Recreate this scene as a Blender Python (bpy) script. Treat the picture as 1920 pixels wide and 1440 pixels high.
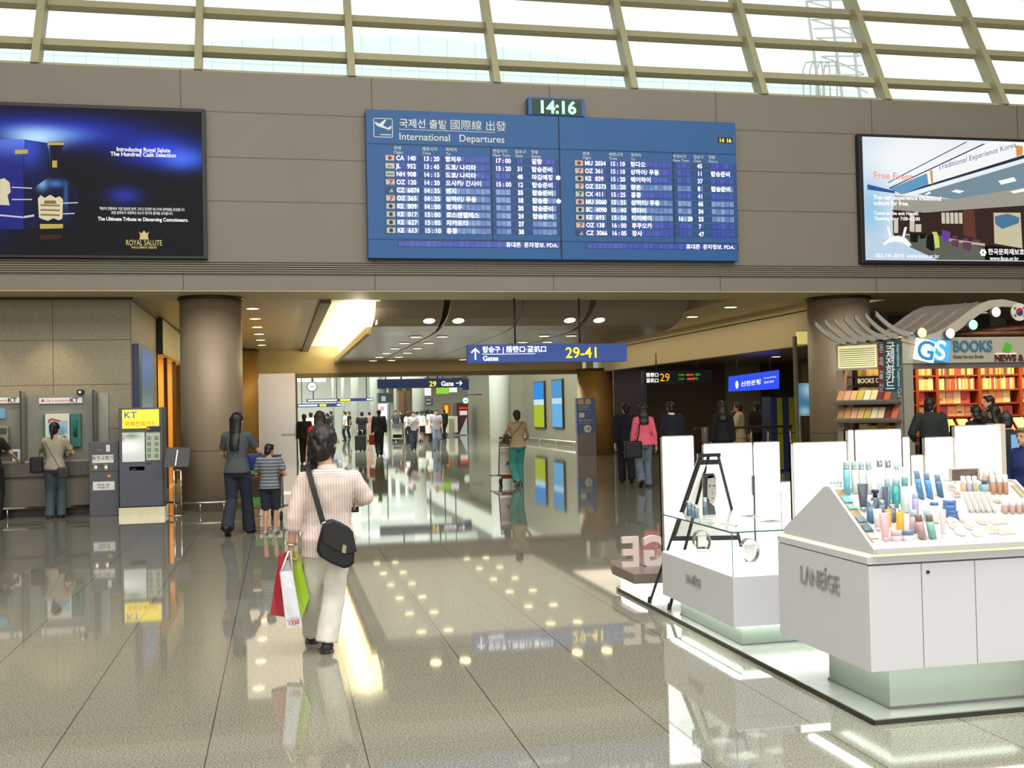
import bpy, bmesh, math, random
from mathutils import Vector, Matrix, noise
R = math.radians
random.seed(7)
for _o in list(bpy.data.objects):
    bpy.data.objects.remove(_o)
SC = bpy.context.scene
COL = SC.collection

# ---------------------------------------------------------------- camera
# World: X runs along the departures wall, Y down the corridor, Z up, floor at 0, eye at 1.65 m.
EYE = Vector((0, 0, 1.65))
F_PX, PITCH, YAW, ROLL = 2035.0, R(1.27), R(12.15), R(-1.23)
_fw = Vector((math.sin(YAW)*math.cos(PITCH), math.cos(YAW)*math.cos(PITCH), math.sin(PITCH)))
_rt = Vector((math.cos(YAW), -math.sin(YAW), 0)); _up = _rt.cross(_fw)
C_R = _rt*math.cos(ROLL) + _up*math.sin(ROLL)
C_U = -_rt*math.sin(ROLL) + _up*math.cos(ROLL)
cam_d = bpy.data.cameras.new('camera'); cam = bpy.data.objects.new('camera', cam_d); COL.objects.link(cam)
cam_d.sensor_width = 36; cam_d.lens = 36*F_PX/1920; cam_d.clip_end = 400; cam_d.clip_start = .05
cam.matrix_world = Matrix(((C_R.x, C_U.x, -_fw.x, EYE.x), (C_R.y, C_U.y, -_fw.y, EYE.y), (C_R.z, C_U.z, -_fw.z, EYE.z), (0, 0, 0, 1)))
SC.camera = cam
# measuring helpers: where the sight line through a pixel meets the floor (or height z), a plane Y = const or X = const
def _ray(x, y): return C_R*((x-960)/F_PX) - C_U*((y-720)/F_PX) + _fw
def G(x, y, z=0.0):
    d = _ray(x, y); return EYE + d*((z-EYE.z)/d.z)
def WY(x, y, Y):
    d = _ray(x, y); return EYE + d*(Y/d.y)
def WX(x, y, X):
    d = _ray(x, y); return EYE + d*(X/d.x)

# ---------------------------------------------------------------- world, exposure, lights
W = bpy.data.worlds.new('overcast'); SC.world = W; W.use_nodes = True
_bg = W.node_tree.nodes['Background']; _bg.inputs[0].default_value = (.96, .99, 1, 1); _bg.inputs[1].default_value = 1.5
SC.view_settings.view_transform = 'Standard'; SC.view_settings.look = 'None'
SC.view_settings.exposure = 0.0; SC.view_settings.gamma = 1.0; SC.view_settings.use_curve_mapping = False
SC.cycles.use_denoising = True
SC.cycles.max_bounces = 6; SC.cycles.diffuse_bounces = 3; SC.cycles.glossy_bounces = 4
SC.cycles.transmission_bounces = 4; SC.cycles.transparent_max_bounces = 8
SC.cycles.caustics_reflective = False; SC.cycles.caustics_refractive = False
SC.cycles.sample_clamp_indirect = 6

def area(name, loc, size, power, col=(1, 1, 1), rot=(0, 0, 0), size_y=None, spread=None):
    l = bpy.data.lights.new(name, 'AREA'); l.energy = power; l.color = col; l.size = size
    if size_y: l.shape = 'RECTANGLE'; l.size_y = size_y
    if spread: l.spread = spread
    o = bpy.data.objects.new(name, l); COL.objects.link(o); o.location = loc; o.rotation_euler = rot
    return o
def spot(name, loc, power, col, angle, target, blend=.6, r=.05):
    l = bpy.data.lights.new(name, 'SPOT'); l.energy = power; l.color = col; l.spot_size = angle; l.spot_blend = blend; l.shadow_soft_size = r
    o = bpy.data.objects.new(name, l); COL.objects.link(o); o.location = loc
    o.rotation_euler = (Vector(target)-Vector(loc)).to_track_quat('-Z', 'Y').to_euler()
    return o
WARM = (1, .80, .50); SOFT = (1, .90, .68); DAY = (.95, 1, .96)
area('hall_overhead_fill', (3, 2, 13.6), 30, 6200, (1, .985, .95), size_y=17)              # unseen area lamp added under the closed roof, standing in for skylights
area('hall_rear_fill', (3, -14, 7), 30, 2300, (.98, .99, 1), (R(90), 0, 0), 10)        # unseen area lamp added in front of the solid rear wall
area('corridor_fill', (5.2, 29.5, 3.26), 6, 105, (1, .88, .66), size_y=12)  # broad unseen fill below the panel, in place of its many downlights
area('left_bay_fill', (-.5, 27.5, 3.68), 2, 85, (1, .88, .66), size_y=13)  # broad unseen fill standing in for the bay's small lights
area('right_bay_fill', (9.8, 27.5, 3.66), 1.4, 95, (1, .88, .66), size_y=13)  # same kind of unseen fill for the right bay
area('right_wing_fill', (15, 28, 3.0), 7, 95, (1, .86, .6), size_y=9)  # large unseen fill added under the wing's low ceiling
area('cove_light', (1.62, 28.6, 3.42), .22, 240, (1, .92, .70), (R(180), 0, 0), 14.5)
area('gate_hall_light', (1, 82, 8.3), 26, 19000, DAY, size_y=80)
area('gate_hall_light_near', (3, 42.5, 7.2), 16, 2100, DAY, size_y=7)
spot('wall_washer', (-3.75, 19.0, 3.62), 75, (1, .87, .55), R(70), (-3.75, 19.75, .6), .8)
spot('wall_washer', (-5.0, 19.0, 3.62), 75, (1, .87, .55), R(70), (-5.0, 19.75, .6), .8)
area('glass_shop_light', (-3.6, 27.2, 3.2), 1.2, 260, (1, .72, .34), size_y=3)
area('bookshop_light', (13.2, 17.55, 2.6), 4.0, 170, (1, .70, .34), (R(-28), 0, 0), .4)
area('bookshop_corner_light', (10.45, 17.4, 2.5), .5, 16, (1, .72, .36), size_y=.3)
# ---------------------------------------------------------------- materials
def lin(c):
    c = [x/255.0 for x in c]
    return tuple((x/12.92 if x <= .04045 else ((x+.055)/1.055)**2.4) for x in c) + (1,)
_mats = {}
def mat(name, col, rough=.5, metal=0.0, emit=None, es=0.0, var=.06, scale=12.0, coat=0.0, trans=0.0, ior=1.45, aniso=None, alpha=None, spec=None):
    """a procedural surface: base colour gently mottled by a noise texture"""
    if name in _mats: return _mats[name]
    m = bpy.data.materials.new(name); m.use_nodes = True; nt = m.node_tree; n = nt.nodes; b = n['Principled BSDF']
    c = lin(col)
    if var > 0:
        tc = n.new('ShaderNodeTexCoord'); mp = n.new('ShaderNodeMapping'); nz = n.new('ShaderNodeTexNoise')
        nz.inputs['Scale'].default_value = scale; nz.inputs['Detail'].default_value = 3
        if aniso: mp.inputs['Scale'].default_value = aniso
        mx = n.new('ShaderNodeMix'); mx.data_type = 'RGBA'
        mx.inputs[6].default_value = tuple(x*(1-var) for x in c[:3]) + (1,)
        mx.inputs[7].default_value = tuple(min(1, x*(1+var)) for x in c[:3]) + (1,)
        nt.links.new(tc.outputs['Object'], mp.inputs[0]); nt.links.new(mp.outputs[0], nz.inputs['Vector'])
        nt.links.new(nz.outputs[0], mx.inputs[0]); nt.links.new(mx.outputs[2], b.inputs['Base Color'])
    else:
        b.inputs['Base Color'].default_value = c
    b.inputs['Roughness'].default_value = rough; b.inputs['Metallic'].default_value = metal
    b.inputs['Coat Weight'].default_value = coat; b.inputs['Transmission Weight'].default_value = trans; b.inputs['IOR'].default_value = ior
    if spec is not None: b.inputs['Specular IOR Level'].default_value = spec
    if alpha is not None: b.inputs['Alpha'].default_value = alpha
    if emit:
        b.inputs['Emission Color'].default_value = lin(emit); b.inputs['Emission Strength'].default_value = es
    _mats[name] = m
    return m
def nodes_of(name, rough=.5, metal=0.0):
    m = bpy.data.materials.new(name); m.use_nodes = True; _mats[name] = m
    nt = m.node_tree; b = nt.nodes['Principled BSDF']; b.inputs['Roughness'].default_value = rough; b.inputs['Metallic'].default_value = metal
    return m, nt, b
def N(nt, kind, *ins, op=None):
    nd = nt.nodes.new(kind)
    if op: nd.operation = op
    for i, v in enumerate(ins):
        if v is None: continue
        if hasattr(v, 'is_linked'): nt.links.new(v, nd.inputs[i])
        else: nd.inputs[i].default_value = v
    return nd
def Mth(nt, op, a, b=None, c=None): return N(nt, 'ShaderNodeMath', a, b, c, op=op).outputs[0]
def Mix(nt, f, a, b):
    nd = nt.nodes.new('ShaderNodeMix'); nd.data_type = 'RGBA'
    for i, v in ((0, f), (6, a), (7, b)):
        if hasattr(v, 'is_linked'): nt.links.new(v, nd.inputs[i])
        else: nd.inputs[i].default_value = v
    return nd.outputs[2]
def seam(nt, coord, period, phase, half):
    """1 on a joint line, else 0"""
    f = Mth(nt, 'FRACT', Mth(nt, 'DIVIDE', Mth(nt, 'SUBTRACT', coord, phase), period))
    d = Mth(nt, 'MINIMUM', f, Mth(nt, 'SUBTRACT', 1.0, f))
    return Mth(nt, 'LESS_THAN', d, half/period)

# ---------------------------------------------------------------- mesh builder
def frame_from(t, hint=Vector((0, 0, 1))):
    t = t.normalized()
    if abs(t.dot(hint)) > .95: hint = Vector((0, 1, 0))
    a = hint.cross(t).normalized(); b = t.cross(a)
    return a, b
class MB:
    def __init__(s): s.v = []; s.f = []; s.mi = []; s.sm = []; s.cur = 0
    def add(s, vs, fs, smooth=False):
        o = len(s.v); s.v += [Vector(v) for v in vs]
        for f in fs: s.f.append([i+o for i in f]); s.mi.append(s.cur); s.sm.append(smooth)
        return s
    def m(s, i): s.cur = i; return s
    def box(s, x0, x1, y0, y1, z0, z1):
        return s.hexa([(x0, y0, z0), (x1, y0, z0), (x1, y1, z0), (x0, y1, z0)], [(x0, y0, z1), (x1, y0, z1), (x1, y1, z1), (x0, y1, z1)])
    def hexa(s, lo, hi):
        n = len(lo)
        return s.add(list(lo)+list(hi), [list(range(n))[::-1], list(range(n, 2*n))] + [[i, (i+1) % n, n+(i+1) % n, n+i] for i in range(n)])
    def obox(s, c, ax, ay, az):
        """box about centre c with half-axis vectors"""
        c, ax, ay, az = map(Vector, (c, ax, ay, az))
        return s.hexa([c-ax-ay-az, c+ax-ay-az, c+ax+ay-az, c-ax+ay-az], [c-ax-ay+az, c+ax-ay+az, c+ax+ay+az, c-ax+ay+az])
    def bar(s, a, b, w, h, hint=Vector((0, 0, 1))):
        a, b = Vector(a), Vector(b); x, y = frame_from(b-a, hint)
        return s.obox((a+b)/2, x*w/2, y*h/2, (b-a)/2)
    def prism(s, poly, o, ux, uy, ext):
        """flat outline poly (2D) placed at o along ux, uy and extruded by the vector ext"""
        o, ux, uy, ext = map(Vector, (o, ux, uy, ext)); lo = [o+ux*p[0]+uy*p[1] for p in poly]
        if ext.length == 0: return s.add(lo, [list(range(len(lo)))])
        return s.hexa(lo, [p+ext for p in lo])
    def rings(s, rings, caps=True, smooth=True, closed=True):
        n = len(rings[0]); vs = [p for r in rings for p in r]; fs = []
        for k in range(len(rings)-1):
            for i in range(n if closed else n-1):
                j = (i+1) % n; fs.append([k*n+i, k*n+j, (k+1)*n+j, (k+1)*n+i])
        s.add(vs, fs, smooth)
        if caps:
            o = len(s.v)-len(vs)
            for r in (list(range(n))[::-1], list(range((len(rings)-1)*n, len(rings)*n))):
                s.f.append([i+o for i in r]); s.mi.append(s.cur); s.sm.append(False)
        return s
    def tube(s, pts, rad, n=8, caps=True, flat=1.0, hint=Vector((0, 0, 1))):
        pts = [Vector(p) for p in pts]; rad = rad if isinstance(rad, (list, tuple)) else [rad]*len(pts); rs = []; px = None
        for i, p in enumerate(pts):
            t = (pts[min(i+1, len(pts)-1)]-pts[max(i-1, 0)])
            if px is None: x, y = frame_from(t, hint)
            else:
                tn = t.normalized(); x = (px - tn*px.dot(tn)); x = x.normalized() if x.length > 1e-6 else frame_from(t)[0]; y = tn.cross(x)
            px = x
            rs.append([p + x*math.cos(2*math.pi*k/n)*rad[i] + y*math.sin(2*math.pi*k/n)*rad[i]*flat for k in range(n)])
        return s.rings(rs, caps)
    def lathe(s, prof, c=(0, 0, 0), n=16, axis=(0, 0, 1), caps=True, sx=1.0, sy=1.0):
        c, a = Vector(c), Vector(axis).normalized(); x, y = (Vector((1, 0, 0)), Vector((0, 1, 0))) if abs(a.z) > .999 else frame_from(a)
        return s.rings([[c + a*h + x*r*sx*math.cos(2*math.pi*k/n) + y*r*sy*math.sin(2*math.pi*k/n) for k in range(n)] for r, h in prof], caps)
    def ell(s, c, rx, ry, rz, n=12, m=8, M=None):
        c = Vector(c); rs = []
        for j in range(m+1):
            t = -math.pi/2 + math.pi*j/m; r = max(math.cos(t), .02)
            ring = [Vector((rx*r*math.cos(2*math.pi*k/n), ry*r*math.sin(2*math.pi*k/n), rz*math.sin(t))) for k in range(n)]
            rs.append([c+(M @ p if M else p) for p in ring])
        return s.rings(rs, True)
    def text(s, body, o, ux, uy, size, align='CENTER', ext=0.0, bold=0.0, sx=1.0, back=None):
        """letters standing on the line o, running along ux with their tops towards uy; ext > 0 makes them solid"""
        vs, fs = text_geo(body, align, bold); o, ux, uy = Vector(o), Vector(ux), Vector(uy); n = ux.cross(uy).normalized()
        pts = [o + ux*(p[0]*size*sx) + uy*(p[1]*size) + n*(.5*ext if ext else 0) for p in vs]
        if not ext: return s.add(pts, fs)
        k = len(pts); e = {}
        for f in fs:
            for i in range(len(f)): e[(f[i], f[(i+1) % len(f)])] = 1
        rim = [(a, b) for a, b in e if (b, a) not in e]
        return s.add(pts+[p-n*ext for p in pts], fs+[[i+k for i in f[::-1]] for f in fs]+[[b, a, a+k, b+k] for a, b in rim])
    def build(s, name, mats, parent=None, label=None, cat=None, group=None, kind=None, bevel=0.0, seg=2, sub=0, org=None, remesh=0, smooth_it=0, wrinkle=0.0, autosmooth=False):
        me = bpy.data.meshes.new(name); org = Vector(org) if org else Vector((0, 0, 0))
        me.from_pydata([v-org for v in s.v], [], s.f)
        for m_ in (mats if isinstance(mats, (list, tuple)) else [mats]): me.materials.append(m_)
        for p, i, q in zip(me.polygons, s.mi, s.sm): p.material_index = i; p.use_smooth = q
        me.update()
        if bevel or sub:
            bm = bmesh.new(); bm.from_mesh(me)
            if bevel:
                bmesh.ops.remove_doubles(bm, verts=bm.verts, dist=1e-5)
                ed = [e for e in bm.edges if len(e.link_faces) == 2 and e.calc_face_angle(0) > .5]
                bmesh.ops.bevel(bm, geom=ed, offset=bevel, segments=seg, profile=.6, affect='EDGES', clamp_overlap=True)
            if sub:
                bmesh.ops.remove_doubles(bm, verts=bm.verts, dist=1e-5)
                bmesh.ops.subdivide_edges(bm, edges=bm.edges[:], cuts=sub, use_grid_fill=True, smooth=1.0)
            bm.to_mesh(me); bm.free()
        if remesh:
            me2 = remeshed(me, remesh, smooth_it, wrinkle); bpy.data.meshes.remove(me); me = me2; me.name = name
            me.materials.clear()
            for m_ in (mats if isinstance(mats, (list, tuple)) else [mats]): me.materials.append(m_)
        o = bpy.data.objects.new(name, me); COL.objects.link(o); o.location = org
        if parent:
            o.parent = parent; o.matrix_parent_inverse = Matrix.Translation(-WLOC(parent))
        tag(o, label, cat, group, kind)
        return o
def WLOC(o):
    v = Vector((0, 0, 0))
    while o is not None:                       # every parent here is unrotated while it is being built
        v = v + o.location + (o.matrix_parent_inverse.translation if o.parent else Vector((0, 0, 0))); o = o.parent
    return v
def tag(o, label=None, cat=None, group=None, kind=None):
    for k, v in (('label', label), ('category', cat), ('group', group), ('kind', kind)):
        if v: o[k] = v
    return o
def subthing(name, parent, loc):
    """an Empty part that groups the pieces of one part of a thing"""
    o = bpy.data.objects.new(name, None); COL.objects.link(o); o.location = loc; o.empty_display_size = .1
    o.parent = parent; o.matrix_parent_inverse = Matrix.Translation(-WLOC(parent)); return o
def thing(name, label, cat, loc=(0, 0, 0), group=None):
    o = bpy.data.objects.new(name, None); COL.objects.link(o); o.location = loc; o.empty_display_size = .1
    return tag(o, label, cat, group)
def dup(root, loc, rz=0.0, label=None, scale=None):
    """a copy of a thing with copies of its parts and sub-parts"""
    r = root.copy(); COL.objects.link(r); r.location = loc; r.rotation_euler = (0, 0, rz)
    if scale: r.scale = scale
    if label: r['label'] = label
    def kids(a, b):
        for ch in list(a.children):
            c = ch.copy(); COL.objects.link(c); c.parent = b; kids(ch, c)
    kids(root, r)
    return r
_tc = {}
_dg = bpy.context.evaluated_depsgraph_get
def text_geo(body, align='CENTER', bold=0.0):
    k = (body, align, bold)
    if k in _tc: return _tc[k]
    cu = bpy.data.curves.new('lettering', 'FONT'); cu.body = body; cu.align_x = align; cu.size = 1.0; cu.offset = bold; cu.resolution_u = 4 if body.isascii() else 2
    ob = bpy.data.objects.new('lettering', cu); COL.objects.link(ob); bpy.context.view_layer.update()
    ev = ob.evaluated_get(_dg()); me = ev.to_mesh()
    vs = [tuple(v.co[:2]) for v in me.vertices]; fs = [list(p.vertices) for p in me.polygons]
    ev.to_mesh_clear(); bpy.data.objects.remove(ob); bpy.data.curves.remove(cu)
    _tc[k] = (vs, fs); return _tc[k]
def remeshed(me, vox, it=0, wrinkle=0.0):
    ob = bpy.data.objects.new('remesh', me); COL.objects.link(ob)
    md = ob.modifiers.new('r', 'REMESH'); md.mode = 'VOXEL'; md.voxel_size = vox; md.use_smooth_shade = True
    if it:
        sm = ob.modifiers.new('s', 'SMOOTH'); sm.iterations = it; sm.factor = .5
    bpy.context.view_layer.update()
    out = bpy.data.meshes.new_from_object(ob.evaluated_get(_dg())); bpy.data.objects.remove(ob)
    if wrinkle:
        nn = [v.normal.copy() for v in out.vertices]
        for v, n_ in zip(out.vertices, nn):
            p = v.co; q = noise.noise(Vector((p.x*9, p.y*9, p.z*5+p.x*6))) + .6*noise.noise(Vector((p.x*22, p.y*22, p.z*13)))
            v.co = p + n_*(wrinkle*q)
    for p in out.polygons: p.use_smooth = True
    return out
def flat(name, mats, build_fn, **kw):
    b = MB(); build_fn(b); return b.build(name, mats, **kw)
X, Y_, Z = Vector((1, 0, 0)), Vector((0, 1, 0)), Vector((0, 0, 1))
ORD = ['first', 'second', 'third', 'fourth', 'fifth', 'sixth', 'seventh', 'eighth', 'ninth', 'tenth', 'eleventh', 'twelfth', 'thirteenth', 'fourteenth', 'fifteenth', 'sixteenth', 'seventeenth', 'eighteenth', 'nineteenth', 'twentieth', 'twenty-first', 'twenty-second', 'twenty-third', 'twenty-fourth', 'twenty-fifth', 'twenty-sixth', 'twenty-seventh', 'twenty-eighth', 'twenty-ninth', 'thirtieth']
# ---------------------------------------------------------------- shared materials
WHITE = mat('white_print', (238, 238, 232), .6, var=.02)
BLACK = mat('black_plastic', (18, 18, 20), .4, var=.1)
STEEL = mat('brushed_steel', (196, 188, 178), .24, .9, var=.10, scale=3, aniso=(1, 1, 40))
CHROME = mat('chrome', (205, 205, 200), .12, 1.0, var=.02)
BEIGE = mat('cream_paint', (196, 180, 138), .6, var=.03, scale=2)
SOFFIT = mat('warm_grey_soffit', (214, 200, 162), .5, var=.03, scale=2)
DGLASS = mat('smoked_glass', (40, 44, 40), .06, var=.02)
# granite floor with cut joints
FLOOR, nt, b = nodes_of('polished_granite', .07)
tc = N(nt, 'ShaderNodeTexCoord'); sp = N(nt, 'ShaderNodeSeparateXYZ', tc.outputs['Object'])
s1 = N(nt, 'ShaderNodeTexNoise', tc.outputs['Object']); s1.inputs['Scale'].default_value = 95; s1.inputs['Detail'].default_value = 4
s2 = N(nt, 'ShaderNodeTexNoise', tc.outputs['Object']); s2.inputs['Scale'].default_value = 1.1
tile = N(nt, 'ShaderNodeTexWhiteNoise', N(nt, 'ShaderNodeCombineXYZ', Mth(nt, 'FLOOR', Mth(nt, 'DIVIDE', Mth(nt, 'SUBTRACT', sp.outputs[0], .385), .7535)), Mth(nt, 'FLOOR', Mth(nt, 'DIVIDE', Mth(nt, 'SUBTRACT', sp.outputs[1], 6.08), .7105)), 0.0).outputs[0])
rmp = N(nt, 'ShaderNodeValToRGB', s1.outputs[0]); rmp.color_ramp.elements[0].position = .36; rmp.color_ramp.elements[1].position = .66
rmp.color_ramp.elements[0].color = lin((100, 99, 87)); rmp.color_ramp.elements[1].color = lin((160, 157, 141))
c1 = Mix(nt, Mth(nt, 'MULTIPLY', tile.outputs[0], .12), rmp.outputs[0], lin((124, 119, 102)))
jy = seam(nt, sp.outputs[0], .7535, .385, .0035); jx = seam(nt, sp.outputs[1], .7105, 6.08, .0022)
c2 = Mix(nt, Mth(nt, 'MULTIPLY', jx, .45), c1, lin((70, 64, 52))); c3 = Mix(nt, Mth(nt, 'MULTIPLY', jy, .85), c2, lin((52, 48, 40)))
nt.links.new(c3, b.inputs['Base Color'])
nt.links.new(Mth(nt, 'ADD', Mth(nt, 'MULTIPLY', s2.outputs[0], .03), .022), b.inputs['Roughness'])
b.inputs['IOR'].default_value = 1.6
# aluminium wall panels with shadow joints
PANEL, nt, b = nodes_of('grey_wall_panels', .5)
tc = N(nt, 'ShaderNodeTexCoord'); sp = N(nt, 'ShaderNodeSeparateXYZ', tc.outputs['Object'])
nz = N(nt, 'ShaderNodeTexNoise', tc.outputs['Object']); nz.inputs['Scale'].default_value = .8
base = Mix(nt, nz.outputs[0], lin((120, 113, 100)), lin((130, 122, 108)))
jv = seam(nt, sp.outputs[0], 3.17, 1.655, .011)
jh = None
for h in (6.722, 5.957, 5.22):
    q = Mth(nt, 'LESS_THAN', Mth(nt, 'ABSOLUTE', Mth(nt, 'SUBTRACT', sp.outputs[2], h)), .009)
    jh = q if jh is None else Mth(nt, 'MAXIMUM', jh, q)
j = Mth(nt, 'MAXIMUM', jv, jh)
nt.links.new(Mix(nt, Mth(nt, 'MULTIPLY', j, .7), base, lin((60, 55, 46))), b.inputs['Base Color'])
# stone cladding of the telephone wall
STONE, nt, b = nodes_of('stone_cladding', .45)
tc = N(nt, 'ShaderNodeTexCoord'); sp = N(nt, 'ShaderNodeSeparateXYZ', tc.outputs['Object'])
nz = N(nt, 'ShaderNodeTexNoise', tc.outputs['Object']); nz.inputs['Scale'].default_value = 45; nz.inputs['Detail'].default_value = 5
base = Mix(nt, nz.outputs[0], lin((112, 103, 82)), lin((168, 156, 128)))
j = Mth(nt, 'MAXIMUM', seam(nt, sp.outputs[0], 1.26, -3.745, .007), Mth(nt, 'MAXIMUM', seam(nt, sp.outputs[2], .765, 2.207, .007), 0.0))
nt.links.new(Mix(nt, Mth(nt, 'MULTIPLY', j, .7), base, lin((50, 45, 36))), b.inputs['Base Color'])
COLUMN = mat('bronze_column_cladding', (166, 148, 124), .5, .3, var=.09, scale=2.2, aniso=(14, 14, .25))
CEILMAT = mat('ceiling_strip_panels', (214, 202, 164), .4, var=.05, scale=1.2, aniso=(.3, 12, 1))
BOAT = mat('dark_ceiling_panel', (166, 154, 136), .26, .15, var=.04, scale=2)
GLASS, nt, b = nodes_of('window_glass', .02)
tr = N(nt, 'ShaderNodeBsdfTransparent', (.93, .98, .97, 1)); gl = N(nt, 'ShaderNodeBsdfGlossy', (1, 1, 1, 1), .02); lw_ = nt.nodes.new('ShaderNodeLayerWeight'); lw_.inputs[0].default_value = .5; fr = Mth(nt, 'ADD', Mth(nt, 'MULTIPLY', Mth(nt, 'POWER', lw_.outputs['Facing'], 4.0), .7), .04)
ms = N(nt, 'ShaderNodeMixShader', fr, tr.outputs[0], gl.outputs[0]); nt.links.new(ms.outputs[0], nt.nodes['Material Output'].inputs[0])
CLEAR, nt, b = nodes_of('showcase_glass', .02)
tr = N(nt, 'ShaderNodeBsdfTransparent', (.95, 1, .985, 1)); gl = N(nt, 'ShaderNodeBsdfGlossy', (1, 1, 1, 1), .02); lw_ = nt.nodes.new('ShaderNodeLayerWeight'); lw_.inputs[0].default_value = .5; fr = Mth(nt, 'ADD', Mth(nt, 'MULTIPLY', Mth(nt, 'POWER', lw_.outputs['Facing'], 4.0), .5), .03)
ms = N(nt, 'ShaderNodeMixShader', fr, tr.outputs[0], gl.outputs[0]); nt.links.new(ms.outputs[0], nt.nodes['Material Output'].inputs[0])

def struct(name, bm, m, label=None, **kw): return bm.build(name, m, kind='structure', label=label, **kw)
# ---------------------------------------------------------------- floor and hall shell
struct('floor', MB().box(-26, 44, -16, 130, -.2, 0), FLOOR, 'polished grey granite floor with long cut joints')
HALLW = mat('hall_wall_paint', (190, 182, 164), .7, var=.03)
struct('ceiling_hall', MB().box(-26, 44, -16, 22.6, 14, 14.2), HALLW)
struct('wall_back', MB().box(-26, 44, -16.2, -16, 0, 14), HALLW)
struct('wall_left', MB().box(-26.2, -26, -16, 36, 0, 14), HALLW)
struct('wall_right', MB().box(44, 44.2, -16, 36, 0, 14), HALLW)
# the deep panelled fascia over the corridor mouth
struct('wall_front', MB().box(-26, 44, 18.7, 20.1, 3.985, 7.4).box(-26, 44, 18.7, 20.1, 3.722, 3.985), PANEL, 'grey panelled fascia above the corridor carrying the boards')
struct('ceiling_soffit', MB().box(-26, 44, 18.71, 20.1, 3.705, 3.722), SOFFIT, 'warm grey soffit under the fascia')
tr = MB()
for k in range(6): tr.box(-26, 44, 18.655, 18.705, 4.0+k*.038, 4.022+k*.038)
struct('trim_1', tr, mat('louvre_grey', (128, 120, 105), .5, var=.03), 'grey louvre strip along the foot of the fascia')
# glazing: sloping mullions and transoms in front of the white sky
FRAMEM = mat('olive_window_frame', (178, 174, 140), .5, var=.04)
win = thing('window_1', 'sloping clerestory glazing with cream frames above the fascia', None, (4, 19, 7.4)); win['kind'] = 'structure'
SL = Vector((0, .5, 1)); gp = lambda x, z: Vector((x, 19.0+.5*(z-7.45), z))
x0 = 1.33-2.565*11
for k in range(28):
    x = x0+2.565*k; nrm = Vector((0, -1, .5)).normalized()
    MB().obox((gp(x, 7.35)+gp(x, 14))/2 + nrm*.08, X*.062, nrm*.14, (gp(x, 14)-gp(x, 7.35))/2).build('mullion', FRAMEM, win)
for k in range(8):
    z = 7.9+.82*k
    MB().obox(gp(9, z), X*35, Vector((0, -1, .5)).normalized()*.07, SL.normalized()*.075).build('transom', FRAMEM, win)
MB().obox(gp(9, 7.42), X*35, Vector((0, -1, .5)).normalized()*.09, SL.normalized()*.05).build('sill', FRAMEM, win)
MB().add([gp(-26, 7.4)+Y_*.03, gp(44, 7.4)+Y_*.03, gp(44, 14)+Y_*.03, gp(-26, 14)+Y_*.03], [[0, 1, 2, 3]]).build('glazing', GLASS, win)
# ceilings of the corridor
struct('ceiling_left', MB().box(-26, .77, 20.1, 36.2, 3.722, 3.95), CEILMAT, 'strip panelled ceiling over the left of the corridor')
struct('trim_2', MB().box(.77, .97, 20.1, 36.2, 3.64, 3.82), mat('brown_ceiling_trim', (112, 92, 62), .5), 'brown edge trim of the lit ceiling cove')
struct('ceiling_cove', MB().box(.9, 1.97, 20.1, 36.2, 3.80, 3.9), mat('cove_white', (232, 222, 190), .6, var=.02))
struct('ceiling_upper', MB().box(1.97, 9.4, 20.1, 36.6, 4.2, 4.3), BOAT)
struct('ceiling_right', MB().box(8.86, 10.85, 20.1, 36.2, 3.722, 4.15), SOFFIT)
struct('ceiling_kiosk', MB().box(12.2, 44, 20.1, 23.1, 3.705, 3.9), SOFFIT)
struct('ceiling_wing', MB().box(11.1, 12.2, 20.75, 23.1, 3.04, 3.2).box(11.1, 44, 23.1, 37, 3.04, 3.2), mat('wing_ceiling', (128, 112, 84), .4, var=.03))
PROF = [(36.2, 3.3), (30, 3.3), (24, 3.3), (23, 3.32), (22.3, 3.38), (21.8, 3.5), (21.45, 3.68), (21.25, 3.9), (21.18, 4.14)]
def boat(name, xs, label):
    bm = MB()
    for x0, x1, g0, g1 in xs:
        rs = []
        for y, z in PROF:
            w = min(1, max(0, (23.2-y)/1.6)); a, b_ = x0+g0*w, x1-g1*w
            rs.append([Vector((a, y, z)), Vector((b_, y, z)), Vector((b_, y+.02, z+.05)), Vector((a, y+.02, z+.05))])
        bm.rings(rs, True, False)
    return struct(name, bm, BOAT, label)
boat('ceiling_panel', [(1.9, 3.30, 0, .05), (3.34, 4.86, .05, .0), (4.885, 6.32, .0, .05), (6.36, 8.55, .05, .15)], 'dark metal ceiling panel with an upturned front edge and slots')
struct('ceiling_slot', MB().box(1.96, 8.4, 23.0, 36.2, 3.42, 3.44), BLACK)
struct('trim_3', MB().box(1.80, 1.90, 22.6, 36.2, 3.25, 3.40), BEIGE)
struct('cove_glow_wall', MB().box(1.95, 1.97, 21.9, 36.2, 3.40, 3.79), mat('cove_wall_glow', (250, 240, 205), .5, emit=(255, 240, 190), es=1.35, var=0), 'long cove side wall beside the dark panel, indirect light painted as glow')  # cove side wall; the indirect light on it is painted as emission
struct('beam_back', MB().box(-.66, 10.3, 36.2, 36.7, 2.93, 4.3), BEIGE, 'cream cross beam over the opening to the gate hall')
struct('trim_4', MB().box(-.66, 10.3, 36.15, 36.75, 2.79, 2.93), mat('brown_beam_trim', (120, 104, 78), .5))
bm = MB().box(10.85, 11.12, 20.75, 36.2, 2.84, 3.55).box(10.78, 11.12, 20.75, 36.2, 3.57, 3.74)
struct('beam_right', bm, BEIGE, 'long cream beam over the edge of the right wing')
struct('beam_end', MB().box(10.86, 11.13, 20.45, 20.75, 2.8, 3.72), mat('grey_brown_cap', (110, 98, 80), .5))
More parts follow.
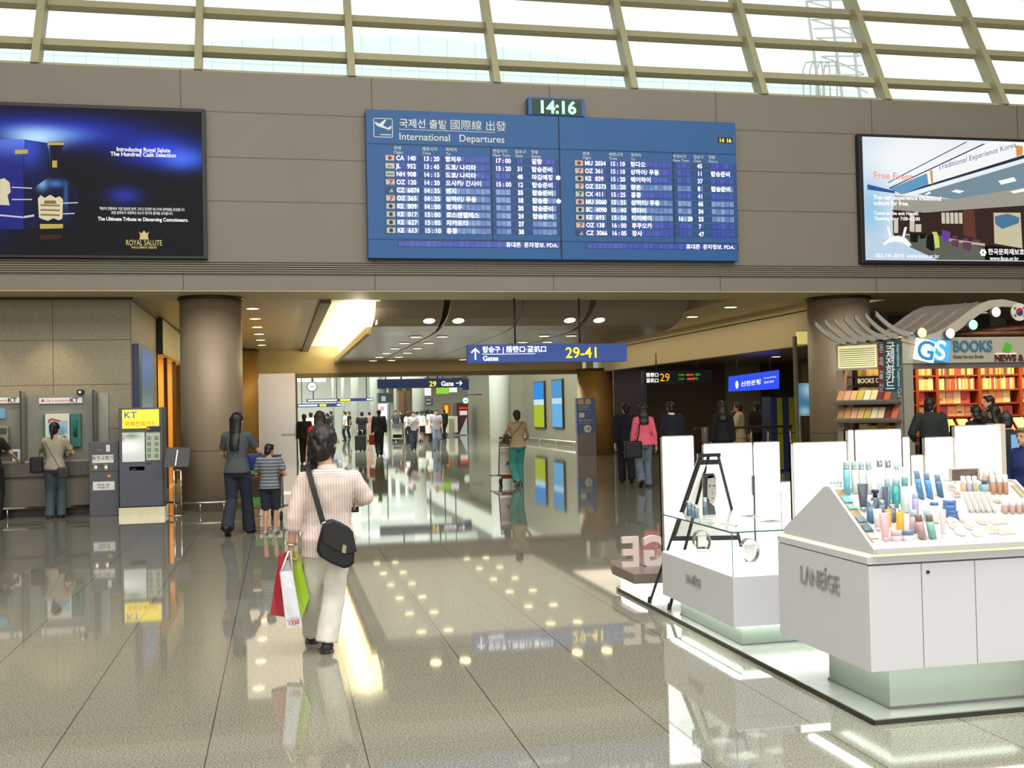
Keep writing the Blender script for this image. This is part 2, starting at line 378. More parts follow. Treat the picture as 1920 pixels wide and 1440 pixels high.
# columns
def column(x, y, r, top, label, m=COLUMN):
    t = thing('column', label, None, (x, y, 0)); t['kind'] = 'structure'
    MB().lathe([(r, .0), (r, top)], (x, y, 0), 48).build('shaft', m, t)
    MB().lathe([(r+.03, top-.07), (r+.03, top)], (x, y, 0), 48).build('capital_ring', mat('dark_bronze', (62, 54, 46), .4, .5), t)
    q = MB()
    q.lathe([(r+.005, 1.02), (r+.006, 1.03)], (x, y, 0), 48, caps=False); q.build('seam_band', mat('column_seam', (120, 104, 80), .3, .6), t)
    return t
pl, pr = WY(338, 700, 19.8), WY(455, 700, 19.8); column((pl.x+pr.x)/2, 19.8, (pr.x-pl.x)/2*1.0, 3.72, 'round bronze column beside the card machine at the left')
CLX = (pl.x+pr.x)/2
pl, pr = WY(1522, 640, 19.7), WY(1628, 640, 19.7); column((pl.x+pr.x)/2, 19.75, (pr.x-pl.x)/2*.98, 3.72, 'round bronze column beside the bookshop kiosk')
COLUMN_WARM = mat('warm_lit_column_cladding', (176, 136, 74), .48, .3, var=.09, scale=2.2, aniso=(14, 14, .25))  # column cladding with the warm corridor light put into its colour
pl, pr = WY(1086, 760, 36), WY(1150, 760, 36); column((pl.x+pr.x)/2, 36.1, (pr.x-pl.x)/2, 2.95, 'round golden brown column behind the blue floor sign', COLUMN_WARM)
column(-1.25, 36.0, .62, 3.72, 'golden brown column behind the left bronze column', COLUMN_WARM)
# steel faced piers
struct('pier_left', MB().box(-.62, .54, 36.0, 36.7, 0, 2.93), STEEL, 'tall brushed steel pier left of the gate hall opening')
struct('trim_5', MB().box(.54, .6, 35.97, 36.7, 0, 2.93), mat('bronze_edge', (98, 82, 58), .35, .6))
struct('pier_right', MB().box(11.36, 12.55, 36.0, 36.7, 0, 2.93), mat('dull_steel', (128, 118, 100), .3, .7, var=.1, scale=3, aniso=(1, 1, 30)), 'brushed steel pier right of the golden column')
# telephone wall
struct('wall_telephone', MB().box(-26, -2.47, 19.7, 20.1, 0, 3.722).box(-2.75, -2.47, 20.1, 23.6, 0, 3.722), STONE, 'stone clad wall behind the telephones')
struct('trim_6', MB().box(-26, -2.45, 19.64, 19.7, 3.66, 3.722).box(-2.47, -2.44, 19.64, 23.6, 3.66, 3.722), mat('dark_wall_trim', (70, 58, 40), .5))
COUNTERG = mat('grey_ledge_granite', (104, 97, 88), .4, var=.14, scale=30)
LED = mat('grey_ledge_top', (86, 80, 74), .35, var=.1, scale=30)
struct('wall_ledge', MB().box(-26, -2.72, 19.42, 19.7, .14, .68), COUNTERG, 'low grey granite ledge below the telephones')
struct('trim_7', MB().box(-26, -2.72, 19.36, 19.7, .68, .9), LED)
struct('baseboard_left', MB().box(-26, -2.72, 19.5, 19.7, 0, .14), mat('dark_skirting', (44, 40, 36), .4))
rl = thing('skirting_rail', 'chrome bumper rail along the foot of the telephone wall', 'rail', (-6, 19.3, 0))
MB().tube([(-12, 19.28, .17), (-2.86, 19.28, .17)], .022).build('tube', CHROME, rl)
for x in (-10.4, -7.4, -4.4): MB().tube([(x, 19.28, .17), (x, 19.28, 0)], .014).build('post', CHROME, rl)
# shop with a glass front behind the telephone wall
OR = mat('amber_shop_wall', (224, 160, 72), .6, var=.08, scale=2)
struct('wall_shop', MB().box(-5.2, -5.0, 20.1, 36.2, 0, 3.72).box(-5, -.66, 36.2, 36.4, 0, 3.72).box(-5, -2.75, 23.6, 23.7, 0, 3.72).box(-5, -2.62, 29.3, 29.4, 0, 3.72), OR)
struct('window_2', MB().add([(-2.48, 23.6, .05), (-2.48, 36.2, .05), (-2.48, 36.2, 2.9), (-2.48, 23.6, 2.9)], [[0, 1, 2, 3]]), CLEAR, 'glass front of the amber lit shop')
gl = MB()
for y in (23.63, 25.6, 27.6, 29.6, 31.6, 33.6): gl.box(-2.53, -2.45, y, y+.05, 0, 2.95)
struct('trim_8', gl, mat('dark_mullion', (76, 64, 46), .4, .4))
sg = thing('shop_sign', 'cream sign box with black backlit letters over the amber shop front', 'sign', (-2.4, 27, 2.95))
MB().box(-2.62, -2.36, 23.75, 32, 2.95, 3.68).build('box', mat('cream_sign_face', (206, 190, 146), .5, var=.03), sg, bevel=.01)
MB().box(-2.62, -2.35, 23.7, 23.76, 2.93, 3.7).build('end_cap', mat('dark_sign_end', (58, 46, 52), .4), sg)
tb = MB(); tb.text('R', (-2.33, 28.2, 3.06), -Y_, Z, .78, ext=.05, bold=.05).text('R', (-2.33, 29.2, 3.06), -Y_, Z, .78, ext=.05, bold=.05); tb.build('letters', BLACK, sg)
MB().box(-2.358, -2.35, 27.7, 29.8, 3.03, 3.62).build('halo', mat('cyan_halo', (120, 190, 180), emit=(120, 220, 205), es=.6, var=0), sg)
# gate hall beyond the opening
GH = mat('gate_hall_paint', (226, 230, 220), .6, var=.03)
GW = mat('gate_hall_wall', (112, 106, 86), .5, var=.06, scale=2)
struct('ceiling_gate', MB().box(-26, 44, 36.7, 130, 8.6, 8.8).box(-26, 44, 36.7, 36.9, 4.3, 8.8), GH)
struct('wall_far', MB().box(-26, 44, 128, 128.3, 0, 8.6), GH)
struct('wall_gate_left', MB().box(-16.3, -16, 36.7, 128, 0, 8.6), GH)
struct('wall_gate_right', MB().box(11.95, 12.25, 41.5, 54, 0, 4.3).box(12.25, 12.45, 54, 71, 0, 4.3).box(14.5, 14.7, 71, 128, 0, 4.3).box(11.95, 44, 36.7, 36.9, 0, 8.6), GW, 'grey stone wall carrying two tall light posters in the gate hall')
struct('balcony_right', MB().box(11.5, 14, 54, 128, 4.3, 5.4), GH, 'pale upper level parapet along the right of the gate hall')
struct('balcony_left', MB().box(-16, -9, 40, 128, 4.6, 5.4), GH)
gm = mat('gate_truss', (206, 214, 206), .5, var=.03)
for k in range(7):
    struct('ceiling_beam', MB().box(-16, 14, 42+k*12, 42.35+k*12, 7.3, 8.6), gm)
WCOL = mat('white_gate_column', (222, 225, 216), .45, var=.03, scale=2)
def gcol(px_l, px_r, Yd, top, label, m=WCOL):
    a, b_ = WY(px_l, 760, Yd), WY(px_r, 760, Yd); r = (b_.x-a.x)/2
    q = MB().lathe([(r, 0), (r, top)], ((a.x+b_.x)/2, Yd, 0), 24).build('column', m, org=((a.x+b_.x)/2, Yd, 0)); tag(q, label, kind='structure')
gcol(918, 957, 52, 8.6, 'pale round column beside the trolley pusher in teal')
gcol(773, 797, 72, 8.6, 'white round column under the blue gate sign')
gcol(658, 673, 84, 8.6, 'white slim column left of the man in the black jacket'); gcol(694, 711, 95, 8.6, 'white slim column behind the man in black')
for i, (a, b_, yy) in enumerate([(739, 747, 112), (757, 763, 118), (725, 731, 120), (640, 646, 118), (622, 627, 122)]): gcol(a, b_, yy, 8.6, f'distant white column deep in the gate hall, {ORD[i]} of the far row')
# clerestory windows in the far hall wall: panes lit by the sky
fw_ = thing('window_3', 'bright windows high in the far gate hall', None, (-12, 127.9, 5)); fw_['kind'] = 'structure'
SKYP = mat('sky_pane', (225, 240, 236), .3, emit=(225, 242, 238), es=.9, var=0)
for k in range(4): MB().box(-14+k*5, -9.6+k*5, 127.9, 127.98, 5.2, 8.0).build('pane', SKYP, fw_)
# right wing: dark hall with the escalators
DARK = mat('dark_bronze_wall', (98, 86, 64), .5, var=.1)
struct('wall_wing', MB().box(12.55, 15.6, 36.3, 36.6, 0, 3.1).box(16.9, 44, 33.0, 33.3, 0, 3.1), DARK, 'dark wall at the back of the right wing')
struct('wall_counter_hall', MB().box(15.6, 17.0, 36.4, 36.6, 0, 3.1), mat('pale_counter_wall', (176, 170, 142), .6, var=.04))
struct('wall_kiosk_back', MB().box(12.2, 44, 22.9, 23.1, 0, 3.722), mat('kiosk_back_grey', (116, 112, 98), .5, var=.04), 'grey ribbed wall behind the bookshop kiosk')
rb = MB()
for k in range(10): rb.box(12.9+k*1.05, 13.45+k*1.05, 22.85, 22.92, 2.4, 3.62)
struct('trim_9', rb, mat('dark_recess', (52, 48, 42), .5))
# outside: pale terminal roof and a lattice mast
far = thing('terminal_building', 'pale curved terminal roof seen through the clerestory', 'building', (8, 60, 0))
out = [(-26, 20.3), (-14, 20.85), (-6.4, 21.4), (1, 22.2), (6, 22.5), (8.2, 22.6), (11, 22.4), (15, 22.0), (20.3, 21.5), (27.7, 21.0), (38, 20.4), (60, 19)]
CY, nt, b = nodes_of('cyan_roof_panels', .5)
tc = N(nt, 'ShaderNodeTexCoord'); sp = N(nt, 'ShaderNodeSeparateXYZ', tc.outputs['Object'])
j = Mth(nt, 'MAXIMUM', seam(nt, sp.outputs[0], 1.6, 0, .03), seam(nt, sp.outputs[2], 2.4, 1.4, .03))
nt.links.new(Mix(nt, j, lin((236, 252, 246)), lin((205, 226, 218))), b.inputs['Base Color'])
MB().prism([(-26, 9)]+out+[(60, 9)], (0, 60, 0), X, Z, Y_*14).build('roof', CY, far)
tw = thing('lattice_mast', 'pale steel lattice mast outside the glazing', 'mast', (25, 45, 9))
TWM = mat('mast_paint', (198, 205, 196), .5, var=.03)
MB().box(23, 28, 44.5, 48, 8, 12).build('base', TWM, tw)
q = MB()
for (a, b_) in (((1512, 2), (1553, 158)), ((1556, 0), (1592, 158)), ((1590, 0), (1624, 158))): q.bar(WY(*a, 45), WY(*b_, 45)+Vector((0, 0, -4)), .1, .1)
for k in range(10):
    t = k/9; a0 = WY(1512+41*t, 2+156*t, 45); b0 = WY(1556+36*t, 158*t, 45); c0 = WY(1590+34*t, 158*t, 45)
    q.bar(a0, b0, .06, .06); q.bar(b0, c0, .06, .06)
    if k % 2: q.bar(b0, WY(1590+34*(t+.1), 158*(t+.1), 45), .05, .05)
    else: q.bar(a0, WY(1556+36*(t+.1), 158*(t+.1), 45), .05, .05)
q.build('lattice', TWM, tw)
for k in range(4):
    a, b_ = WY(1506+k*13, 152, 45), WY(1530+k*13, 152, 45)
    MB().tube([a-Z*3, a+Z*.5, a+Z*.85+X*.15, b_+Z*.9-X*.05, b_+Z*.5, b_-Z*3], .045, 6).build('safety_hoop', TWM, tw)
# ---------------------------------------------------------------- departures board
FW = 18.7
BLUE = mat('board_blue', (38, 92, 150), .5, var=.05, scale=8)
BORD = mat('board_edge', (34, 76, 128), .5, var=.03)
CELLD = mat('flap_cell_dark', (40, 52, 150), .35, var=.25, scale=3); CELLL = mat('flap_cell_light', (92, 120, 190), .3, var=.3, scale=2)
TXT = mat('flap_lettering', (250, 250, 248), .5, emit=(255, 255, 255), es=.42, var=0)  # flaps give no light; glow added so the letters read bright
TXG = mat('board_lettering', (214, 220, 214), .5, var=.02, emit=(214, 220, 214), es=.08)  # faint glow added to the unlit header lettering
SLOT = mat('board_slot', (16, 22, 52), .5)
_cm = {}
def cellmat(x0, w, light):
    """a field of split-flap cells: cell joints along X, each cell in its own blue"""
    k = (round(x0, 3), w, light)
    if k in _cm: return _cm[k]
    m, nt, b = nodes_of('flap_cells', .3); tc = N(nt, 'ShaderNodeTexCoord'); sp = N(nt, 'ShaderNodeSeparateXYZ', tc.outputs['Object'])
    ix = Mth(nt, 'FLOOR', Mth(nt, 'DIVIDE', Mth(nt, 'SUBTRACT', sp.outputs[0], x0), w)); iz = Mth(nt, 'FLOOR', Mth(nt, 'DIVIDE', sp.outputs[2], .1385))
    wn = N(nt, 'ShaderNodeTexWhiteNoise', N(nt, 'ShaderNodeCombineXYZ', ix, iz, 0.0).outputs[0])
    c = Mix(nt, wn.outputs[0], lin((88, 116, 190)) if light else lin((52, 66, 178)), lin((138, 168, 220)) if light else lin((74, 92, 196)))
    c = Mix(nt, seam(nt, sp.outputs[0], w, x0, .0035), c, lin((20, 28, 70))); nt.links.new(c, b.inputs['Base Color']); _cm[k] = m
    return m
bd = thing('departures_board', 'large blue flight departures board hung in the middle of the fascia', 'departure board', (4.9, 18.7, 4.25))
BX0, BX1, BZ0, BZ1, BF = 1.53, 8.29, 4.253, 6.81, 18.52
MB().box(BX0, BX1, BF, FW, BZ0, BZ1).build('casing', BLUE, bd, bevel=.015)
q = MB(); xm = 4.935
q.box(xm-.012, xm+.012, BF-.004, BF+.01, BZ0+.02, BZ1-.02).box(BX0+.02, BX1-.02, BF-.004, BF+.01, 6.215, 6.225)
q.box(BX0+.02, BX1-.02, BF-.004, BF+.01, 4.575, 4.583)
for xx in (3.70, 7.06): q.box(xx-.008, xx+.008, BF-.004, BF+.01, 4.58, 6.22)
q.build('groove', SLOT, bd)
def bz(pyf): return pyf
def on_board(px, py): return WY(px, py, BF-.006)
# header: aeroplane pictogram and titles
q = MB(); p0 = (1.66, 6.33); s_ = .33
for a, b_, c, d in ((0, 1, 0, .035), (0, 1, .965, 1), (0, .035, 0, 1), (.965, 1, 0, 1), (.35, .92, .12, .17)):
    q.box(p0[0]+a*s_, p0[0]+b_*s_, BF-.006, BF, p0[1]+c*s_, p0[1]+d*s_)
q.prism([(.06, .76), (.12, .80), (.30, .70), (.60, .93), (.68, .93), (.50, .62), (.74, .50), (.90, .62), (.94, .60), (.88, .42), (.80, .40), (.40, .52), (.20, .58)], (p0[0], BF-.006, p0[1]), X*s_, Z*s_, Y_*.006)
q.build('aeroplane_pictogram', TXG, bd)
q = MB(); yy = BF-.006
q.text('국제선 출발', (2.10, yy, 6.525), X, Z, .17, 'LEFT', bold=.012).box(2.885, 2.895, yy, BF, 6.48, 6.66).text('國際線 出發', (2.98, yy, 6.52), X, Z, .19, 'LEFT')
q.box(2.09, 3.78, yy, BF, 6.475, 6.483).text('International   Departures', (2.09, yy, 6.30), X, Z, .175, 'LEFT', bold=.006); q.build('title', TXG, bd)
for x0 in (0.0, 3.36):
    for xx, kr, en in ((2.0, '편명', 'Flight'), (2.49, '예정시각', 'Time'), (2.9, '목적지', 'To'), (3.73, '변경시각', 'New Time'), (4.13, '탑승구', 'Gate'), (4.42, '현황', 'Status')):
        MB().text(kr, (xx+x0*(1 if xx < 3 else .99), yy, 6.125), X, Z, .072, 'LEFT', bold=.006).text(en, (xx+x0*(1 if xx < 3 else .99), yy, 6.055), X, Z, .072, 'LEFT').build('column_heading', TXG, bd)
L = [('CA', '140', '13 : 20', '항저우', '17 : 00', '', '결항', 0), ('JL', '952', '13 : 45', '도쿄/ 나리타', '15 : 20', '31', '탑승준비', 0), ('NH', '908', '14 : 15', '도쿄/ 나리타', '', '48', '마감예정', 1),
     ('OZ', '120', '14 : 20', '오사카/ 간사이', '15 : 00', '12', '탑승준비', 0), ('CZ', '6074', '14 : 35', '옌지', '', '35', '탑승준비', 0), ('OZ', '365', '14 : 35', '상하이/ 푸동', '', '18', '탑승중', 1),
     ('KE', '809', '14 : 50', '정저우', '', '20', '탑승준비', 0), ('KE', '017', '15 : 00', '로스엔젤레스', '', '24', '탑승준비', 0), ('KE', '627', '15 : 05', '자카르타', '', '27', '', 0), ('KE', '613', '15 : 10', '홍콩', '', '38', '', 0)]
Rr = [('MU', '2034', '15 : 10', '칭다오', '', '45', '', 0), ('OZ', '361', '15 : 10', '상하이/ 푸동', '', '11', '탑승준비', 0), ('KE', '839', '15 : 20', '웨이하이', '', '37', '', 0), ('OZ', '3373', '15 : 20', '창춘', '', '8', '탑승준비', 0),
      ('CX', '411', '15 : 25', '홍콩', '', '41', '', 0), ('MU', '5060', '15 : 35', '상하이/ 푸동', '', '46', '', 0), ('SC', '4090', '15 : 40', '옌타이', '', '34', '', 0), ('KE', '693', '15 : 50', '타이베이', '16 : 20', '23', '', 0),
      ('OZ', '138', '16 : 00', '후쿠오카', '', '7', '', 0), ('CZ', '3066', '16 : 05', '장사', '', '47', '', 0)]
TAGC = {'CA': (222, 190, 176), 'JL': (206, 202, 182), 'NH': (198, 196, 180), 'OZ': (214, 190, 176), 'CZ': (52, 66, 96), 'KE': (196, 190, 176), 'MU': (206, 186, 176), 'CX': (196, 200, 186), 'SC': (190, 190, 186)}
rowz = lambda k: 5.935-k*.1385
for side, rows, ox in (('left', L, 0.0), ('right', Rr, 3.36)):
    for k, (al, no, tm, to, nt_, gt, stt, dot) in enumerate(rows):
        z = rowz(k); row = MB().box(1.83+ox, 5.0+ox-.07, BF-.003, BF, z-.005, z+.100)
        fr_ = row.build('flap_row', BORD, bd)
        wd = 5 if ox == 0 else 4
        light = (k >= 4) if ox == 0 else (k in (3, 5, 6, 7))
        for x_, w_, n_ in ((2.04, .075, 5), (2.50, .078, 4), (2.88, .088, 9), (3.77, .088, 3), (4.165, .05, 2), (4.42, .088, 5)):
            MB().box(x_+ox, x_+ox+n_*w_, BF-.007, BF-.002, z, z+.096).build('flap_field', cellmat(x_+ox, w_, light), fr_)
        MB().box(1.855+ox, 2.005+ox, BF-.008, BF-.002, z, z+.092).build('airline_tag', mat('tag_'+al, TAGC[al], .5, var=.05), fr_)
        y2 = BF-.0085
        for body, xx, sz in ((al, 2.035, .112), (no, 2.225, .112), (tm, 2.505, .112), (to, 2.885, .105), (nt_, 3.77, .112), (gt, 4.16, .112), (stt, 4.42, .105)):
            if body: MB().text(body, (xx+ox, y2, z+.010), X, Z, sz, 'LEFT', bold=.026, sx=.9 if body.isascii() else 1.0).build('flap_text', TXT, fr_)
        if dot: MB().lathe([(.042, 0), (.042, .004)], (4.90+ox, y2-.003, z+.047), 16, (0, 1, 0)).build('status_dot', TXT, fr_)
        tg = MB(); c = (1.93+ox, BF-.0095, z+.045)
        if al in ('OZ', 'CX'): tg.prism([(-.05, .028), (.05, .036), (.0, -.04), (-.022, -.04), (.012, .012)], c, X, Z, Y_*.002)
        elif al == 'CZ': tg.prism([(-.03, -.04), (.05, -.04), (.03, .035)], c, X, Z, Y_*.002)
        elif al in ('JL', 'NH'): tg.text('JAL' if al == 'JL' else 'ANA', (c[0], c[1], c[2]-.02), X, Z, .055, bold=.02)
        else: tg.lathe([(.034, 0), (.034, .002)], c, 14, (0, 1, 0))
        tg.build('airline_mark', mat('mark_'+al, (150, 40, 34) if al in ('OZ', 'MU', 'CA') else (40, 44, 60) if al != 'CZ' else (150, 170, 210), .5, var=.05), fr_)
    tick = MB().box(2.04+ox, 4.93+ox, BF-.003, BF, 4.455, 4.56).build('ticker_row', SLOT, bd)
    MB().box(2.045+ox, 4.91+ox, BF-.007, BF-.002, 4.46, 4.555).build('flap_field', cellmat(2.045+ox, .0955, False), tick)
    MB().text('휴대폰  문자정보. PDA.', (3.93+ox-(0 if ox == 0 else .02), BF-.0085, 4.472), X, Z, .098, 'LEFT', bold=.018).build('ticker_text', TXT, tick)
q = MB().box(7.94, 8.22, BF-.004, BF, 6.42, 6.53); sm = q.build('small_clock', mat('lcd_dark', (26, 34, 18), .4), bd)
MB().text('14', (8.01, BF-.006, 6.437), X, Z, .1, bold=.02).text('16', (8.15, BF-.006, 6.437), X, Z, .1, bold=.02).build('small_clock_digits', mat('yellow_digits', (230, 230, 60), emit=(235, 235, 60), es=.9, var=0), sm)
ck = thing('digital_clock', 'green digital clock reading 14:16 on top of the departures board', 'clock', (4.9, 18.6, 6.81))
MB().box(4.385, 5.42, 18.50, 18.7, 6.812, 7.13).build('casing', mat('clock_blue', (52, 104, 156), .5, var=.04), ck, bevel=.012)
MB().box(4.455, 5.36, 18.49, 18.505, 6.83, 7.10).build('screen', mat('clock_screen', (14, 44, 24), .4, emit=(14, 60, 34), es=.25, var=.1), ck)
MB().text('14:16', (4.905, 18.485, 6.85), X, Z, .31, bold=.028, sx=1.02).build('digits', mat('green_digits', (150, 255, 210), emit=(140, 255, 205), es=1.5, var=0), ck)

# ---------------------------------------------------------------- left light box: bottle advertisement
def grad_mat(name, blobs, base, s=1.0):
    """a printed backlit picture: soft coloured patches on a dark ground, in the poster's own coordinates"""
    m, nt, b = nodes_of(name, .5); b.inputs['Specular IOR Level'].default_value = .08; tc = N(nt, 'ShaderNodeTexCoord'); sp = N(nt, 'ShaderNodeSeparateXYZ', tc.outputs['Object']); col = lin(base)
    for (cx, cz, rx, rz, c, pw) in blobs:
        dx = Mth(nt, 'DIVIDE', Mth(nt, 'SUBTRACT', sp.outputs[0], cx), rx); dz = Mth(nt, 'DIVIDE', Mth(nt, 'SUBTRACT', sp.outputs[2], cz), rz)
        r2 = Mth(nt, 'ADD', Mth(nt, 'MULTIPLY', dx, dx), Mth(nt, 'MULTIPLY', dz, dz)); f = Mth(nt, 'POWER', 2.718, Mth(nt, 'MULTIPLY', r2, -pw))
        col = Mix(nt, f, col, lin(c))
    b.inputs['Base Color'].default_value = (.01, .01, .012, 1); nt.links.new(col, b.inputs['Emission Color']); b.inputs['Emission Strength'].default_value = s
    return m
def lit(name, col, es=.9): return mat('print_'+name, (14, 14, 14), .6, emit=col, es=es, var=0, spec=.05)
ad = thing('bottle_light_box', 'dark blue backlit poster of a whisky bottle at the left of the fascia', 'light box', (-3.2, 18.6, 4.22))
AX0, AX1, AZ0, AZ1 = -5.6, -1.115, 4.225, 6.725
MB().box(AX0, AX1, 18.56, 18.7, AZ0, AZ1).build('frame', mat('ad_frame', (30, 30, 32), .4), ad, bevel=.01)
PM = grad_mat('night_blue_print', [(-3.5, 6.27, 1.5, .26, (34, 52, 190), 1.6), (-3.65, 6.22, .65, .14, (120, 170, 240), 1.6), (-3.75, 6.15, .4, .16, (190, 225, 255), 1.6), (-1.85, 6.0, .72, .27, (40, 66, 215), 1.9), (-1.5, 5.88, .35, .17, (70, 110, 245), 1.3), (-2.4, 5.25, .25, .13, (36, 50, 150), 1.3), (-4.6, 5.5, .5, .9, (26, 34, 130), 1.4)], (10, 10, 16))
MB().box(AX0+.05, AX1-.06, 18.545, 18.56, AZ0+.05, AZ1-.06).build('poster', PM, ad)
def A(px, py): p = WY(px, py, 18.535); return p.x, p.z
q = MB(); ay = 18.543
cb = [A(0, 266), A(44, 261), A(44, 430), A(0, 428)]; q.prism([(-5.4, cb[0][1]), cb[1], cb[2], (-5.4, cb[3][1])], (0, ay, 0), X, Z, Y_*.002); q.build('printed_carton_front', grad_mat('carton_print', [(-4.05, 6.1, .6, .25, (90, 120, 225), 1.5)], (28, 36, 120)), ad)
q = MB().prism([A(45, 261), A(90, 268), A(90, 425), A(45, 431)], (0, ay, 0), X, Z, Y_*.002); q.build('printed_carton_side', grad_mat('carton_side_print', [(-3.85, 6.0, .25, .35, (52, 76, 190), 1.5)], (14, 16, 56)), ad)
prof = [(13, 266), (15.5, 271), (13, 277), (11.5, 279), (11.5, 325), (14, 333), (24, 340), (36, 349), (42, 358), (44, 368), (43, 380), (40, 395), (34, 415), (28, 428)]
pts = [A(104-a, y) for a, y in prof] + [A(104+a, y) for a, y in prof[::-1]]
MB().prism(pts, (0, ay-.004, 0), X, Z, Y_*.003).build('printed_bottle', grad_mat('bottle_print', [(-3.66, 5.42, .09, .11, (120, 170, 225), 1.5), (-3.46, 5.42, .13, .06, (60, 110, 180), 1.3), (-3.57, 5.98, .03, .25, (150, 190, 235), 1.5), (-3.3, 5.25, .03, .25, (50, 80, 150), 1.0)], (10, 13, 40)), ad)
q = MB(); y3 = ay-.007
def spr(bm, pts, dy=0): bm.prism([A(*p) for p in pts], (0, y3-dy, 0), X, Z, Y_*.002)
spr(q, [(71, 372), (76, 366), (84, 371), (94, 365), (104, 371), (112, 368), (118, 374), (117, 410), (110, 413), (100, 409), (90, 414), (80, 411), (73, 408)]); q.build('printed_label', lit('cream', (225, 215, 180)), ad); q = MB(); spr(q, [(0, 336), (8, 334), (18, 342), (20, 360), (14, 366), (18, 385), (0, 384)])
q.build('printed_carton_label', lit('cream', (225, 215, 180)), ad)
q = MB()
for k in range(3): spr(q, [(76, 383+k*9), (112, 384+k*9), (112, 387+k*9), (76, 386+k*9)], .003)
spr(q, [(84, 376), (104, 376), (106, 382), (82, 382)], .003); q.build('printed_label_bands', lit('label_gold', (150, 120, 70), .8), ad)
for g_ in ([(75, 420), (118, 420), (118, 428), (75, 429)], [(28, 281), (52, 280), (52, 288), (28, 289)], [(98, 301), (107, 301), (107, 314), (98, 314)], [(91, 267), (119, 267), (119, 272), (91, 272)]): q = MB(); spr(q, g_); q.build('printed_gold', lit('gold', (196, 180, 90)), ad)
for g_ in ([(0, 402), (44, 406), (44, 409), (0, 405)], [(22, 350), (60, 352), (60, 354), (22, 352)], [(22, 373), (60, 373), (60, 375), (22, 375)], [(45, 405), (64, 402), (64, 406), (45, 409)], [(118, 380), (146, 379), (146, 381), (118, 382)], [(118, 400), (140, 399), (140, 401), (118, 402)]): q = MB(); spr(q, g_); q.build('printed_band', lit('pale_band', (214, 205, 215)), ad)
q = MB(); spr(q, [(75, 440), (116, 440), (116, 448), (75, 450)]); q.build('printed_reflection', lit('dull_red', (92, 58, 48), .5), ad)
q = MB()
def at_(bm, body, px, py, s, al='CENTER', bold=.03, sx=.74): x_, z_ = A(px, py); bm.text(body, (x_, y3-.003, z_), X, Z, s, al, bold=bold, sx=sx)
at_(q, 'Introducing Royal Salute', 269, 284.5, .095, sx=.9); at_(q, 'The Hundred Cask Selection', 269, 293.5, .095, sx=.92); at_(q, 'The Ultimate Tribute to Discerning Connoisseurs.', 269, 414.5, .082, sx=.84)
at_(q, '백년의 전통에서 가장 엄선된 원액 그리고 진귀한 위스키와 완벽함을 완성합니다', 267, 394.5, .056, bold=.01, sx=.72); at_(q, '로얄 살루트가 세계적인 위스키 명가의 품격을 선사합니다.', 267, 402, .056, bold=.01, sx=.72)
q.build('printed_slogan', lit('white', (250, 246, 240), 1.0), ad)
q = MB(); at_(q, 'ROYAL SALUTE', 270, 460, .125, bold=.008, sx=.66); at_(q, 'THE ULTIMATE TRIBUTE', 270, 466, .05, bold=.02); spr(q, [(261, 434), (265, 438), (270, 432), (275, 438), (279, 434), (277, 443), (279, 449), (261, 449), (263, 443)]); q.build('printed_crest', lit('crest', (220, 204, 130)), ad)

# ---------------------------------------------------------------- right light box: lounge picture
rd = thing('lounge_light_box', 'bright backlit poster of a traditional culture lounge at the right of the fascia', 'light box', (13.2, 18.6, 4.23))
MB().box(10.80, 15.6, 18.56, 18.7, 4.235, 6.70).build('frame', mat('ad_frame', (30, 30, 32), .4), rd, bevel=.01)
MB().box(10.875, 15.53, 18.545, 18.56, 4.30, 6.64).build('poster', grad_mat('lounge_print', [(11.0, 5.4, .5, 1.4, (150, 200, 232), 1.0), (11.8, 6.2, 1.2, .5, (250, 253, 255), .8), (11.6, 4.5, .8, .4, (214, 230, 244), 1.2)], (236, 244, 250), .95), rd)
def B_(px, py): p = WY(px, py, 18.54); return p.x, p.z
# zoom-frame coordinates of the poster picture (1590 + x*.1805, 240 + y*.1805)
def clip(pts, x0=10.885, x1=15.52, z0=4.31, z1=6.63):
    for ax, lim, sg in ((0, x0, 1), (0, x1, -1), (1, z0, 1), (1, z1, -1)):
        out = []
        for i, b in enumerate(pts):
            a = pts[i-1]; da, db = (a[ax]-lim)*sg, (b[ax]-lim)*sg
            if (da < 0) != (db < 0): t = da/(da-db); out.append((a[0]+(b[0]-a[0])*t, a[1]+(b[1]-a[1])*t))
            if db >= 0: out.append(b)
        pts = out
    return pts
_rpn = [0.0]
def rp(name, polys, col, es=.9, lay=0):
    for pl_ in polys:
        _rpn[0] += .00004; MB().prism(clip([B_(1590+x*.1805, 240+y*.1805) for x, y in pl_]), (0, 18.543-.0022*lay-_rpn[0], 0), X, Z, Y_*.002).build('printed_'+name, lit(name, col, es), rd)
rp('floor_blue', [[(150, 1080), (650, 1230), (1040, 1420), (150, 1400)]], (200, 222, 240), .9, 1)
rp('carpet', [[(470, 1110), (1000, 1120), (1420, 1250), (1420, 1425), (1040, 1420), (640, 1235)]], (112, 116, 104), .7, 1)
rp('fascia_sign', [[(560, 690), (2200, 140), (2200, -60), (1420, 165), (430, 630)]], (246, 248, 250), 1.0, 1)
rp('fascia_edge', [[(560, 690), (2200, 205), (2200, 165), (560, 672)], [(430, 632), (1430, 165), (1400, 165), (425, 622)], [(410, 575), (1240, 145), (1220, 145), (420, 560)]], (52, 66, 88), .6, 2)
rp('blue_block', [[(430, 632), (820, 470), (835, 585), (560, 690)]], (112, 170, 214), .8, 2)
rp('orange_bar', [[(850, 440), (875, 435), (885, 580), (865, 585)], [(1740, 180), (1815, 190), (1810, 280), (1750, 300)]], (232, 158, 70), .9, 3)
rp('glass_band', [[(720, 690), (2200, 250), (2200, 560), (1100, 740)]], (136, 162, 178), .75, 2)
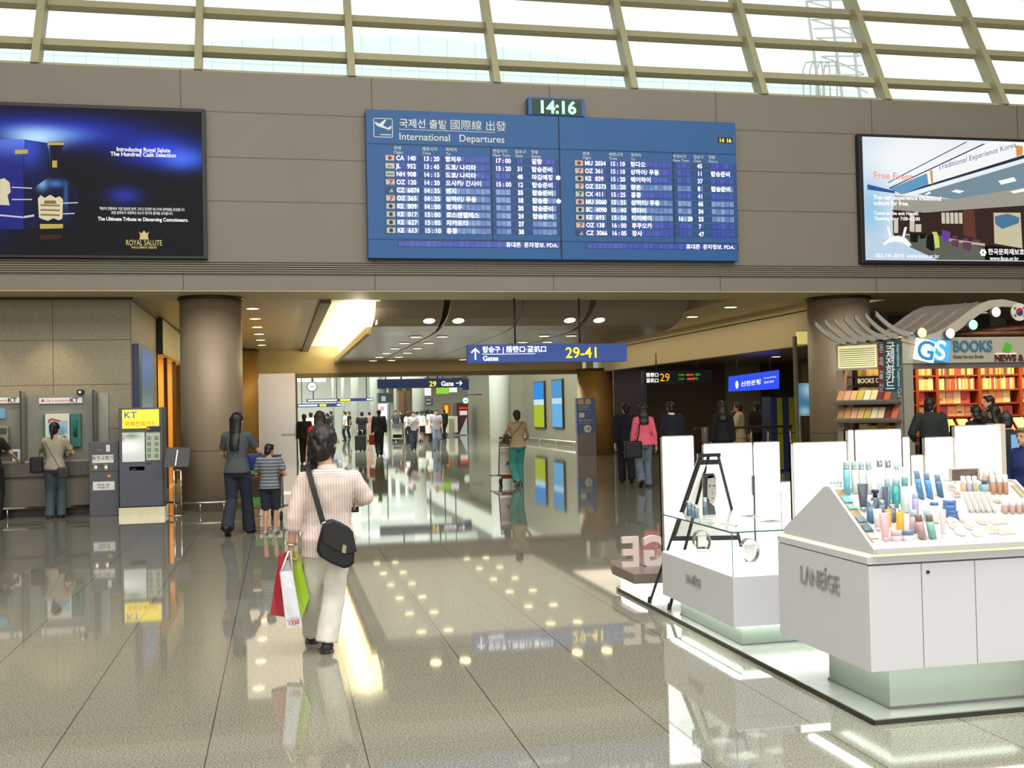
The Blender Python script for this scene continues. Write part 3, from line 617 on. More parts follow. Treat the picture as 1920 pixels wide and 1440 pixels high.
rp('ceiling_light', [[(1070, 660), (1120, 640), (1210, 655), (1160, 678)], [(1560, 550), (1720, 510), (1750, 550), (1590, 590)], [(790, 690), (850, 660), (860, 680), (820, 695)], [(1680, 660), (1830, 625), (1830, 660), (1720, 680)]], (250, 252, 250), 1.0, 3)
rp('soffit', [[(480, 700), (1100, 740), (2200, 560), (2200, 780), (1180, 850), (800, 880), (470, 850)]], (176, 172, 160), .8, 2)
rp('back_wall', [[(470, 850), (800, 880), (1180, 850), (2200, 780), (2200, 1425), (1420, 1425), (1420, 1250), (1000, 1120), (470, 1110)]], (72, 50, 44), .6, 2)
rp('wood_post', [[(1190, 850), (1310, 850), (1330, 1150), (1200, 1110)], [(460, 850), (480, 850), (490, 1100), (465, 1100)]], (116, 68, 54), .7, 3)
rp('lattice_window', [[(970+i*45, 880), (1005+i*45, 880), (1008+i*45, 995), (973+i*45, 992)] for i in range(5)] + [[(640, 880), (690, 880), (690, 1080), (640, 1075)], [(700, 1000), (760, 1000), (760, 1080), (700, 1080)], [(475, 960), (520, 960), (520, 1090), (475, 1090)]], (222, 214, 192), .85, 3)
rp('screen', [[(1510, 880), (1790, 880), (1810, 1250), (1520, 1200)]], (214, 206, 170), .85, 3)
rp('screen_roof', [[(1520, 920), (1650, 890), (1780, 930), (1770, 990), (1600, 1050), (1530, 1000)]], (92, 140, 178), .7, 4)
rp('arch', [[(360, 1200), (440, 1135), (520, 1120), (600, 1145), (660, 1215), (630, 1235), (570, 1190), (500, 1180), (430, 1190), (375, 1222)], [(400, 1030), (420, 1020), (450, 1130), (430, 1135)], [(585, 1030), (612, 1030), (585, 1140), (560, 1135)]], (248, 250, 250), 1.0, 4)
rp('table', [[(1050, 1150), (1420, 1200), (1420, 1230), (1050, 1175)], [(590, 1100), (680, 1100), (680, 1115), (590, 1115)]], (200, 190, 170), .8, 4)
rp('lilac_figure', [[(975, 1060), (1060, 1080), (1060, 1140), (1010, 1190), (970, 1150)]], (120, 70, 170), .8, 4)
rp('lime_figure', [[(870, 1080), (920, 1080), (940, 1130), (950, 1240), (905, 1250), (890, 1140)]], (214, 222, 110), .9, 4)
rp('chairs', [[(1070, 1165), (1150, 1165), (1145, 1240), (1080, 1230)], [(1185, 1185), (1280, 1190), (1275, 1270), (1195, 1260)], [(1085, 1115), (1135, 1125), (1135, 1150), (1085, 1145)], [(1190, 1140), (1250, 1145), (1250, 1170), (1190, 1165)], [(1285, 1155), (1365, 1160), (1365, 1190), (1285, 1185)]], (120, 72, 96), .7, 4)
rp('dark_coats', [[(815, 1120), (885, 1100), (895, 1270), (870, 1280), (810, 1240)], [(640, 1100), (730, 1100), (720, 1190), (650, 1185)], [(740, 1095), (810, 1095), (800, 1150), (745, 1150)]], (36, 34, 36), .4, 4)
rp('caption_band', [[(1420, 1220), (2200, 1290), (2200, 1430), (1420, 1425)]], (20, 20, 24), .3, 4)
rp('hanging_sign', [[(200, 585), (485, 655), (485, 680), (200, 640)]], (56, 96, 176), .8, 4)
def rtext(name, rows, col, es=1.0):
    for body, x, y, s, sl, bold in rows:
        p = B_(1590+x*.1805, 240+y*.1805); u = Vector((1, 0, sl)).normalized()
        MB().text(body, (p[0], 18.527, p[1]), u, Z, s, 'LEFT', bold=bold).build('printed_'+name, lit(name, col, es), rd)
rtext('caption', [('You can experience traditional', 262, 740, .115, 0, .025), ('culture for free.', 262, 800, .115, 0, .025), ('Come to the exit No. 40', 265, 900, .092, 0, .02), ('Opening hour 7:00~22:00', 268, 955, .092, 0, .02), ('032-741-2015  www.kous.or.kr', 285, 1345, .105, 0, .012), ('한국문화재보호재단', 1450, 1310, .125, 0, .022), ('www.fpcp.or.kr', 1470, 1372, .10, 0, .02)], (255, 255, 255), 1.1)
rtext('event_title', [('Free Event', 262, 525, .19, -.02, .012)], (244, 168, 150), .95)
rtext('korea_title', [('Traditional Experience Korea', 930, 440, .15, .29, .006)], (120, 140, 160), .85)
q = MB()
for k in range(6):
    p = B_(1590+1400*.1805, 240+1295*.1805); a = k*math.pi/3; q.lathe([(.028, 0), (.028, .003)], (p[0]+.045*math.cos(a), 18.527, p[1]+.045*math.sin(a)), 10, (0, 1, 0))
q.build('printed_emblem', lit('caption', (255, 255, 255), 1.1), rd)

# ---------------------------------------------------------------- hanging gate signs
NAVY = mat('sign_blue', (52, 82, 158), .45, var=.04, emit=(52, 82, 158), es=.16); YEL = mat('sign_yellow', (250, 226, 40), .5, emit=(255, 228, 30), es=.85, var=0)
SW = mat('sign_white', (250, 250, 250), .5, emit=(255, 255, 255), es=.9, var=0); ROD = mat('sign_rod', (84, 72, 62), .4, .5)
def arrow(q, c, s, rot, y):
    a = [(-.06, -.5), (.06, -.5), (.06, .28), (.30, .04), (.38, .13), (0, .5), (-.38, .13), (-.30, .04), (-.06, .28)]
    cr, sr = math.cos(rot), math.sin(rot); q.prism([(x*cr-z*sr, x*sr+z*cr) for x, z in a], (c[0], y, c[1]), X*s, Z*s, Y_*.003)
gs = thing('gate_sign', 'long blue hanging sign for gates 29-41 with white arrow', 'sign', (5, 19.8, 2.5))
SY = 19.75
a, b_ = WY(877, 645, SY), WY(1176, 680, SY); SX0, SX1, SZ1, SZ0 = a.x, b_.x, WY(1020, 645, SY).z, WY(1020, 679, SY).z
MB().box(SX0, SX1, SY, SY+.2, SZ0, SZ1).build('panel', NAVY, gs, bevel=.01)
for px in (965, 1086):
    p = WY(px, 600, SY+.1); MB().tube([(p.x, SY+.1, SZ1-.01), (p.x, SY+.1, 3.73)], .018, 8).build('rod', ROD, gs); MB().box(p.x-.1, p.x+.1, SY+.05, SY+.15, SZ1, SZ1+.02).build('bracket', ROD, gs)
q = MB(); sy = SY-.004; w = SX1-SX0
arrow(q, (SX0+.045*w, SZ0+.17), .22, 0, sy)
q.text('탑승구 | 搭乘口·登机口', (SX0+.088*w, sy, SZ0+.20), X, Z, .125, 'LEFT', bold=.022).box(SX0+.088*w, SX0+.415*w, sy, SY, SZ0+.155, SZ0+.165).text('Gates', (SX0+.09*w, sy, SZ0+.04), X, Z, .125, 'LEFT', bold=.02); q.build('lettering', SW, gs)
MB().text('29-41', (SX0+.605*w, sy, SZ0+.075), X, Z, .285, 'LEFT', bold=.012).build('gate_numbers', YEL, gs)
g2 = thing('gate_sign', 'dark blue hanging sign reading 29 Gate over the gate hall opening', 'sign', (5, 38.5, 2.45))
NAV2 = mat('sign_navy', (38, 56, 112), .45, var=.04, emit=(38, 56, 112), es=.12)
a, b_ = WY(708, 711, 38.5), WY(868, 726, 38.5); MB().box(a.x, b_.x, 38.5, 38.8, b_.z, WY(790, 710, 38.5).z).build('panel', NAV2, g2)
MB().box(b_.x, b_.x+.22, 38.5, 38.8, b_.z-.1, b_.z+.3).build('end_box', NAV2, g2)
for px in (752, 820): p = WY(px, 700, 38.6); MB().tube([(p.x, 38.6, b_.z+.3), (p.x, 38.6, 8.59)], .025, 6).build('rod', ROD, g2)
w = b_.x-a.x; MB().text('29', (a.x+.60*w, 38.49, b_.z+.05), X, Z, .26, 'LEFT', bold=.02).build('gate_numbers', YEL, g2)
q = MB().text('Gate', (a.x+.74*w, 38.49, b_.z+.06), X, Z, .23, 'LEFT', bold=.025); arrow(q, (a.x+.955*w, b_.z+.15), .24, -math.pi/2, 38.488); q.build('lettering', SW, g2)
g3 = thing('gate_sign', 'dark hanging sign with yellow 29 and small red-green display in the right wing', 'sign', (10.6, 28, 2.2))
a, b_ = WY(1207, 696, 28), WY(1335, 718, 28); MB().box(a.x, b_.x, 28, 28.25, b_.z, WY(1270, 695, 28).z).build('panel', mat('sign_dark', (24, 34, 44), .4, var=.06), g3)
z0 = b_.z; w = b_.x-a.x; MB().text('29', (a.x+.225*w, 27.985, z0+.07), X, Z, .30, 'LEFT', bold=.004).build('gate_numbers', mat('amber_number', (240, 170, 30), emit=(245, 175, 30), es=.8, var=0), g3)
MB().text('搭乘口', (a.x+.03*w, 27.985, z0+.20), X, Z, .12, 'LEFT', bold=.02).text('登机口', (a.x+.03*w, 27.985, z0+.05), X, Z, .12, 'LEFT', bold=.02).build('lettering', SW, g3)
MB().text('12:40 ▪▪▪  ▪▪▪ 탑승', (a.x+.5*w, 27.985, z0+.21), X, Z, .075, 'LEFT', bold=.02).text('13:10      ▪▪▪ 푸동', (a.x+.5*w, 27.985, z0+.10), X, Z, .075, 'LEFT', bold=.02).build('led_green', mat('led_green', (60, 160, 40), emit=(90, 200, 50), es=.6, var=0), g3)
MB().box(a.x+.63*w, a.x+.72*w, 27.985, 28, z0+.20, z0+.26).box(a.x+.63*w, a.x+.74*w, 27.985, 28, z0+.09, z0+.15).build('led_red', mat('led_red', (200, 40, 30), emit=(230, 40, 30), es=.7, var=0), g3)
for fx in (.2, .8): MB().tube([(a.x+fx*w, 28.1, WY(1270, 695, 28).z), (a.x+fx*w, 28.1, 3.05)], .02, 6).build('rod', ROD, g3)
bk = thing('bank_sign', 'bright blue lit currency exchange sign in the right wing', 'sign', (13.9, 30, 2))
p = [WY(1372, 706, 30.4), WY(1461, 694, 30), WY(1461, 729, 30), WY(1372, 734, 30.4)]
MB().hexa([p[3], p[2], p[2]+Y_*.25, p[3]+Y_*.25], [p[0], p[1], p[1]+Y_*.25, p[0]+Y_*.25]).build('panel', mat('bank_blue', (40, 70, 230), .4, emit=(44, 80, 245), es=.9, var=0), bk)
u = (p[1]-p[0]).normalized(); uu = (p[0]-p[3]).normalized(); n_ = -Y_*.02
MB().text('신한은행', p[3]+u*.26+uu*.12+n_, u, uu, .165, 'LEFT', bold=.02).text('Currency Exchange', p[3]+u*.95+uu*.25+n_, u, uu, .062, 'LEFT', bold=.012, sx=.75).text('換錢·兩替', p[3]+u*.95+uu*.11+n_, u, uu, .07, 'LEFT').build('lettering', SW, bk)
MB().ell(p[3]+u*.15+uu*.18+n_*.5, .05, .01, .12, 14, 8).build('emblem', SW, bk)
for dx in (.2, 1.2): MB().tube([p[0]+u*dx+Y_*.12, p[0]+u*dx+Y_*.12+Z*.7], .02, 6).build('rod', ROD, bk)
# distant signs and clocks in the gate hall
for i, (x0, x1, y0, y1, Yd, lab) in enumerate([(575, 700, 746, 754, 70, 'distant blue hanging sign with white lettering, second across the gate hall'), (558, 640, 756, 764, 85, 'distant blue hanging sign, farthest of the gate hall signs')]):
    a, b_ = WY(x0, y1, Yd), WY(x1, y0, Yd); d = thing('hanging_sign', lab, 'sign', (a.x, Yd, a.z)); q = MB().box(a.x, b_.x, Yd, Yd+.3, a.z, b_.z); q.build('panel', NAV2, d); w = b_.x-a.x; h = b_.z-a.z
    MB().box(a.x+.02*w, a.x+.45*w, Yd-.02, Yd, a.z+.3*h, a.z+.7*h).box(a.x+.9*w, a.x+.99*w, Yd-.02, Yd, a.z+.3*h, a.z+.7*h).build('lettering', SW, d); MB().box(a.x+.5*w, a.x+.65*w, Yd-.02, Yd, a.z+.2*h, a.z+.8*h).build('numbers', YEL, d)
    for fx in (.1, .9): MB().tube([(a.x+fx*w, Yd+.1, b_.z), (a.x+fx*w, Yd+.1, 8.59)], .03, 6).build('rod', ROD, d)
def clock(px, py, Yd, r, lab, arm):
    p = WY(px, py, Yd); c = thing('wall_clock', lab, 'clock', p)
    MB().lathe([(r, 0), (r, .12)], p, 28, (0, 1, 0)).build('rim', mat('clock_rim', (48, 70, 58), .4, .4), c); MB().lathe([(r*.86, 0), (r*.86, .02)], p-Y_*.02, 28, (0, 1, 0)).build('dial', mat('clock_dial', (226, 236, 226), .5, emit=(226, 238, 228), es=.2, var=.02), c)
    MB().bar(p-Y_*.03, p-Y_*.03+Vector((r*.6, 0, r*.12)), .03, .02).bar(p-Y_*.03, p-Y_*.03+Vector((-r*.35, 0, -.02)), .035, .02).build('hands', BLACK, c)
    if arm == 'up': MB().tube([p+Z*r, (p.x, p.y+.06, 8.59)], .03, 6).build('rod', ROD, c)
    else: MB().tube([p+Y_*.06+Z*r, p+Y_*.06+Z*(r+.12), p+Y_*.06+Z*(r+.12)+X*.9], .03, 6).build('bracket', ROD, c)
clock(585, 725, 60, .27, 'round hanging clock at the upper left of the gate hall', 'up'); clock(873, 751, 58, .19, 'small round bracket clock on the right wall of the gate hall', 'side')
# light posters on the gate hall wall
def poster_x(px0, px1, py0, py1, lab, c1, c2, c3):
    a, b_ = WX(px0, py1, 11.9), WX(px1, py0, 11.9); y0, y1 = a.y, b_.y; z0, z1 = b_.z*0+WX((px0+px1)/2, py1, 11.9).z, WX((px0+px1)/2, py0, 11.9).z
    t = thing('wall_light_poster', lab, 'light box', (11.9, (y0+y1)/2, z0)); MB().box(11.86, 11.95, y1, y0, z0, z1).build('frame', mat('poster_frame', (40, 42, 46), .4), t)
    h = z1-z0
    for nm, f0, f1, c in (('sky', .62, 1, c1), ('horizon', .5, .62, c2), ('field', 0, .5, c3)):
        MB().box(11.85, 11.86, y1+.08, y0-.08, z0+.06+f0*(h-.12), z0+.06+f1*(h-.12)).build('picture_'+nm, lit(lab[21:33].replace(' ', '_')+nm, c, .95), t)
poster_x(1003, 1021, 715, 803, 'tall light poster of yellow field under blue sky', (40, 140, 225), (200, 232, 250), (170, 190, 20))
poster_x(1037, 1055, 711, 803, 'tall light poster of blue water with a yellow heading', (70, 150, 205), (190, 220, 240), (100, 175, 225))
# ---------------------------------------------------------------- cosmetics island on its low platform
LAM = mat('white_laminate', (217, 217, 222), .38, var=.02, scale=5)
LAM2 = mat('white_display_top', (206, 205, 201), .35, var=.02)
MINT = mat('mint_plinth_glass', (158, 168, 156), .22, .45, var=.03)
LIT = mat('lit_acrylic', (250, 252, 250), .3, emit=(252, 255, 252), es=2.4, var=0)
STRIP = mat('lime_light_strip', (230, 255, 190), .3, emit=(225, 255, 170), es=1.15, var=0)
UNDER = mat('under_counter_tube', (255, 255, 250), .3, emit=(244, 255, 246), es=16.0, var=0)
PLAT = mat('satin_platform_metal', (196, 198, 190), .2, .6, var=.04, scale=3)
SEAM = mat('laminate_seam', (104, 102, 100), .5)
LOGO = mat('silver_letters', (176, 174, 172), .3, .3, var=.02)
pf = MB().prism([(2.93, 5.05), (6.6, 5.05), (6.6, 9.9), (3.3, 9.9), (2.93, 9.36)], (0, 0, 0), X, Y_, Z*.03).build('display_platform', PLAT, label='low satin metal platform under the white cosmetics counters', cat='platform')
MB().box(2.925, 2.94, 5.05, 9.3, .0, .024).box(2.93, 6.6, 5.042, 5.052, 0, .024).build('edge_trim', mat('dark_edge_trim', (66, 66, 60), .25, .6), pf)

AX, AY, AXR, AYB = 2.857, 4.938, 4.05, 5.94
ca = thing('cosmetics_counter', 'white cosmetics counter nearest the viewer with gabled tester display', 'counter', (AX, AY, .03))
MB().box(3.107, 3.9, 5.188, 5.83, .03, .292).build('plinth', MINT, ca)
MB().box(3.10, 3.91, 5.18, 5.84, .03, .042).build('plinth_foot', SEAM, ca)
MB().box(2.98, 3.95, 5.02, 5.06, .284, .297).box(2.98, 3.02, 5.06, 5.86, .284, .297).build('under_light', UNDER, ca)
MB().box(AX, AXR, AY+.02, AYB, .297, .826).build('body', LAM, ca)
MB().box(AX-.002, AXR, AY-.002, AYB, .831, .868).build('top_rail', LAM, ca, bevel=.003)
MB().box(AX+.01, AXR, AY+.01, AYB, .822, .833).build('shadow_gap', SEAM, ca)
dx = [AX, 3.153, 3.456, 3.758, AXR]
for i in range(4):
    d = MB().box(dx[i]+.0025, dx[i+1]-.0025, AY, AY+.02, .297, .822).build('door', LAM, ca, bevel=.002)
    if i == 1: MB().lathe([(.009, 0), (.009, .006)], (3.188, AY-.005, .778), 12, (0, 1, 0)).build('lock', mat('dark_lock', (60, 60, 66), .3, .6), d)
MB().box(AX+.012, AXR, AY+.006, AYB-.01, .868, .884).build('light_strip', STRIP, ca)
PRO = [(4.905, .884), (4.90, .91), (5.325, 1.192), (5.385, 1.192), (5.885, .912), (5.885, .884)]
pz = lambda pts, dz=0: [(y, z+dz) for y, z in pts]
MB().prism(PRO, (AX+.012, 0, 0), Y_, Z, X*.016).build('gable_end', LAM, ca)
MB().prism([(4.915, .884), (4.915, .902), (5.33, 1.176), (5.38, 1.176), (5.87, .902), (5.87, .884)], (AX+.028, 0, 0), Y_, Z, X*(3.99-AX-.028)).build('tester_slope', LAM2, ca)
MB().prism([(4.90, .884), (4.90, .912), (4.94, .938), (4.96, .93), (4.96, .884)], (AX+.028, 0, 0), Y_, Z, X*(3.99-AX-.028)).build('front_lip', LAM2, ca)
MB().prism(PRO, (3.985, 0, 0), Y_, Z, X*.016).build('gable_end', LAM, ca)
TAN = mat('bronze_tray_strip', (166, 146, 104), .35, .2, var=.08, scale=8)
su = Vector((0, 4.915-5.33, .902-1.176)).normalized(); sn = Vector((0, su.z, -su.y)) if False else Vector((0, -(1.176-.902), 5.33-4.915)).normalized()
SP0 = Vector((0, 4.915, .902)); SU = Vector((0, 5.33-4.915, 1.176-.902)).normalized()
def onslope(px, py, lift=0.0):
    """where a pixel's sight line meets the tester slope"""
    d = _ray(px, py); n = sn; t = ((SP0+n*lift)-EYE).dot(n)/d.dot(n); return EYE+d*t
q = MB(); q.obox(SP0+SU*.265+sn*.002+X*(AX+.066), X*.026, SU*.225, sn*.003); q.build('tray_strip', TAN, ca)
q = MB(); q.obox(SP0+SU*.27+sn*.004+X*3.966, X*.014, SU*.20, sn*.003); q.build('tray_strip', TAN, ca)
for f, c, h in ((.40, (110, 195, 205), .03), (.335, (120, 200, 205), .018), (.235, (112, 132, 146), .028), (.165, (70, 110, 128), .03), (.10, (236, 234, 228), .022), (.055, (228, 192, 188), .02)):
    MB().obox(SP0+SU*f+sn*.008+X*(AX+.066), X*.022, SU*h*.8, sn*.004).build('colour_tile', mat('tile_%d_%d' % (c[0], c[2]), c, .3), ca)
LT = lambda q, o, s: q.text('LΛNEÍGE', o, -Y_, Z, s, 'CENTER', ext=.008, sx=.82)
q = MB(); LT(q, (AX-.006, 5.435, .640), .135); q.build('raised_letters', LOGO, ca)
MB().text('LΛNEÍGE', (3.44, 4.927, .9235), X, SU, .028, 'CENTER').build('small_letters', SEAM, ca)

# ---- the products, each standing where the photograph shows it
G_ = {}
def prod(label, cat, px, base, top, wpx, build, group=None, name=None):
    """px, base, top, wpx in photo pixels; build(parts, c, r, h) makes the meshes"""
    c = onslope(px, base); dist = (c-EYE).dot(_fw); k = dist/F_PX; h = (base-top)*k; r = wpx*k/2
    c = c - Z*.006
    t = thing(name or cat.replace(' ', '_'), label, cat, c, group); build(t, c, r, h+.006); return t
CAPS = mat('silver_cap', (190, 198, 200), .15, .7, var=.03); CAPC = mat('clear_cap', (176, 205, 205), .08, var=.04, coat=.5); CAPW = mat('white_cap', (228, 226, 226), .3, var=.02); CAPN = mat('navy_grey_cap', (58, 66, 78), .25, .3)
def gloss(c, k=.15):
    c = tuple(int(v+(255-v)*.14) for v in c); return mat('gloss_%d_%d_%d' % tuple(c), c, k, var=.04, scale=30, coat=.3)
def bottle(col, cap, f=.26, shoulder=.03, neck=.7, collar=None):
    def b(t, c, r, h):
        hb = h*(1-f)
        MB().lathe([(r*.92, 0), (r, .004), (r, hb-shoulder*r*10*.1), (r*neck, hb)], c, 18).build('bottle_body', gloss(col), t)
        if collar: MB().lathe([(r*.86, hb), (r*.86, hb+h*.07)], c, 16).build('collar', collar, t)
        b0 = hb+(h*.07 if collar else .0005)
        MB().lathe([(r*.86, b0), (r*.9, b0+.002), (r*.88, h-.003), (r*.6, h)], c, 16).build('cap', cap, t)
    return b
def pump(col, cap):
    def b(t, c, r, h):
        hb = h*.62
        MB().lathe([(r*.95, 0), (r, .004), (r, hb*.9), (r*.6, hb)], c, 18).build('bottle_body', gloss(col), t)
        MB().lathe([(r*.55, hb), (r*.5, h*.8), (r*.9, h*.86), (r*.9, h*.96), (r*.5, h)], c, 14).build('pump_head', cap, t)
    return b
def nozzle(col, cap):
    def b(t, c, r, h):
        hb = h*.70
        MB().lathe([(r*.95, 0), (r, .004), (r, hb*.94), (r*.6, hb)], c, 18, sy=.75).build('bottle_body', gloss(col), t)
        MB().lathe([(r*.42, hb), (r*.4, hb+h*.1), (r*.2, h*.92), (r*.12, h)], c, 12).build('nozzle', cap, t)
    return b
def tubeb(col, cap, lean=0.0, flat=.35, up=False):
    def b(t, c, r, h):
        a = Vector((lean*h, 0, h)); n = 16; rs = []
        for f, w, d in ((.16, .55, .5), (.2, .6, .55), (.6, .85, .42), (.96, 1.0, .1), (1, 1, .05)):
            p = c+a*f; rs.append([p+X*(r*w*math.cos(2*math.pi*k/n))+Y_*(r*d*math.sin(2*math.pi*k/n)) for k in range(n)])
        MB().rings(rs).build('tube_body', gloss(col, .25), t); MB().lathe([(r*.5, -.002), (r*.55, h*.16)], c, 14).build('tube_cap', cap, t)
    return b
def jar(col, lid):
    def b(t, c, r, h):
        MB().lathe([(r*.9, 0), (r, .005), (r, h*.6)], c, 22).build('jar_body', gloss(col), t); MB().lathe([(r*1.02, h*.6), (r*1.02, h*.95), (r*.94, h)], c, 22).build('lid', lid, t)
    return b
def slant(col, cap):
    def b(t, c, r, h):
        n = 18; hb = h*.72; lean = Vector((-.16*h, 0, 0)); c2 = c
        rs = [[c2+lean*(z/h)+X*(r*math.cos(2*math.pi*k/n))+Y_*(.8*r*math.sin(2*math.pi*k/n))+Z*(z+max(0, -(math.cos(2*math.pi*k/n))*r*s2)) for k in range(n)] for z, s2 in ((0, .9), (hb*.5, 0), (hb, 0))]
        MB().rings(rs).build('bottle_body', gloss(col), t)
        rs = [[c2+lean*(z/h)+X*(r*w*math.cos(2*math.pi*k/n))+Y_*(.8*r*w*math.sin(2*math.pi*k/n))+Z*z for k in range(n)] for z, w in ((hb+.0005, .9), (h*.97, .86), (h, .7))]
        MB().rings(rs).build('cap', cap, t)
    return b
def disc(rim, pan, tilt=True):
    def b(t, c, r, h):
        ax = sn; c2 = c+sn*.006
        MB().lathe([(r, 0), (r, .012), (r*.94, .014)], c2, 22, ax).build('case', gloss(rim, .25), t); MB().lathe([(r*.86, .0145), (r*.8, .0175)], c2, 20, ax).build('powder', gloss(pan, .5), t)
    return b
def squarec(rim, pan):
    def b(t, c, r, h):
        c2 = c+sn*.012; MB().obox(c2, X*r, SU*r*.8, sn*.007).build('case', gloss(rim, .25), t, bevel=.003); MB().obox(c2+sn*.0085, X*r*.84, SU*r*.62, sn*.001).build('powder', gloss(pan, .5), t)
    return b
z4 = lambda x, y: (1540+x*.1459, 830+y*.1459)
z5 = lambda x, y: (1720+x*.1459, 830+y*.1459)
def P(zf, x, base, top, w, build, label, cat='bottle', group=None, name=None):
    px, b_ = zf(x, base); _, t_ = zf(x, top); return prod(label, cat, px, b_, t_, w*.1459, build, group, name)
tall = 'tall bottles on the tester display'
P(z4, 332, 650, 235, 92, bottle((96, 178, 196), CAPC, .24, collar=CAPS), 'tall teal lotion bottle with clear cap, first in the back row of the display', group=tall)
for i, x in enumerate((430, 522, 616)):
    P(z4, x, 640, 238, 84, bottle((214, 222, 212), CAPC, .26, collar=CAPS), f'tall frosted bottle with silver collar, {ORD[i]} to the right of the tall teal bottle', group=tall)
P(z4, 757, 700, 216, 82, bottle((222, 224, 232), CAPS, .2), 'tall white bottle with clear top, just right of the frosted bottles', group=tall)
P(z4, 866, 700, 216, 80, bottle((224, 224, 230), CAPS, .22), 'tall white bottle with silver top, second of the white pair', group=tall)
P(z4, 970, 500, 280, 70, bottle((228, 214, 222), CAPC, .3), 'short pinkish bottle with clear cap behind the teal green bottle')
P(z4, 1058, 480, 312, 44, bottle((232, 230, 232), CAPW, .45), 'slim white bottle behind the clear bottle with teal cap')
P(z4, 540, 870, 525, 150, tubeb((72, 80, 92), CAPS), 'dark grey squeeze tube standing on a silver cap', 'tube')
P(z4, 695, 850, 602, 108, pump((84, 98, 118), CAPN), 'dark blue grey pump bottle behind the steel blue bottles')
P(z4, 640, 1010, 745, 108, bottle((72, 110, 148), CAPS, .24), 'steel blue bottle with silver neck, left of the white tube')
P(z4, 778, 910, 735, 92, bottle((80, 104, 134), CAPS, .3), 'steel blue bottle with silver neck, behind the white tube')
P(z4, 915, 1000, 790, 96, bottle((78, 92, 112), CAPS, .3), 'steel blue bottle with silver neck, between the orange tube and orange bottle')
P(z4, 828, 870, 562, 84, tubeb((70, 84, 108), CAPN, 0, .5), 'slim dark navy tube in front of the teal bottle', 'tube')
P(z4, 850, 800, 450, 76, bottle((66, 140, 158), CAPC, .28), 'teal blue bottle behind the slim navy tube')
P(z4, 966, 810, 452, 108, bottle((46, 162, 160), CAPC, .26), 'bright teal green bottle in the middle of the display')
P(z4, 1082, 880, 440, 96, bottle((206, 220, 214), gloss((90, 170, 160)), .26), 'clear bottle with teal cap right of the bright teal green bottle')
P(z4, 726, 1120, 850, 128, tubeb((236, 232, 230), CAPW), 'white squeeze tube behind the pink tube', 'tube')
P(z4, 868, 1110, 856, 104, tubeb((240, 160, 40), CAPW, 0, .5), 'orange tube behind the pink tube', 'tube')
P(z4, 1016, 1110, 785, 104, nozzle((240, 168, 30), CAPW), 'orange bottle with white nozzle')
P(z4, 822, 1255, 900, 152, tubeb((228, 186, 190), gloss((224, 178, 184))), 'pink squeeze tube at the front of the display', 'tube')
P(z4, 966, 1272, 1125, 138, jar((232, 190, 200), gloss((236, 200, 208))), 'pink cream jar beside the pink tube', 'jar')
P(z4, 1112, 1262, 1122, 144, jar((222, 226, 232), gloss((92, 128, 172))), 'white cream jar with blue lid', 'jar')
P(z4, 1212, 930, 645, 84, bottle((160, 148, 200), CAPC, .22), 'lilac bottle behind the mauve square bottle')
P(z4, 1188, 1130, 860, 108, bottle((196, 168, 176), CAPC, .3), 'mauve square bottle with clear cap above the blue lidded jar')
bl = 'slanted blue bottles on the tester display'
for (x, b_, t_, c), l in zip(((50, 715, 355, (60, 128, 180)), (168, 710, 382, (64, 138, 214)), (302, 690, 405, (52, 100, 136))), ('left of the three slanted blue bottles', 'brightest blue slanted bottle, middle of its row of three', 'dark teal slanted bottle, right of the row of three')):
    P(z5, x, b_, t_, 88, slant(c, gloss((120, 160, 190))), l if l[0] != 'l' else 'blue slanted bottle with clear cap, leftmost of three', group=bl)
P(z5, 65, 1240, 918, 108, slant((176, 138, 140), gloss((140, 104, 92))), 'mauve bottle with slanted foot at the front row')
P(z5, 202, 1240, 918, 108, slant((120, 180, 170), gloss((130, 110, 96))), 'sea green bottle with slanted foot at the front row')
P(z5, 118, 1000, 862, 76, bottle((150, 178, 186), CAPC, .4), 'small grey blue bottle behind the sea green bottle')
P(z5, 222, 1010, 765, 120, bottle((236, 234, 232), gloss((48, 96, 160)), .16, neck=.95), 'white bottle with a broad blue cap')
P(z5, 335, 1222, 860, 96, tubeb((226, 216, 214), CAPW), 'pale conical tube in front of the blue jars', 'tube')
P(z5, 415, 862, 738, 160, jar((56, 98, 160), gloss((70, 116, 180))), 'blue glass jar, upper of two', 'jar'); P(z5, 445, 965, 872, 150, jar((40, 86, 150), gloss((46, 92, 160))), 'blue glass jar, lower of two', 'jar')
cp_ = 'round powder compacts on the tester display'
for (x, y), c, l in zip(((440, 1020), (470, 1075), (540, 1150), (590, 985), (665, 1075), (765, 1170)), ((226, 206, 190), (214, 164, 134), (220, 218, 222), (222, 198, 184), (216, 170, 144), (222, 216, 216)), ('cream round compact, top of the left column', 'peach round compact, middle of the left column', 'white round compact, foot of the left column', 'cream round compact, top of the right column', 'peach round compact, middle of the right column', 'white round compact, foot of the right column')):
    P(z5, x, y, y-60, 150, disc((236, 232, 228), c), l, 'compact', cp_)
fo = 'foundation bottles on the tester display'
for x, c, l in ((590, (220, 170, 140), 'peach'), (662, (170, 164, 190), 'lilac'), (738, (168, 174, 130), 'sage green')): P(z5, x, 620, 428, 70, bottle(c, CAPW, .48, neck=.95), f'small {l} make-up base bottle with white cap', group=fo)
P(z5, 862, 615, 470, 132, pump((130, 170, 178), gloss((90, 110, 120))), 'round grey teal pump bottle beside the make-up bases')
for i, x in enumerate((868, 945, 1020)): P(z5, x, 520, 328, 72, bottle((206, 160, 130), CAPW, .5, neck=.95), f'beige foundation with white cap, {ORD[i]} from the left in the back row of three', group=fo)
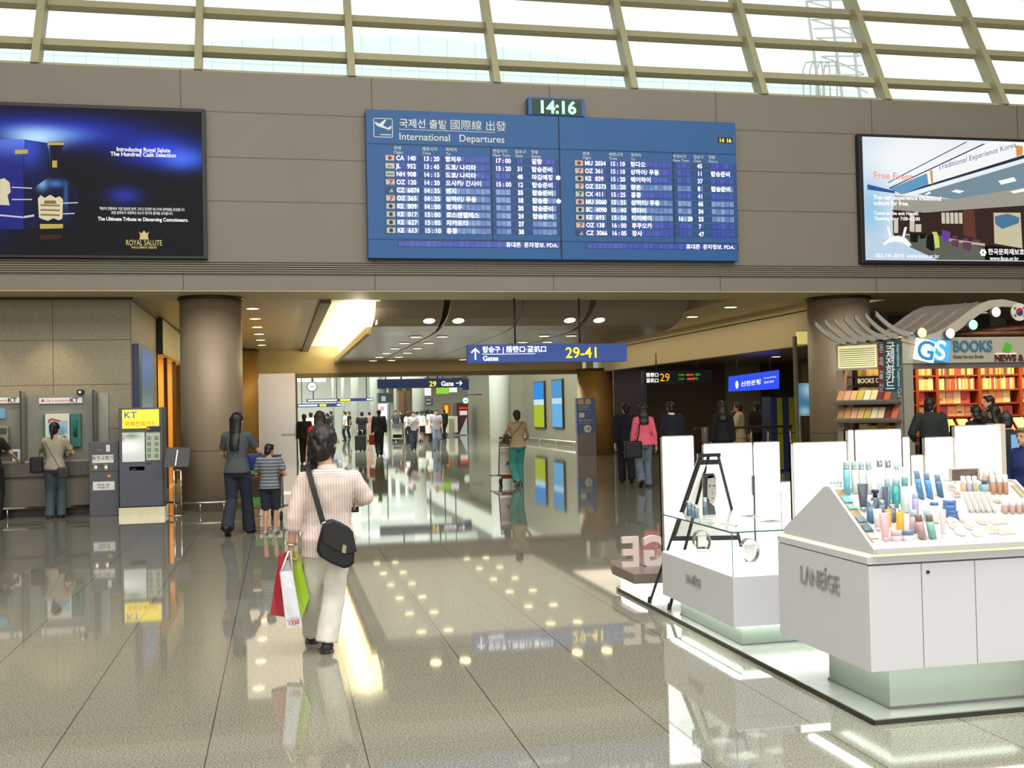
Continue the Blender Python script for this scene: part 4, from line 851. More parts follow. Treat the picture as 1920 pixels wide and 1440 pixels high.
for i, x in enumerate((968, 1052, 1132)): P(z5, x, 650, 408, 74, bottle((176, 122, 92), CAPW, .42, neck=.95), f'brown foundation with white cap, {ORD[i]} from the left in the front row of three', group=fo)
for i, x in enumerate((690, 765, 838, 905, 985)): P(z5, x, 895, 632, 84, tubeb((226, 218, 212), CAPS, -.3, .4), f'slim white tube leaning left, {ORD[i]} from the left in its row of five', 'tube', 'leaning white tubes')
for i, x in enumerate((1120, 1212, 1302, 1385)): P(z5, x, 895, 712, 84, bottle((186, 146, 136), CAPW, .5, neck=.95), f'rosy foundation with frosted cap, {ORD[i]} from the left in the row of four', group=fo)
P(z5, 1010, 740, 690, 120, disc((214, 220, 206), (190, 200, 150)), 'iridescent round pot above the rosy foundations', 'compact'); P(z5, 820, 1010, 960, 150, disc((226, 226, 232), (196, 190, 140)), 'iridescent green gold round pot below the leaning tubes', 'compact')
P(z5, 955, 1125, 1070, 170, squarec((222, 222, 226), (176, 160, 122)), 'square compact with tan powder at the front', 'compact')
for i, (x, y, c) in enumerate(((975, 1020, (226, 196, 150)), (1085, 1012, (228, 200, 156)), (1075, 1150, (222, 188, 146)), (1190, 1140, (224, 190, 146)))):
    P(z5, x, y, y-40, 118, squarec((232, 230, 226), c), ('tan powder pan, left of the upper pair', 'tan powder pan, right of the upper pair', 'tan powder pan, left of the lower pair', 'tan powder pan, right of the lower pair')[i], 'compact')
for x, y, l in ((430, 592, 'upper'), (490, 676, 'lower')): P(z5, x, y, y-20, 100, squarec((226, 220, 214), (150, 104, 84)), f'small brown eyeshadow palette, {l} of two', 'palette')
for i, x in enumerate((352, 378, 404, 430)): P(z5, x, 545, 470, 22, bottle((226, 220, 196), CAPS, .3), f'tiny cream tester vial, {ORD[i]} from the left in the row of four', 'vial', 'tiny tester vials')
for i, x in enumerate((130, 170, 210, 250)): P(z4, x, 560, 490, 36, bottle((216, 222, 222), CAPC, .5), f'tiny clear vial at the left ridge of the display, {ORD[i]} from the left', 'vial', 'clear vials on the ridge')
p = WY(1807, 902, 5.38); mr = thing('table_mirror', 'small table mirror in a cream frame on the ridge of the display', 'mirror', p)
a, b_ = WY(1781, 901, 5.40), WY(1836, 876, 5.40); MB().box(a.x, b_.x, 5.39, 5.41, 1.19, b_.z).build('frame', mat('cream_frame', (214, 200, 184), .4), mr, bevel=.003); MB().box(a.x+.008, b_.x-.02, 5.386, 5.39, 1.196, b_.z-.008).build('mirror_glass', mat('taupe_mirror', (128, 116, 108), .12, .4, var=.05), mr)
p0 = onslope(1863, 890); MB().tube([p0, p0+Z*.03, p0+Vector((-.008, 0, .06)), p0+Vector((-.022, 0, .075))], .0016, 6).build('wire_holder', CHROME, label='thin curved wire price holder rising from the foundations', cat='holder')

# ---- glass showcase counter
BX, BY, BXR, BYB = 2.907, 6.72, 3.75, 8.08
cb = thing('showcase_counter', 'low white counter with lit glass showcase and raised letters', 'counter', (BX, BY, .03))
MB().box(3.007, 3.65, 6.82, 7.955, .03, .168).build('plinth', MINT, cb); MB().box(3.0, 3.66, 6.81, 7.96, .03, .04).build('plinth_foot', SEAM, cb)
MB().box(BX+.04, BXR-.1, BY+.04, BY+.07, .160, .172).box(BX+.04, BX+.07, BY+.07, BYB-.05, .160, .172).build('under_light', UNDER, cb)
MB().box(BX, BXR, BY, BYB, .172, .504).build('body', LAM, cb, bevel=.002)
MB().box(BX+.012, BXR-.012, BY+.012, BYB-.012, .504, .509).build('lit_floor', LIT, cb)
g = MB()
g.add([(BX+.006, BY+.006, .504), (BX+.006, BYB, .504), (BX+.006, BYB, .795), (BX+.006, BY+.006, .795)], [[0, 1, 2, 3]]).add([(BX+.006, BY+.006, .504), (BXR, BY+.006, .504), (BXR, BY+.006, .795), (BX+.006, BY+.006, .795)], [[0, 1, 2, 3]]); g.build('glass_wall', CLEAR, cb)
MB().add([(BX, BY, .803), (BXR, BY, .803), (BXR, BYB, .803), (BX, BYB, .803)], [[0, 1, 2, 3]]).build('glass_top', CLEAR, cb)
MB().box(BX-.001, BX+.001, BY, BYB, .792, .803).box(BX, BXR, BY-.001, BY+.001, .792, .803).box(BX+.001, BX+.006, BY+.001, BY+.006, .504, .792).build('glass_edge', mat('green_glass_edge', (74, 124, 106), .1), cb)
q = MB(); LT(q, (BX-.006, 7.415, .350), .085); q.build('raised_letters', LOGO, cb)
for i, (px, py) in enumerate(((1316, 1037), (1406, 1055))):
    p = G(px, py, .511); r = .085; t = thing('ring_stand', f'silver ring shaped stand in the showcase, {"left" if i == 0 else "right"} of two', 'display stand', p)
    rs = []
    for k in range(22):
        a = R(-50)+R(280)*k/21 if i == 0 else R(-130)+R(280)*k/21
        o = Vector((math.cos(a)*.8, math.sin(a)*.15, math.sin(a))); rs.append([p+Z*(r+.005)+o*r+Y_*s for s in (-.025, .025)]+[p+Z*(r+.005)+o*(r-.007)+Y_*s for s in (.025, -.025)])
    MB().rings(rs, True, False).build('ring_band', mat('ring_silver', (150, 144, 132), .3, .6, var=.05), t); MB().box(p.x-.035, p.x+.035, p.y-.015, p.y+.015, p.z+.05, p.z+.13).build('ring_plate', mat('ring_plate_grey', (176, 174, 168), .3, .5), t); MB().box(p.x-.04, p.x+.04, p.y-.03, p.y+.03, p.z-.001, p.z+.012).build('foot', CHROME, t)
# on the glass top
for i, (px, py, h, c) in enumerate(((1292, 968, .115, (60, 84, 96)), (1300, 970, .11, (74, 100, 112)), (1306, 972, .10, (66, 92, 104)), (1322, 966, .135, (50, 70, 82)))):
    p = G(px, py, .803); t = thing('bottle', f'slate blue bottle on the glass showcase, {ORD[i]} from the left', 'bottle', p, 'slate bottles on the glass showcase'); MB().lathe([(.017, 0), (.018, .004), (.018, h*.75)], p, 16).build('bottle_body', gloss(c), t); MB().lathe([(.0165, h*.755), (.0165, h)], p, 16).build('cap', CAPS, t)
p = G(1332, 965, .803); pt = thing('portrait_card', 'black and white portrait card standing on the glass showcase', 'card', p)
k = (p-EYE).dot(_fw)/F_PX; w, h = 27*k, 77*k; ox = p-X*w/2
MB().box(ox.x, ox.x+w, p.y, p.y+.012, .803, .803+h).build('card', mat('card_grey', (196, 192, 186), .4, var=.06), pt)
def flatp(nm, pts, c, lay): MB().prism([(x*w, y*h) for x, y in pts], (ox.x, p.y-.0015*lay, .803), X, Z, Y_*.001).build('printed_'+nm, mat('portrait_'+nm, c, .5, var=.08), pt)
flatp('backdrop', [(0, 0), (.45, 0), (.45, 1), (0, 1)], (44, 42, 42), 1); flatp('hair', [(.15, .45), (.2, .85), (.4, 1), (.8, 1), (.97, .85), (.8, .9), (.35, .88), (.3, .5)], (24, 22, 22), 2)
flatp('face', [(.32, .42), (.3, .75), (.4, .93), (.7, .95), (.95, .85), (.98, .55), (.8, .3), (.6, .25)], (150, 145, 140), 2); flatp('eyes', [(.42, .70), (.56, .73), (.58, .70), (.44, .67)], (40, 38, 38), 3); flatp('brow', [(.72, .73), (.9, .70), (.9, .67), (.74, .70)], (40, 38, 38), 3); flatp('nose', [(.66, .66), (.72, .5), (.64, .49)], (110, 106, 102), 3); flatp('mouth', [(.6, .40), (.78, .41), (.7, .37)], (70, 66, 66), 3); flatp('jacket', [(0, 0), (.9, 0), (.8, .2), (.5, .28), (.2, .42), (0, .45)], (58, 60, 62), 2)
for i, (px, py, wx, wy, c, l) in enumerate(((1340, 974, .13, .10, (206, 204, 200), 'thin pale leaflet lying beside the portrait card'), (1382, 983, .17, .12, (224, 222, 216), 'cream folded leaflet lying on the front of the glass top'), (1408, 969, .10, .10, (176, 174, 166), 'small grey printed booklet, left of two on the glass top'), (1446, 979, .12, .11, (182, 180, 172), 'small grey printed booklet, right of two on the glass top'))):
    p = G(px, py, .803); t = thing('leaflet', l, 'leaflet'if i < 2 else 'booklet', p); t.name = 'leaflet' if i < 2 else 'booklet'
    MB().obox(p+Z*.005, Vector((wx*.5, .02, 0)), Vector((-.02, wy*.5, 0)), Z*.004).build('sheet', mat('paper_%d' % c[0], c, .6, var=.04), t)
    if i > 1:
        q = MB()
        for k in range(5): q.obox(p+Z*.0095+Vector((-.0, (-.32+.16*k)*wy, 0)), Vector((wx*.4, .016, 0)), Y_*.003, Z*.0004)
        q.build('printed_lines', SEAM, t)
# ---- letter block at the far corner of the platform
cc = thing('letter_plinth', 'grey chamfered block with lit base at the far corner of the platform', 'plinth', (3.2, 9.2, .03))
OUT = [(2.94, 8.88), (3.4, 8.83), (3.74, 8.83), (3.74, 9.75), (3.0, 9.75), (2.935, 9.48)]
GB = mat('taupe_block', (126, 112, 104), .3, var=.03)
MB().prism(OUT, (0, 0, .125), X, Y_, Z*.085).build('top_block', GB, cc, bevel=.003)
MB().prism([(3.0, 8.95), (3.08, 8.90), (3.7, 8.90), (3.7, 9.6), (3.05, 9.6), (3.0, 9.4)], (0, 0, .03), X, Y_, Z*.095).build('lit_base', LIT, cc)
for ch, x in (('E', 3.055), ('G', 3.285), ('I', 3.46)):
    q = MB().text(ch, (x, 9.30, .212), -X, Z, .375, 'CENTER', ext=.05, bold=.03, sx=.9)
    q.build('standing_letter', mat('blush_letter', (236, 218, 212), .35, var=.02), label=f'large white standing letter {ch} seen from behind on the grey block', cat='letter', group='standing letters on the grey block')
# ---- lit panels
EDGE = mat('panel_edge', (178, 174, 160), .35, .3)
def panel(px0, px1, pt_, pb, Yd, label, zb=None, dep=.07):
    a, b_ = WY(px0, pt_, Yd), WY(px1, pt_, Yd); z0 = WY((px0+px1)/2, pb, Yd).z if zb is None else zb
    t = thing('lit_panel', label, 'lit panel', ((a.x+b_.x)/2, Yd, z0), 'glowing white display panels')
    MB().box(a.x+.008, b_.x-.008, Yd, Yd+dep*.6, z0, a.z-.008).build('acrylic_face', LIT, t)
    MB().box(a.x+.002, a.x+.008, Yd+.0, Yd+dep, z0, a.z).box(b_.x-.008, b_.x-.002, Yd, Yd+dep, z0, a.z).box(a.x+.002, b_.x-.002, Yd, Yd+dep, a.z-.008, a.z).box(a.x+.002, b_.x-.002, Yd+dep*.6, Yd+dep, z0, a.z).build('edge_frame', EDGE, t)
    return t
t = panel(1240, 1301, 818, 1000, 8.72, 'tall lit panel behind the glass showcase, left end of the island', .212)
panel(1318, 1411, 832, 0, 9.35, 'lit panel behind the easel, left half of a pair', .03); panel(1412, 1462, 829, 0, 9.35, 'lit panel behind the easel, narrow right half of a pair', .03)
panel(1463, 1489, 903, 0, 9.34, 'low lit panel filling the dark gap behind the gable', .03)
panel(1486, 1588, 830, 0, 8.62, 'lit panel left of the tallest middle panels', .03); panel(1589, 1601, 806, 0, 8.6, 'narrow lit strip panel beside the tallest middle panel', .03); panel(1602, 1690, 806, 0, 8.6, 'tallest lit panel in the middle of the island', .03)
panel(1691, 1706, 819, 0, 8.62, 'narrow lit panel right of the tallest middle panel', .03); panel(1707, 1732, 853, 0, 8.64, 'low lit panel under the dark notch', .03); panel(1733, 1788, 820, 0, 8.62, 'lit panel right of the dark notch', .03); panel(1789, 1868, 798, 0, 8.6, 'tall lit panel at the right end of the island', .03)
a, b_ = WY(1869, 797, 8.55), WY(1878, 797, 8.55); MB().box(a.x, b_.x, 8.5, 8.7, .03, a.z+.01).build('panel_post', mat('cream_post', (206, 192, 176), .4), label='cream post at the right edge of the tall lit panel', cat='post')
a = WY(1420, 862, 9.33); bp = thing('bottle_poster', 'thin poster of a slim bottle on the lit panel behind the easel', 'poster', a); k = .0044
MB().box(a.x-.03, a.x+.03, 9.335, 9.345, .85, 1.25).build('sheet', mat('pale_sheet', (236, 240, 240), .4, emit=(240, 244, 244), es=.8, var=0), bp); MB().box(a.x-.022, a.x+.022, 9.33, 9.336, 1.0, 1.16).box(a.x-.016, a.x+.016, 9.33, 9.336, 1.17, 1.22).build('printed_bottle', mat('pale_bottle_print', (206, 212, 216), .4, emit=(206, 214, 220), es=.6, var=0), bp)
MB().box(a.x-.06, a.x-.035, 9.32, 9.345, .80, .98).build('dark_strip', mat('slate_strip', (84, 92, 104), .4, var=.1), bp)
# ---- easel
ez = thing('easel', 'black folding easel holding a pale framed board behind the showcase', 'easel', (3.1, 8.4, .03))
ET = mat('easel_black', (34, 32, 34), .35, .3)
f1 = G(1218, 1130, .03); f2 = G(1255, 1143, .03); t1, t2 = WY(1312, 854, 8.42), WY(1346, 853, 8.42); f3 = Vector((t2.x+.22, 8.25, .03))
q = MB(); q.bar(f1, t1, .02, .02).bar(f3, t2, .02, .02).bar(f2+Y_*.0, (t1+t2)/2, .018, .018); q.bar(t1-X*.02, t2+X*.02, .03, .03); q.build('legs', ET, ez)
for f in (f1, f2, f3): MB().lathe([(.018, 0), (.013, .04), (.009, .05)], f, 10).build('rubber_foot', ET, ez)
e0 = f1+(t1-f1)*.42; e1 = f3+(t2-f3)*.42; tt1 = t1-(t1-f1)*.03; tt2 = t2-(t2-f3)*.03; nn = Vector((0, -.02, .0))
bd_ = MB().hexa([e0+nn, e1+nn, e1, e0], [tt1+nn, tt2+nn, tt2, tt1]).build('board_frame', ET, ez)
ins = lambda p: (p-(e0+e1+tt1+tt2)/4)*.88+(e0+e1+tt1+tt2)/4+nn*1.3
MB().hexa([ins(e0), ins(e1), ins(e1)-nn*.2, ins(e0)-nn*.2], [ins(tt1), ins(tt2), ins(tt2)-nn*.2, ins(tt1)-nn*.2]).build('poster', mat('poster_paper', (214, 212, 206), .4, var=.08), bd_)
area('island_glow', (4.3, 7.4, 1.28), .9, 4, (1, 1, .97), size_y=1.2)
# ---------------------------------------------------------------- telephones and machines along the left wall
def onp(px, py, Yd=19.40): return WY(px, py, Yd)
def rect(q, px0, px1, py0, py1, Yd, dep):
    a, b_ = WY(px0, py1, Yd), WY(px1, py0, Yd); c = WY(px0, py0, Yd); d = WY(px1, py1, Yd)
    return q.box((a.x+c.x)/2, (b_.x+d.x)/2, Yd, Yd+dep, (a.z+d.z)/2, (b_.z+c.z)/2)
GRAYM = mat('machine_grey', (88, 88, 94), .4, var=.05, scale=6); FROST = mat('frosted_partition', (150, 152, 142), .25, var=.03); PAPER = mat('notice_paper', (226, 226, 222), .6, var=.03); INK = mat('dark_print', (70, 70, 74), .6)
BACKP = mat('phone_backboard', (124, 124, 116), .3, var=.04, scale=2)
for i, (p0, p1) in enumerate(((-150, 46), (48, 180))):
    a, b_ = onp(p0, 865, 19.62), onp(p1, 735, 19.62); t = thing('phone_booth', ('grey wall telephone bay with banner, cut by the picture edge', 'grey wall telephone bay where the woman in the pale top stands')[i], 'telephone bay', (a.x, 19.66, .9), 'wall telephone bays')
    MB().box(a.x+.03, b_.x-.03, 19.64, 19.70, .91, 2.04).build('backboard', BACKP, t)
    MB().box(b_.x-.014, b_.x+.0, 19.36, 19.69, .905, 2.10).build('partition', FROST, t); MB().box(b_.x-.02, b_.x+.006, 19.345, 19.36, .905, 2.11).build('partition_edge', mat('dark_edge', (50, 52, 48), .4), t)
    MB().box(a.x+.02, b_.x-.02, 19.44, 19.66, .905, .94).build('shelf', mat('pale_shelf', (150, 146, 136), .3), t)
MB().box(onp(192, 760, 19.5).x-.09, onp(192, 760, 19.5).x+.07, 19.66, 19.69, .95, 2.06).build('end_partition', FROST, label='frosted end panel beside the second telephone bay', cat='panel')
for i, (p0, p1, nm) in enumerate(((-40, 37, 'banner over the telephone bay at the picture edge'), (72, 153, 'white banner over the telephone bay of the woman in the pale top'))):
    a, b_ = onp(p0, 757, 19.55), onp(p1, 745, 19.55); t = thing('banner', nm, 'banner', (a.x, 19.6, a.z)); MB().box(a.x, b_.x, 19.60, 19.64, a.z, b_.z).build('sheet', PAPER, t)
    MB().text('KT', (b_.x-.06, 19.596, a.z+.015), X, Z, .11, 'RIGHT', bold=.03).build('printed_logo', INK, t); MB().text('Life is wonderfull', (b_.x-.20, 19.596, a.z+.03), X, Z, .055, 'RIGHT', bold=.01).build('printed_slogan', mat('faded_red_print', (190, 120, 110), .6), t)
    MB().prism([(0, 0), (.03, .05), (.06, 0), (.03, -.01)], (a.x+.03, 19.596, a.z+.04), X, Z, Y_*.002).build('printed_mark', mat('red_mark', (186, 70, 60), .6), t)
def phone(p0, p1, py0, py1, lab):
    a, b_ = onp(p0, py1, 19.45), onp(p1, py0, 19.45); t = thing('public_telephone', lab, 'telephone', ((a.x+b_.x)/2, 19.6, a.z)); w = b_.x-a.x; h = b_.z-a.z
    MB().box(a.x, a.x+w*.69, 19.50, 19.64, a.z+.08, b_.z).build('body', mat('phone_cream', (214, 212, 200), .35, var=.03), t, bevel=.01)
    MB().box(a.x-.05, a.x+w*.7, 19.52, 19.64, a.z+.02, a.z+.08).build('tray', mat('phone_green', (40, 110, 96), .35, var=.05), t); MB().box(a.x-.04, a.x-.002, 19.54, 19.64, a.z+.1, b_.z-.01).build('side', mat('phone_green', 0), t)
    MB().box(a.x+w*.7, b_.x, 19.55, 19.64, a.z+.12, b_.z+.0).build('green_side_panel', mat('phone_green', 0), t, bevel=.008)
    MB().box(a.x+.05, a.x+w*.64, 19.494, 19.5, a.z+h*.52, b_.z-.12).build('instruction_card', mat('card_blue', (150, 186, 200), .4, var=.2, scale=14), t); q = MB()
    for k in range(3):
        for j in range(3): q.box(a.x+w*.38+k*.035, a.x+w*.38+k*.035+.026, 19.488, 19.494, b_.z-.26-j*.045, b_.z-.225-j*.045)
    q.build('keypad', mat('key_blue', (110, 170, 205), .4), t)
    MB().prism([(0, 0), (.05, .06), (.18, .03), (.2, .05), (.05, .09), (0, .06)], (a.x+.05, 19.49, b_.z-.16), X, Z, Y_*.004).build('red_swoosh', mat('swoosh_red', (190, 60, 50), .4), t)
    MB().box(a.x+w*.5, a.x+w*.6, 19.493, 19.5, a.z+h*.42, a.z+h*.45).build('card_slot', INK, t)
    MB().tube([(a.x+w*.85, 19.53, b_.z-.12), (a.x+w*.85, 19.5, b_.z-.25), (a.x+w*.85, 19.53, b_.z-.38)], [.03, .022, .03], 8).build('handset', mat('handset_green', (30, 92, 84), .35), t)
    return t
phone(84, 149, 775, 853, 'cream and green public telephone in front of the woman in the pale top')
a = onp(-10, 800, 19.45); t = thing('public_telephone', 'grey public telephone in the bay cut by the picture edge', 'telephone', (a.x, 19.6, 1.0)); MB().box(a.x-.1, onp(13, 800, 19.45).x, 19.52, 19.64, 1.1, onp(0, 800, 19.45).z).build('body', mat('phone_taupe', (138, 130, 112), .35), t, bevel=.01); MB().box(a.x, onp(9, 800).x, 19.514, 19.52, 1.4, 1.5).build('keypad', INK, t)
a = onp(-4, 785, 19.6); MB().box(a.x-.1, onp(10, 785, 19.6).x, 19.61, 19.64, a.z, onp(0, 766, 19.6).z).build('notice', mat('notice_blue', (108, 158, 186), .5, var=.1, scale=10), label='pale blue notice on the backboard at the picture edge', cat='notice')
a, b_ = onp(146, 740, 19.64), onp(157, 733, 19.64); sc = thing('camera_box', 'small black box fixed on the stone wall above the second telephone bay', 'camera', (a.x, 19.69, a.z)); MB().box(a.x, b_.x, 19.56, 19.70, a.z, b_.z+.02).build('housing', BLACK, sc, bevel=.006); MB().lathe([(.02, 0), (.016, .02)], ((a.x+b_.x)/2, 19.54, a.z+.04), 12, (0, 1, 0)).build('lens', CHROME, sc)
q = thing('leaflet_stand', 'white leaflet holder on the telephone ledge', 'holder', onp(30, 864, 19.46)); MB().box(onp(22, 860, 19.46).x, onp(40, 860, 19.46).x, 19.5, 19.55, .944, 1.14).build('holder', PAPER, q); MB().box(onp(23, 860, 19.46).x, onp(32, 860, 19.46).x, 19.494, 19.5, 1.0, 1.1).build('leaflet_print', mat('print_navy', (70, 80, 120), .5, var=.3, scale=20), q)
# change machine
M0, M1 = WY(168, 968, 19.12), WY(222, 828, 19.12); t = thing('change_machine', 'narrow dark grey coin machine left of the card vending machine', 'machine', ((M0.x+M1.x)/2, 19.3, 0))
mx0, mx1, mt = M0.x, M1.x, WY(195, 828, 19.12).z; Yf = 19.12
MB().box(mx0, mx1, Yf, 19.41, 0, mt).build('cabinet', GRAYM, t, bevel=.012)
MB().box(mx0+.01, mx1-.01, Yf-.004, Yf, .74, .745).box(mx0+.01, mx1-.01, Yf-.004, Yf, .55, .555).build('door_seam', BLACK, t)
q = MB(); rect(q, 173, 213, 853, 868, Yf-.006, .006).build('upper_notice', PAPER, t); q = MB(); rect(q, 174, 215, 903, 919, Yf-.006, .006).build('lower_notice', PAPER, t)
q = MB(); a = WY(193, 865, Yf); q.text('동전교환기', (a.x, Yf-.008, a.z+.03), X, Z, .075, bold=.01); a = WY(194, 915, Yf); q.text('만원권 사용', (a.x, Yf-.008, a.z+.04), X, Z, .04, bold=.012).text('가능합니다', (a.x, Yf-.008, a.z-.005), X, Z, .04, bold=.012); q.build('notice_print', INK, t)
q = MB()
for px in (178, 198): rect(q, px-3, px+4, 870, 882, Yf-.01, .01)
q.build('coin_slots', mat('slot_brass', (150, 134, 92), .3, .5), t)
for px in (180, 199): q = MB(); rect(q, px-2, px+2, 874, 878, Yf-.012, .003).build('lamp', mat('lamp_white', (250, 245, 235), emit=(255, 250, 240), es=1.2, var=0), t)
q = MB(); rect(q, 201, 208, 890, 895, Yf-.008, .008).build('yellow_button', mat('button_amber', (206, 160, 30), .4), t); q = MB(); rect(q, 199, 206, 834, 847, Yf-.006, .006).build('price_tag', PAPER, t); q = MB(); rect(q, 182, 191, 843, 845, Yf-.005, .005).build('red_print', mat('faded_red_print', 0), t)
# card vending machine
K0, K1 = WY(224, 960, 18.98), WY(304, 765, 18.98); kx0, kx1, kt = K0.x, K1.x, WY(264, 764, 18.98).z; Yk = 18.98
t = thing('card_machine', 'dark grey phone card vending machine with glowing yellow header', 'vending machine', ((kx0+kx1)/2, 19.2, 0))
MB().box(kx0, kx1+.0, Yk+.03, 19.60, .14, kt).build('cabinet', GRAYM, t, bevel=.01)
MB().box(kx0-.01, kx1+.02, Yk+.0, 19.61, 0, .135).build('steel_base', mat('mirror_steel', (190, 180, 150), .14, .9, var=.1), t)
MB().box(kx0+.005, kx1-.005, Yk, Yk+.03, .15, .84).build('lower_door', mat('door_slate', (84, 86, 98), .35, var=.05), t, bevel=.006)
q = MB(); rect(q, 229, 298, 768, 803, Yk+.012, .02).build('header_sign', mat('header_yellow', (255, 226, 60), emit=(255, 228, 70), es=.7, var=0), t)
q = MB(); a = WY(232, 784, Yk+.008); q.text('KT', (a.x, Yk+.008, a.z), X, Z, .15, 'LEFT', bold=.012, sx=1.1); q.build('header_logo', mat('logo_blue', (40, 86, 180), .4, emit=(30, 80, 175), es=.5, var=0), t)
q = MB(); a = WY(233, 800, Yk+.008); q.text('국제전화카드', (a.x, Yk+.008, a.z+.005), X, Z, .098, 'LEFT', bold=.006, sx=.95); q.build('header_print', mat('header_orange', (206, 92, 0), .6, emit=(225, 110, 10), es=.12, var=0), t)
q = MB(); rect(q, 229, 271, 811, 866, Yk+.012, .02).build('screen', grad_mat('machine_screen', [(-2.52, 1.15, .3, .12, (255, 255, 255), 1.0), (-2.58, 1.28, .06, .06, (170, 90, 90), 1.0), (-2.4, 1.32, .12, .05, (130, 160, 110), 1.0)], (206, 208, 196), 1.1), t)
q = MB(); rect(q, 274, 300, 811, 863, Yk+.012, .02).build('price_panel', mat('price_panel_grey', (176, 178, 164), .35, var=.1, scale=14, emit=(150, 152, 140), es=.25), t)
q = MB()
for k in range(4): rect(q, 276, 283, 818+k*11, 825+k*11, Yk+.008, .004); rect(q, 290, 297, 818+k*11, 825+k*11, Yk+.008, .004)
q.build('card_samples', mat('sample_mix', (120, 150, 110), .4, var=.5, scale=9), t)
q = MB(); rect(q, 275, 301, 799, 807, Yk+.008, .006).build('arrow_strip', mat('arrow_navy', (40, 44, 84), .4), t); q = MB(); rect(q, 275, 281, 801, 806, Yk+.004, .004).build('arrow_mark', mat('orange_arrow', (216, 110, 40), .4), t)
q = MB(); rect(q, 243, 271, 875, 882, Yk-.0, .03).build('dispenser', mat('dispenser_steel', (146, 142, 128), .3, .5), t); q = MB(); rect(q, 246, 256, 878, 882, Yk-.004, .006).build('dispenser_slot', BLACK, t)
q = MB(); rect(q, 274, 284, 869, 880, Yk+.02, .014).build('card_reader', BLACK, t); q = MB(); rect(q, 276, 278, 874, 876, Yk+.014, .006); rect(q, 280, 282, 874, 876, Yk+.014, .006); q.build('reader_lamps', mat('green_lamp', (40, 240, 90), emit=(40, 250, 90), es=1.6, var=0), t)
q = MB(); rect(q, 293, 296, 872, 880, Yk+.02, .014).build('coin_slot', mat('dispenser_steel', 0), t)
# notice stand
f = G(330, 966); t = thing('notice_stand', 'dark tilted notice board on two thin chrome legs beside the card machine', 'stand', f); Yn = f.y
a, b_ = WY(308, 876, Yn), WY(356, 839, Yn); n1, n2 = WY(312, 839, Yn), WY(356, 840, Yn)
MB().hexa([WY(307, 876, Yn), WY(353, 875, Yn), WY(353, 875, Yn)+Y_*.03, WY(307, 876, Yn)+Y_*.03], [n1+Y_*.12, n2+Y_*.12, n2+Y_*.15, n1+Y_*.15]).build('board', mat('board_brown', (40, 30, 26), .35), t)
MB().bar(WY(329, 873, Yn-.02), WY(332, 844, Yn-.02)+Y_*.11, .016, .006).build('metal_strip', CHROME, t)
for px in (326, 339): p = WY(px, 876, Yn+.05); MB().tube([(p.x, Yn+.05, .01), (p.x, Yn+.05, p.z+.08)], .016, 8).build('leg', CHROME, t)
MB().tube([WY(326, 882, Yn+.05), WY(339, 882, Yn+.05)], .010, 6).build('crossbar', CHROME, t); c = WY(332, 966, Yn+.05); MB().lathe([(.17, 0), (.16, .012)], (c.x, Yn+.05, 0), 20).build('foot_plate', CHROME, t)
# tall waterfall poster on the side wall
t = thing('waterfall_poster', 'tall blue waterfall light poster on the side wall behind the card machine', 'light box', (-2.36, 21.8, 1.2)); y0, y1 = WX(261, 700, -2.36).y, WX(286, 700, -2.36).y; zt = WX(272, 650, -2.36).z
MB().box(-2.47, -2.36, y0, y1, 1.0, zt).build('frame', mat('poster_navy', (44, 54, 84), .4), t)
MB().box(-2.362, -2.352, y0+.35, y1-.04, 1.05, zt-.06).build('poster', grad_mat('waterfall_print', [(0, 2.6, 9, .45, (110, 150, 215), 1.0), (0, 1.5, 9, .5, (196, 214, 214), 1.2)], (86, 116, 110), .55), t)
# ring rail around the left column
t = thing('column_guard', 'chrome guard ring around the foot of the left bronze column', 'guard rail', (CLX, 19.8, 0)); n = 40; rr = .82
MB().tube([(CLX+rr*math.cos(R(180)+R(180)*k/n), 19.8+rr*math.sin(R(180)+R(180)*k/n), .17) for k in range(n+1)], .018, 8).build('rail', CHROME, t)
for d in (190, 225, 258, 285, 315, 345): p = (CLX+rr*math.cos(R(d)), 19.8+rr*math.sin(R(d)), 0); MB().tube([p, (p[0], p[1], .17)], .011, 6).build('post', CHROME, t)
MB().box(.08, .5, 35.985, 36.0, .9, .98).box(.12, .14, 35.96, 36.0, 1.15, 1.3).build('door_handle', CHROME, label='small steel door hardware on the left steel pier', cat='handle')
# ceiling lights
DLM = mat('downlight_lens', (255, 240, 205), emit=(255, 232, 180), es=4.5, var=0); DLR = mat('downlight_ring', (170, 160, 140), .3, .5)
def light(x, y, z, r, lab, grp, tilt=0.0):
    ax = (0, math.sin(tilt), math.cos(tilt)); t = thing('ceiling_downlight', lab, 'downlight', (x, y, z), grp); MB().lathe([(r*1.18, -.004), (r*1.18, .004)], (x, y, z), 18, ax).build('ring', DLR, t); MB().lathe([(r, -.007), (r, -.004)], (x, y, z), 18, ax).build('lens', DLM, t)
xs = [3.02, 3.62, 5.98, 6.62]; nm = ['first', 'second', 'third', 'fourth']
for k in range(7):
    y = 21.9+k*2.25; zz = 3.30 if k else 3.475
    for i, x in enumerate(xs): light(x, y, zz-.014, .12, f'round downlight in the {ORD[k]} row of the dark ceiling panel, {nm[i]} from the left', 'downlights in the dark ceiling panel', 0 if k else R(20))
for k in range(6): light(-.47, 21.9+k*2.35, 3.716, .12, f'small round light in the left ceiling bay, {ORD[k]} from the front', 'lights of the left ceiling bay')
for k, (px, py) in enumerate(((1370, 576), (1298, 594))): p = G(px, py, 3.716); light(p.x, p.y, 3.716, .13, f'small round light in the right ceiling bay, {ORD[k]} from the front', 'lights of the right ceiling bay')
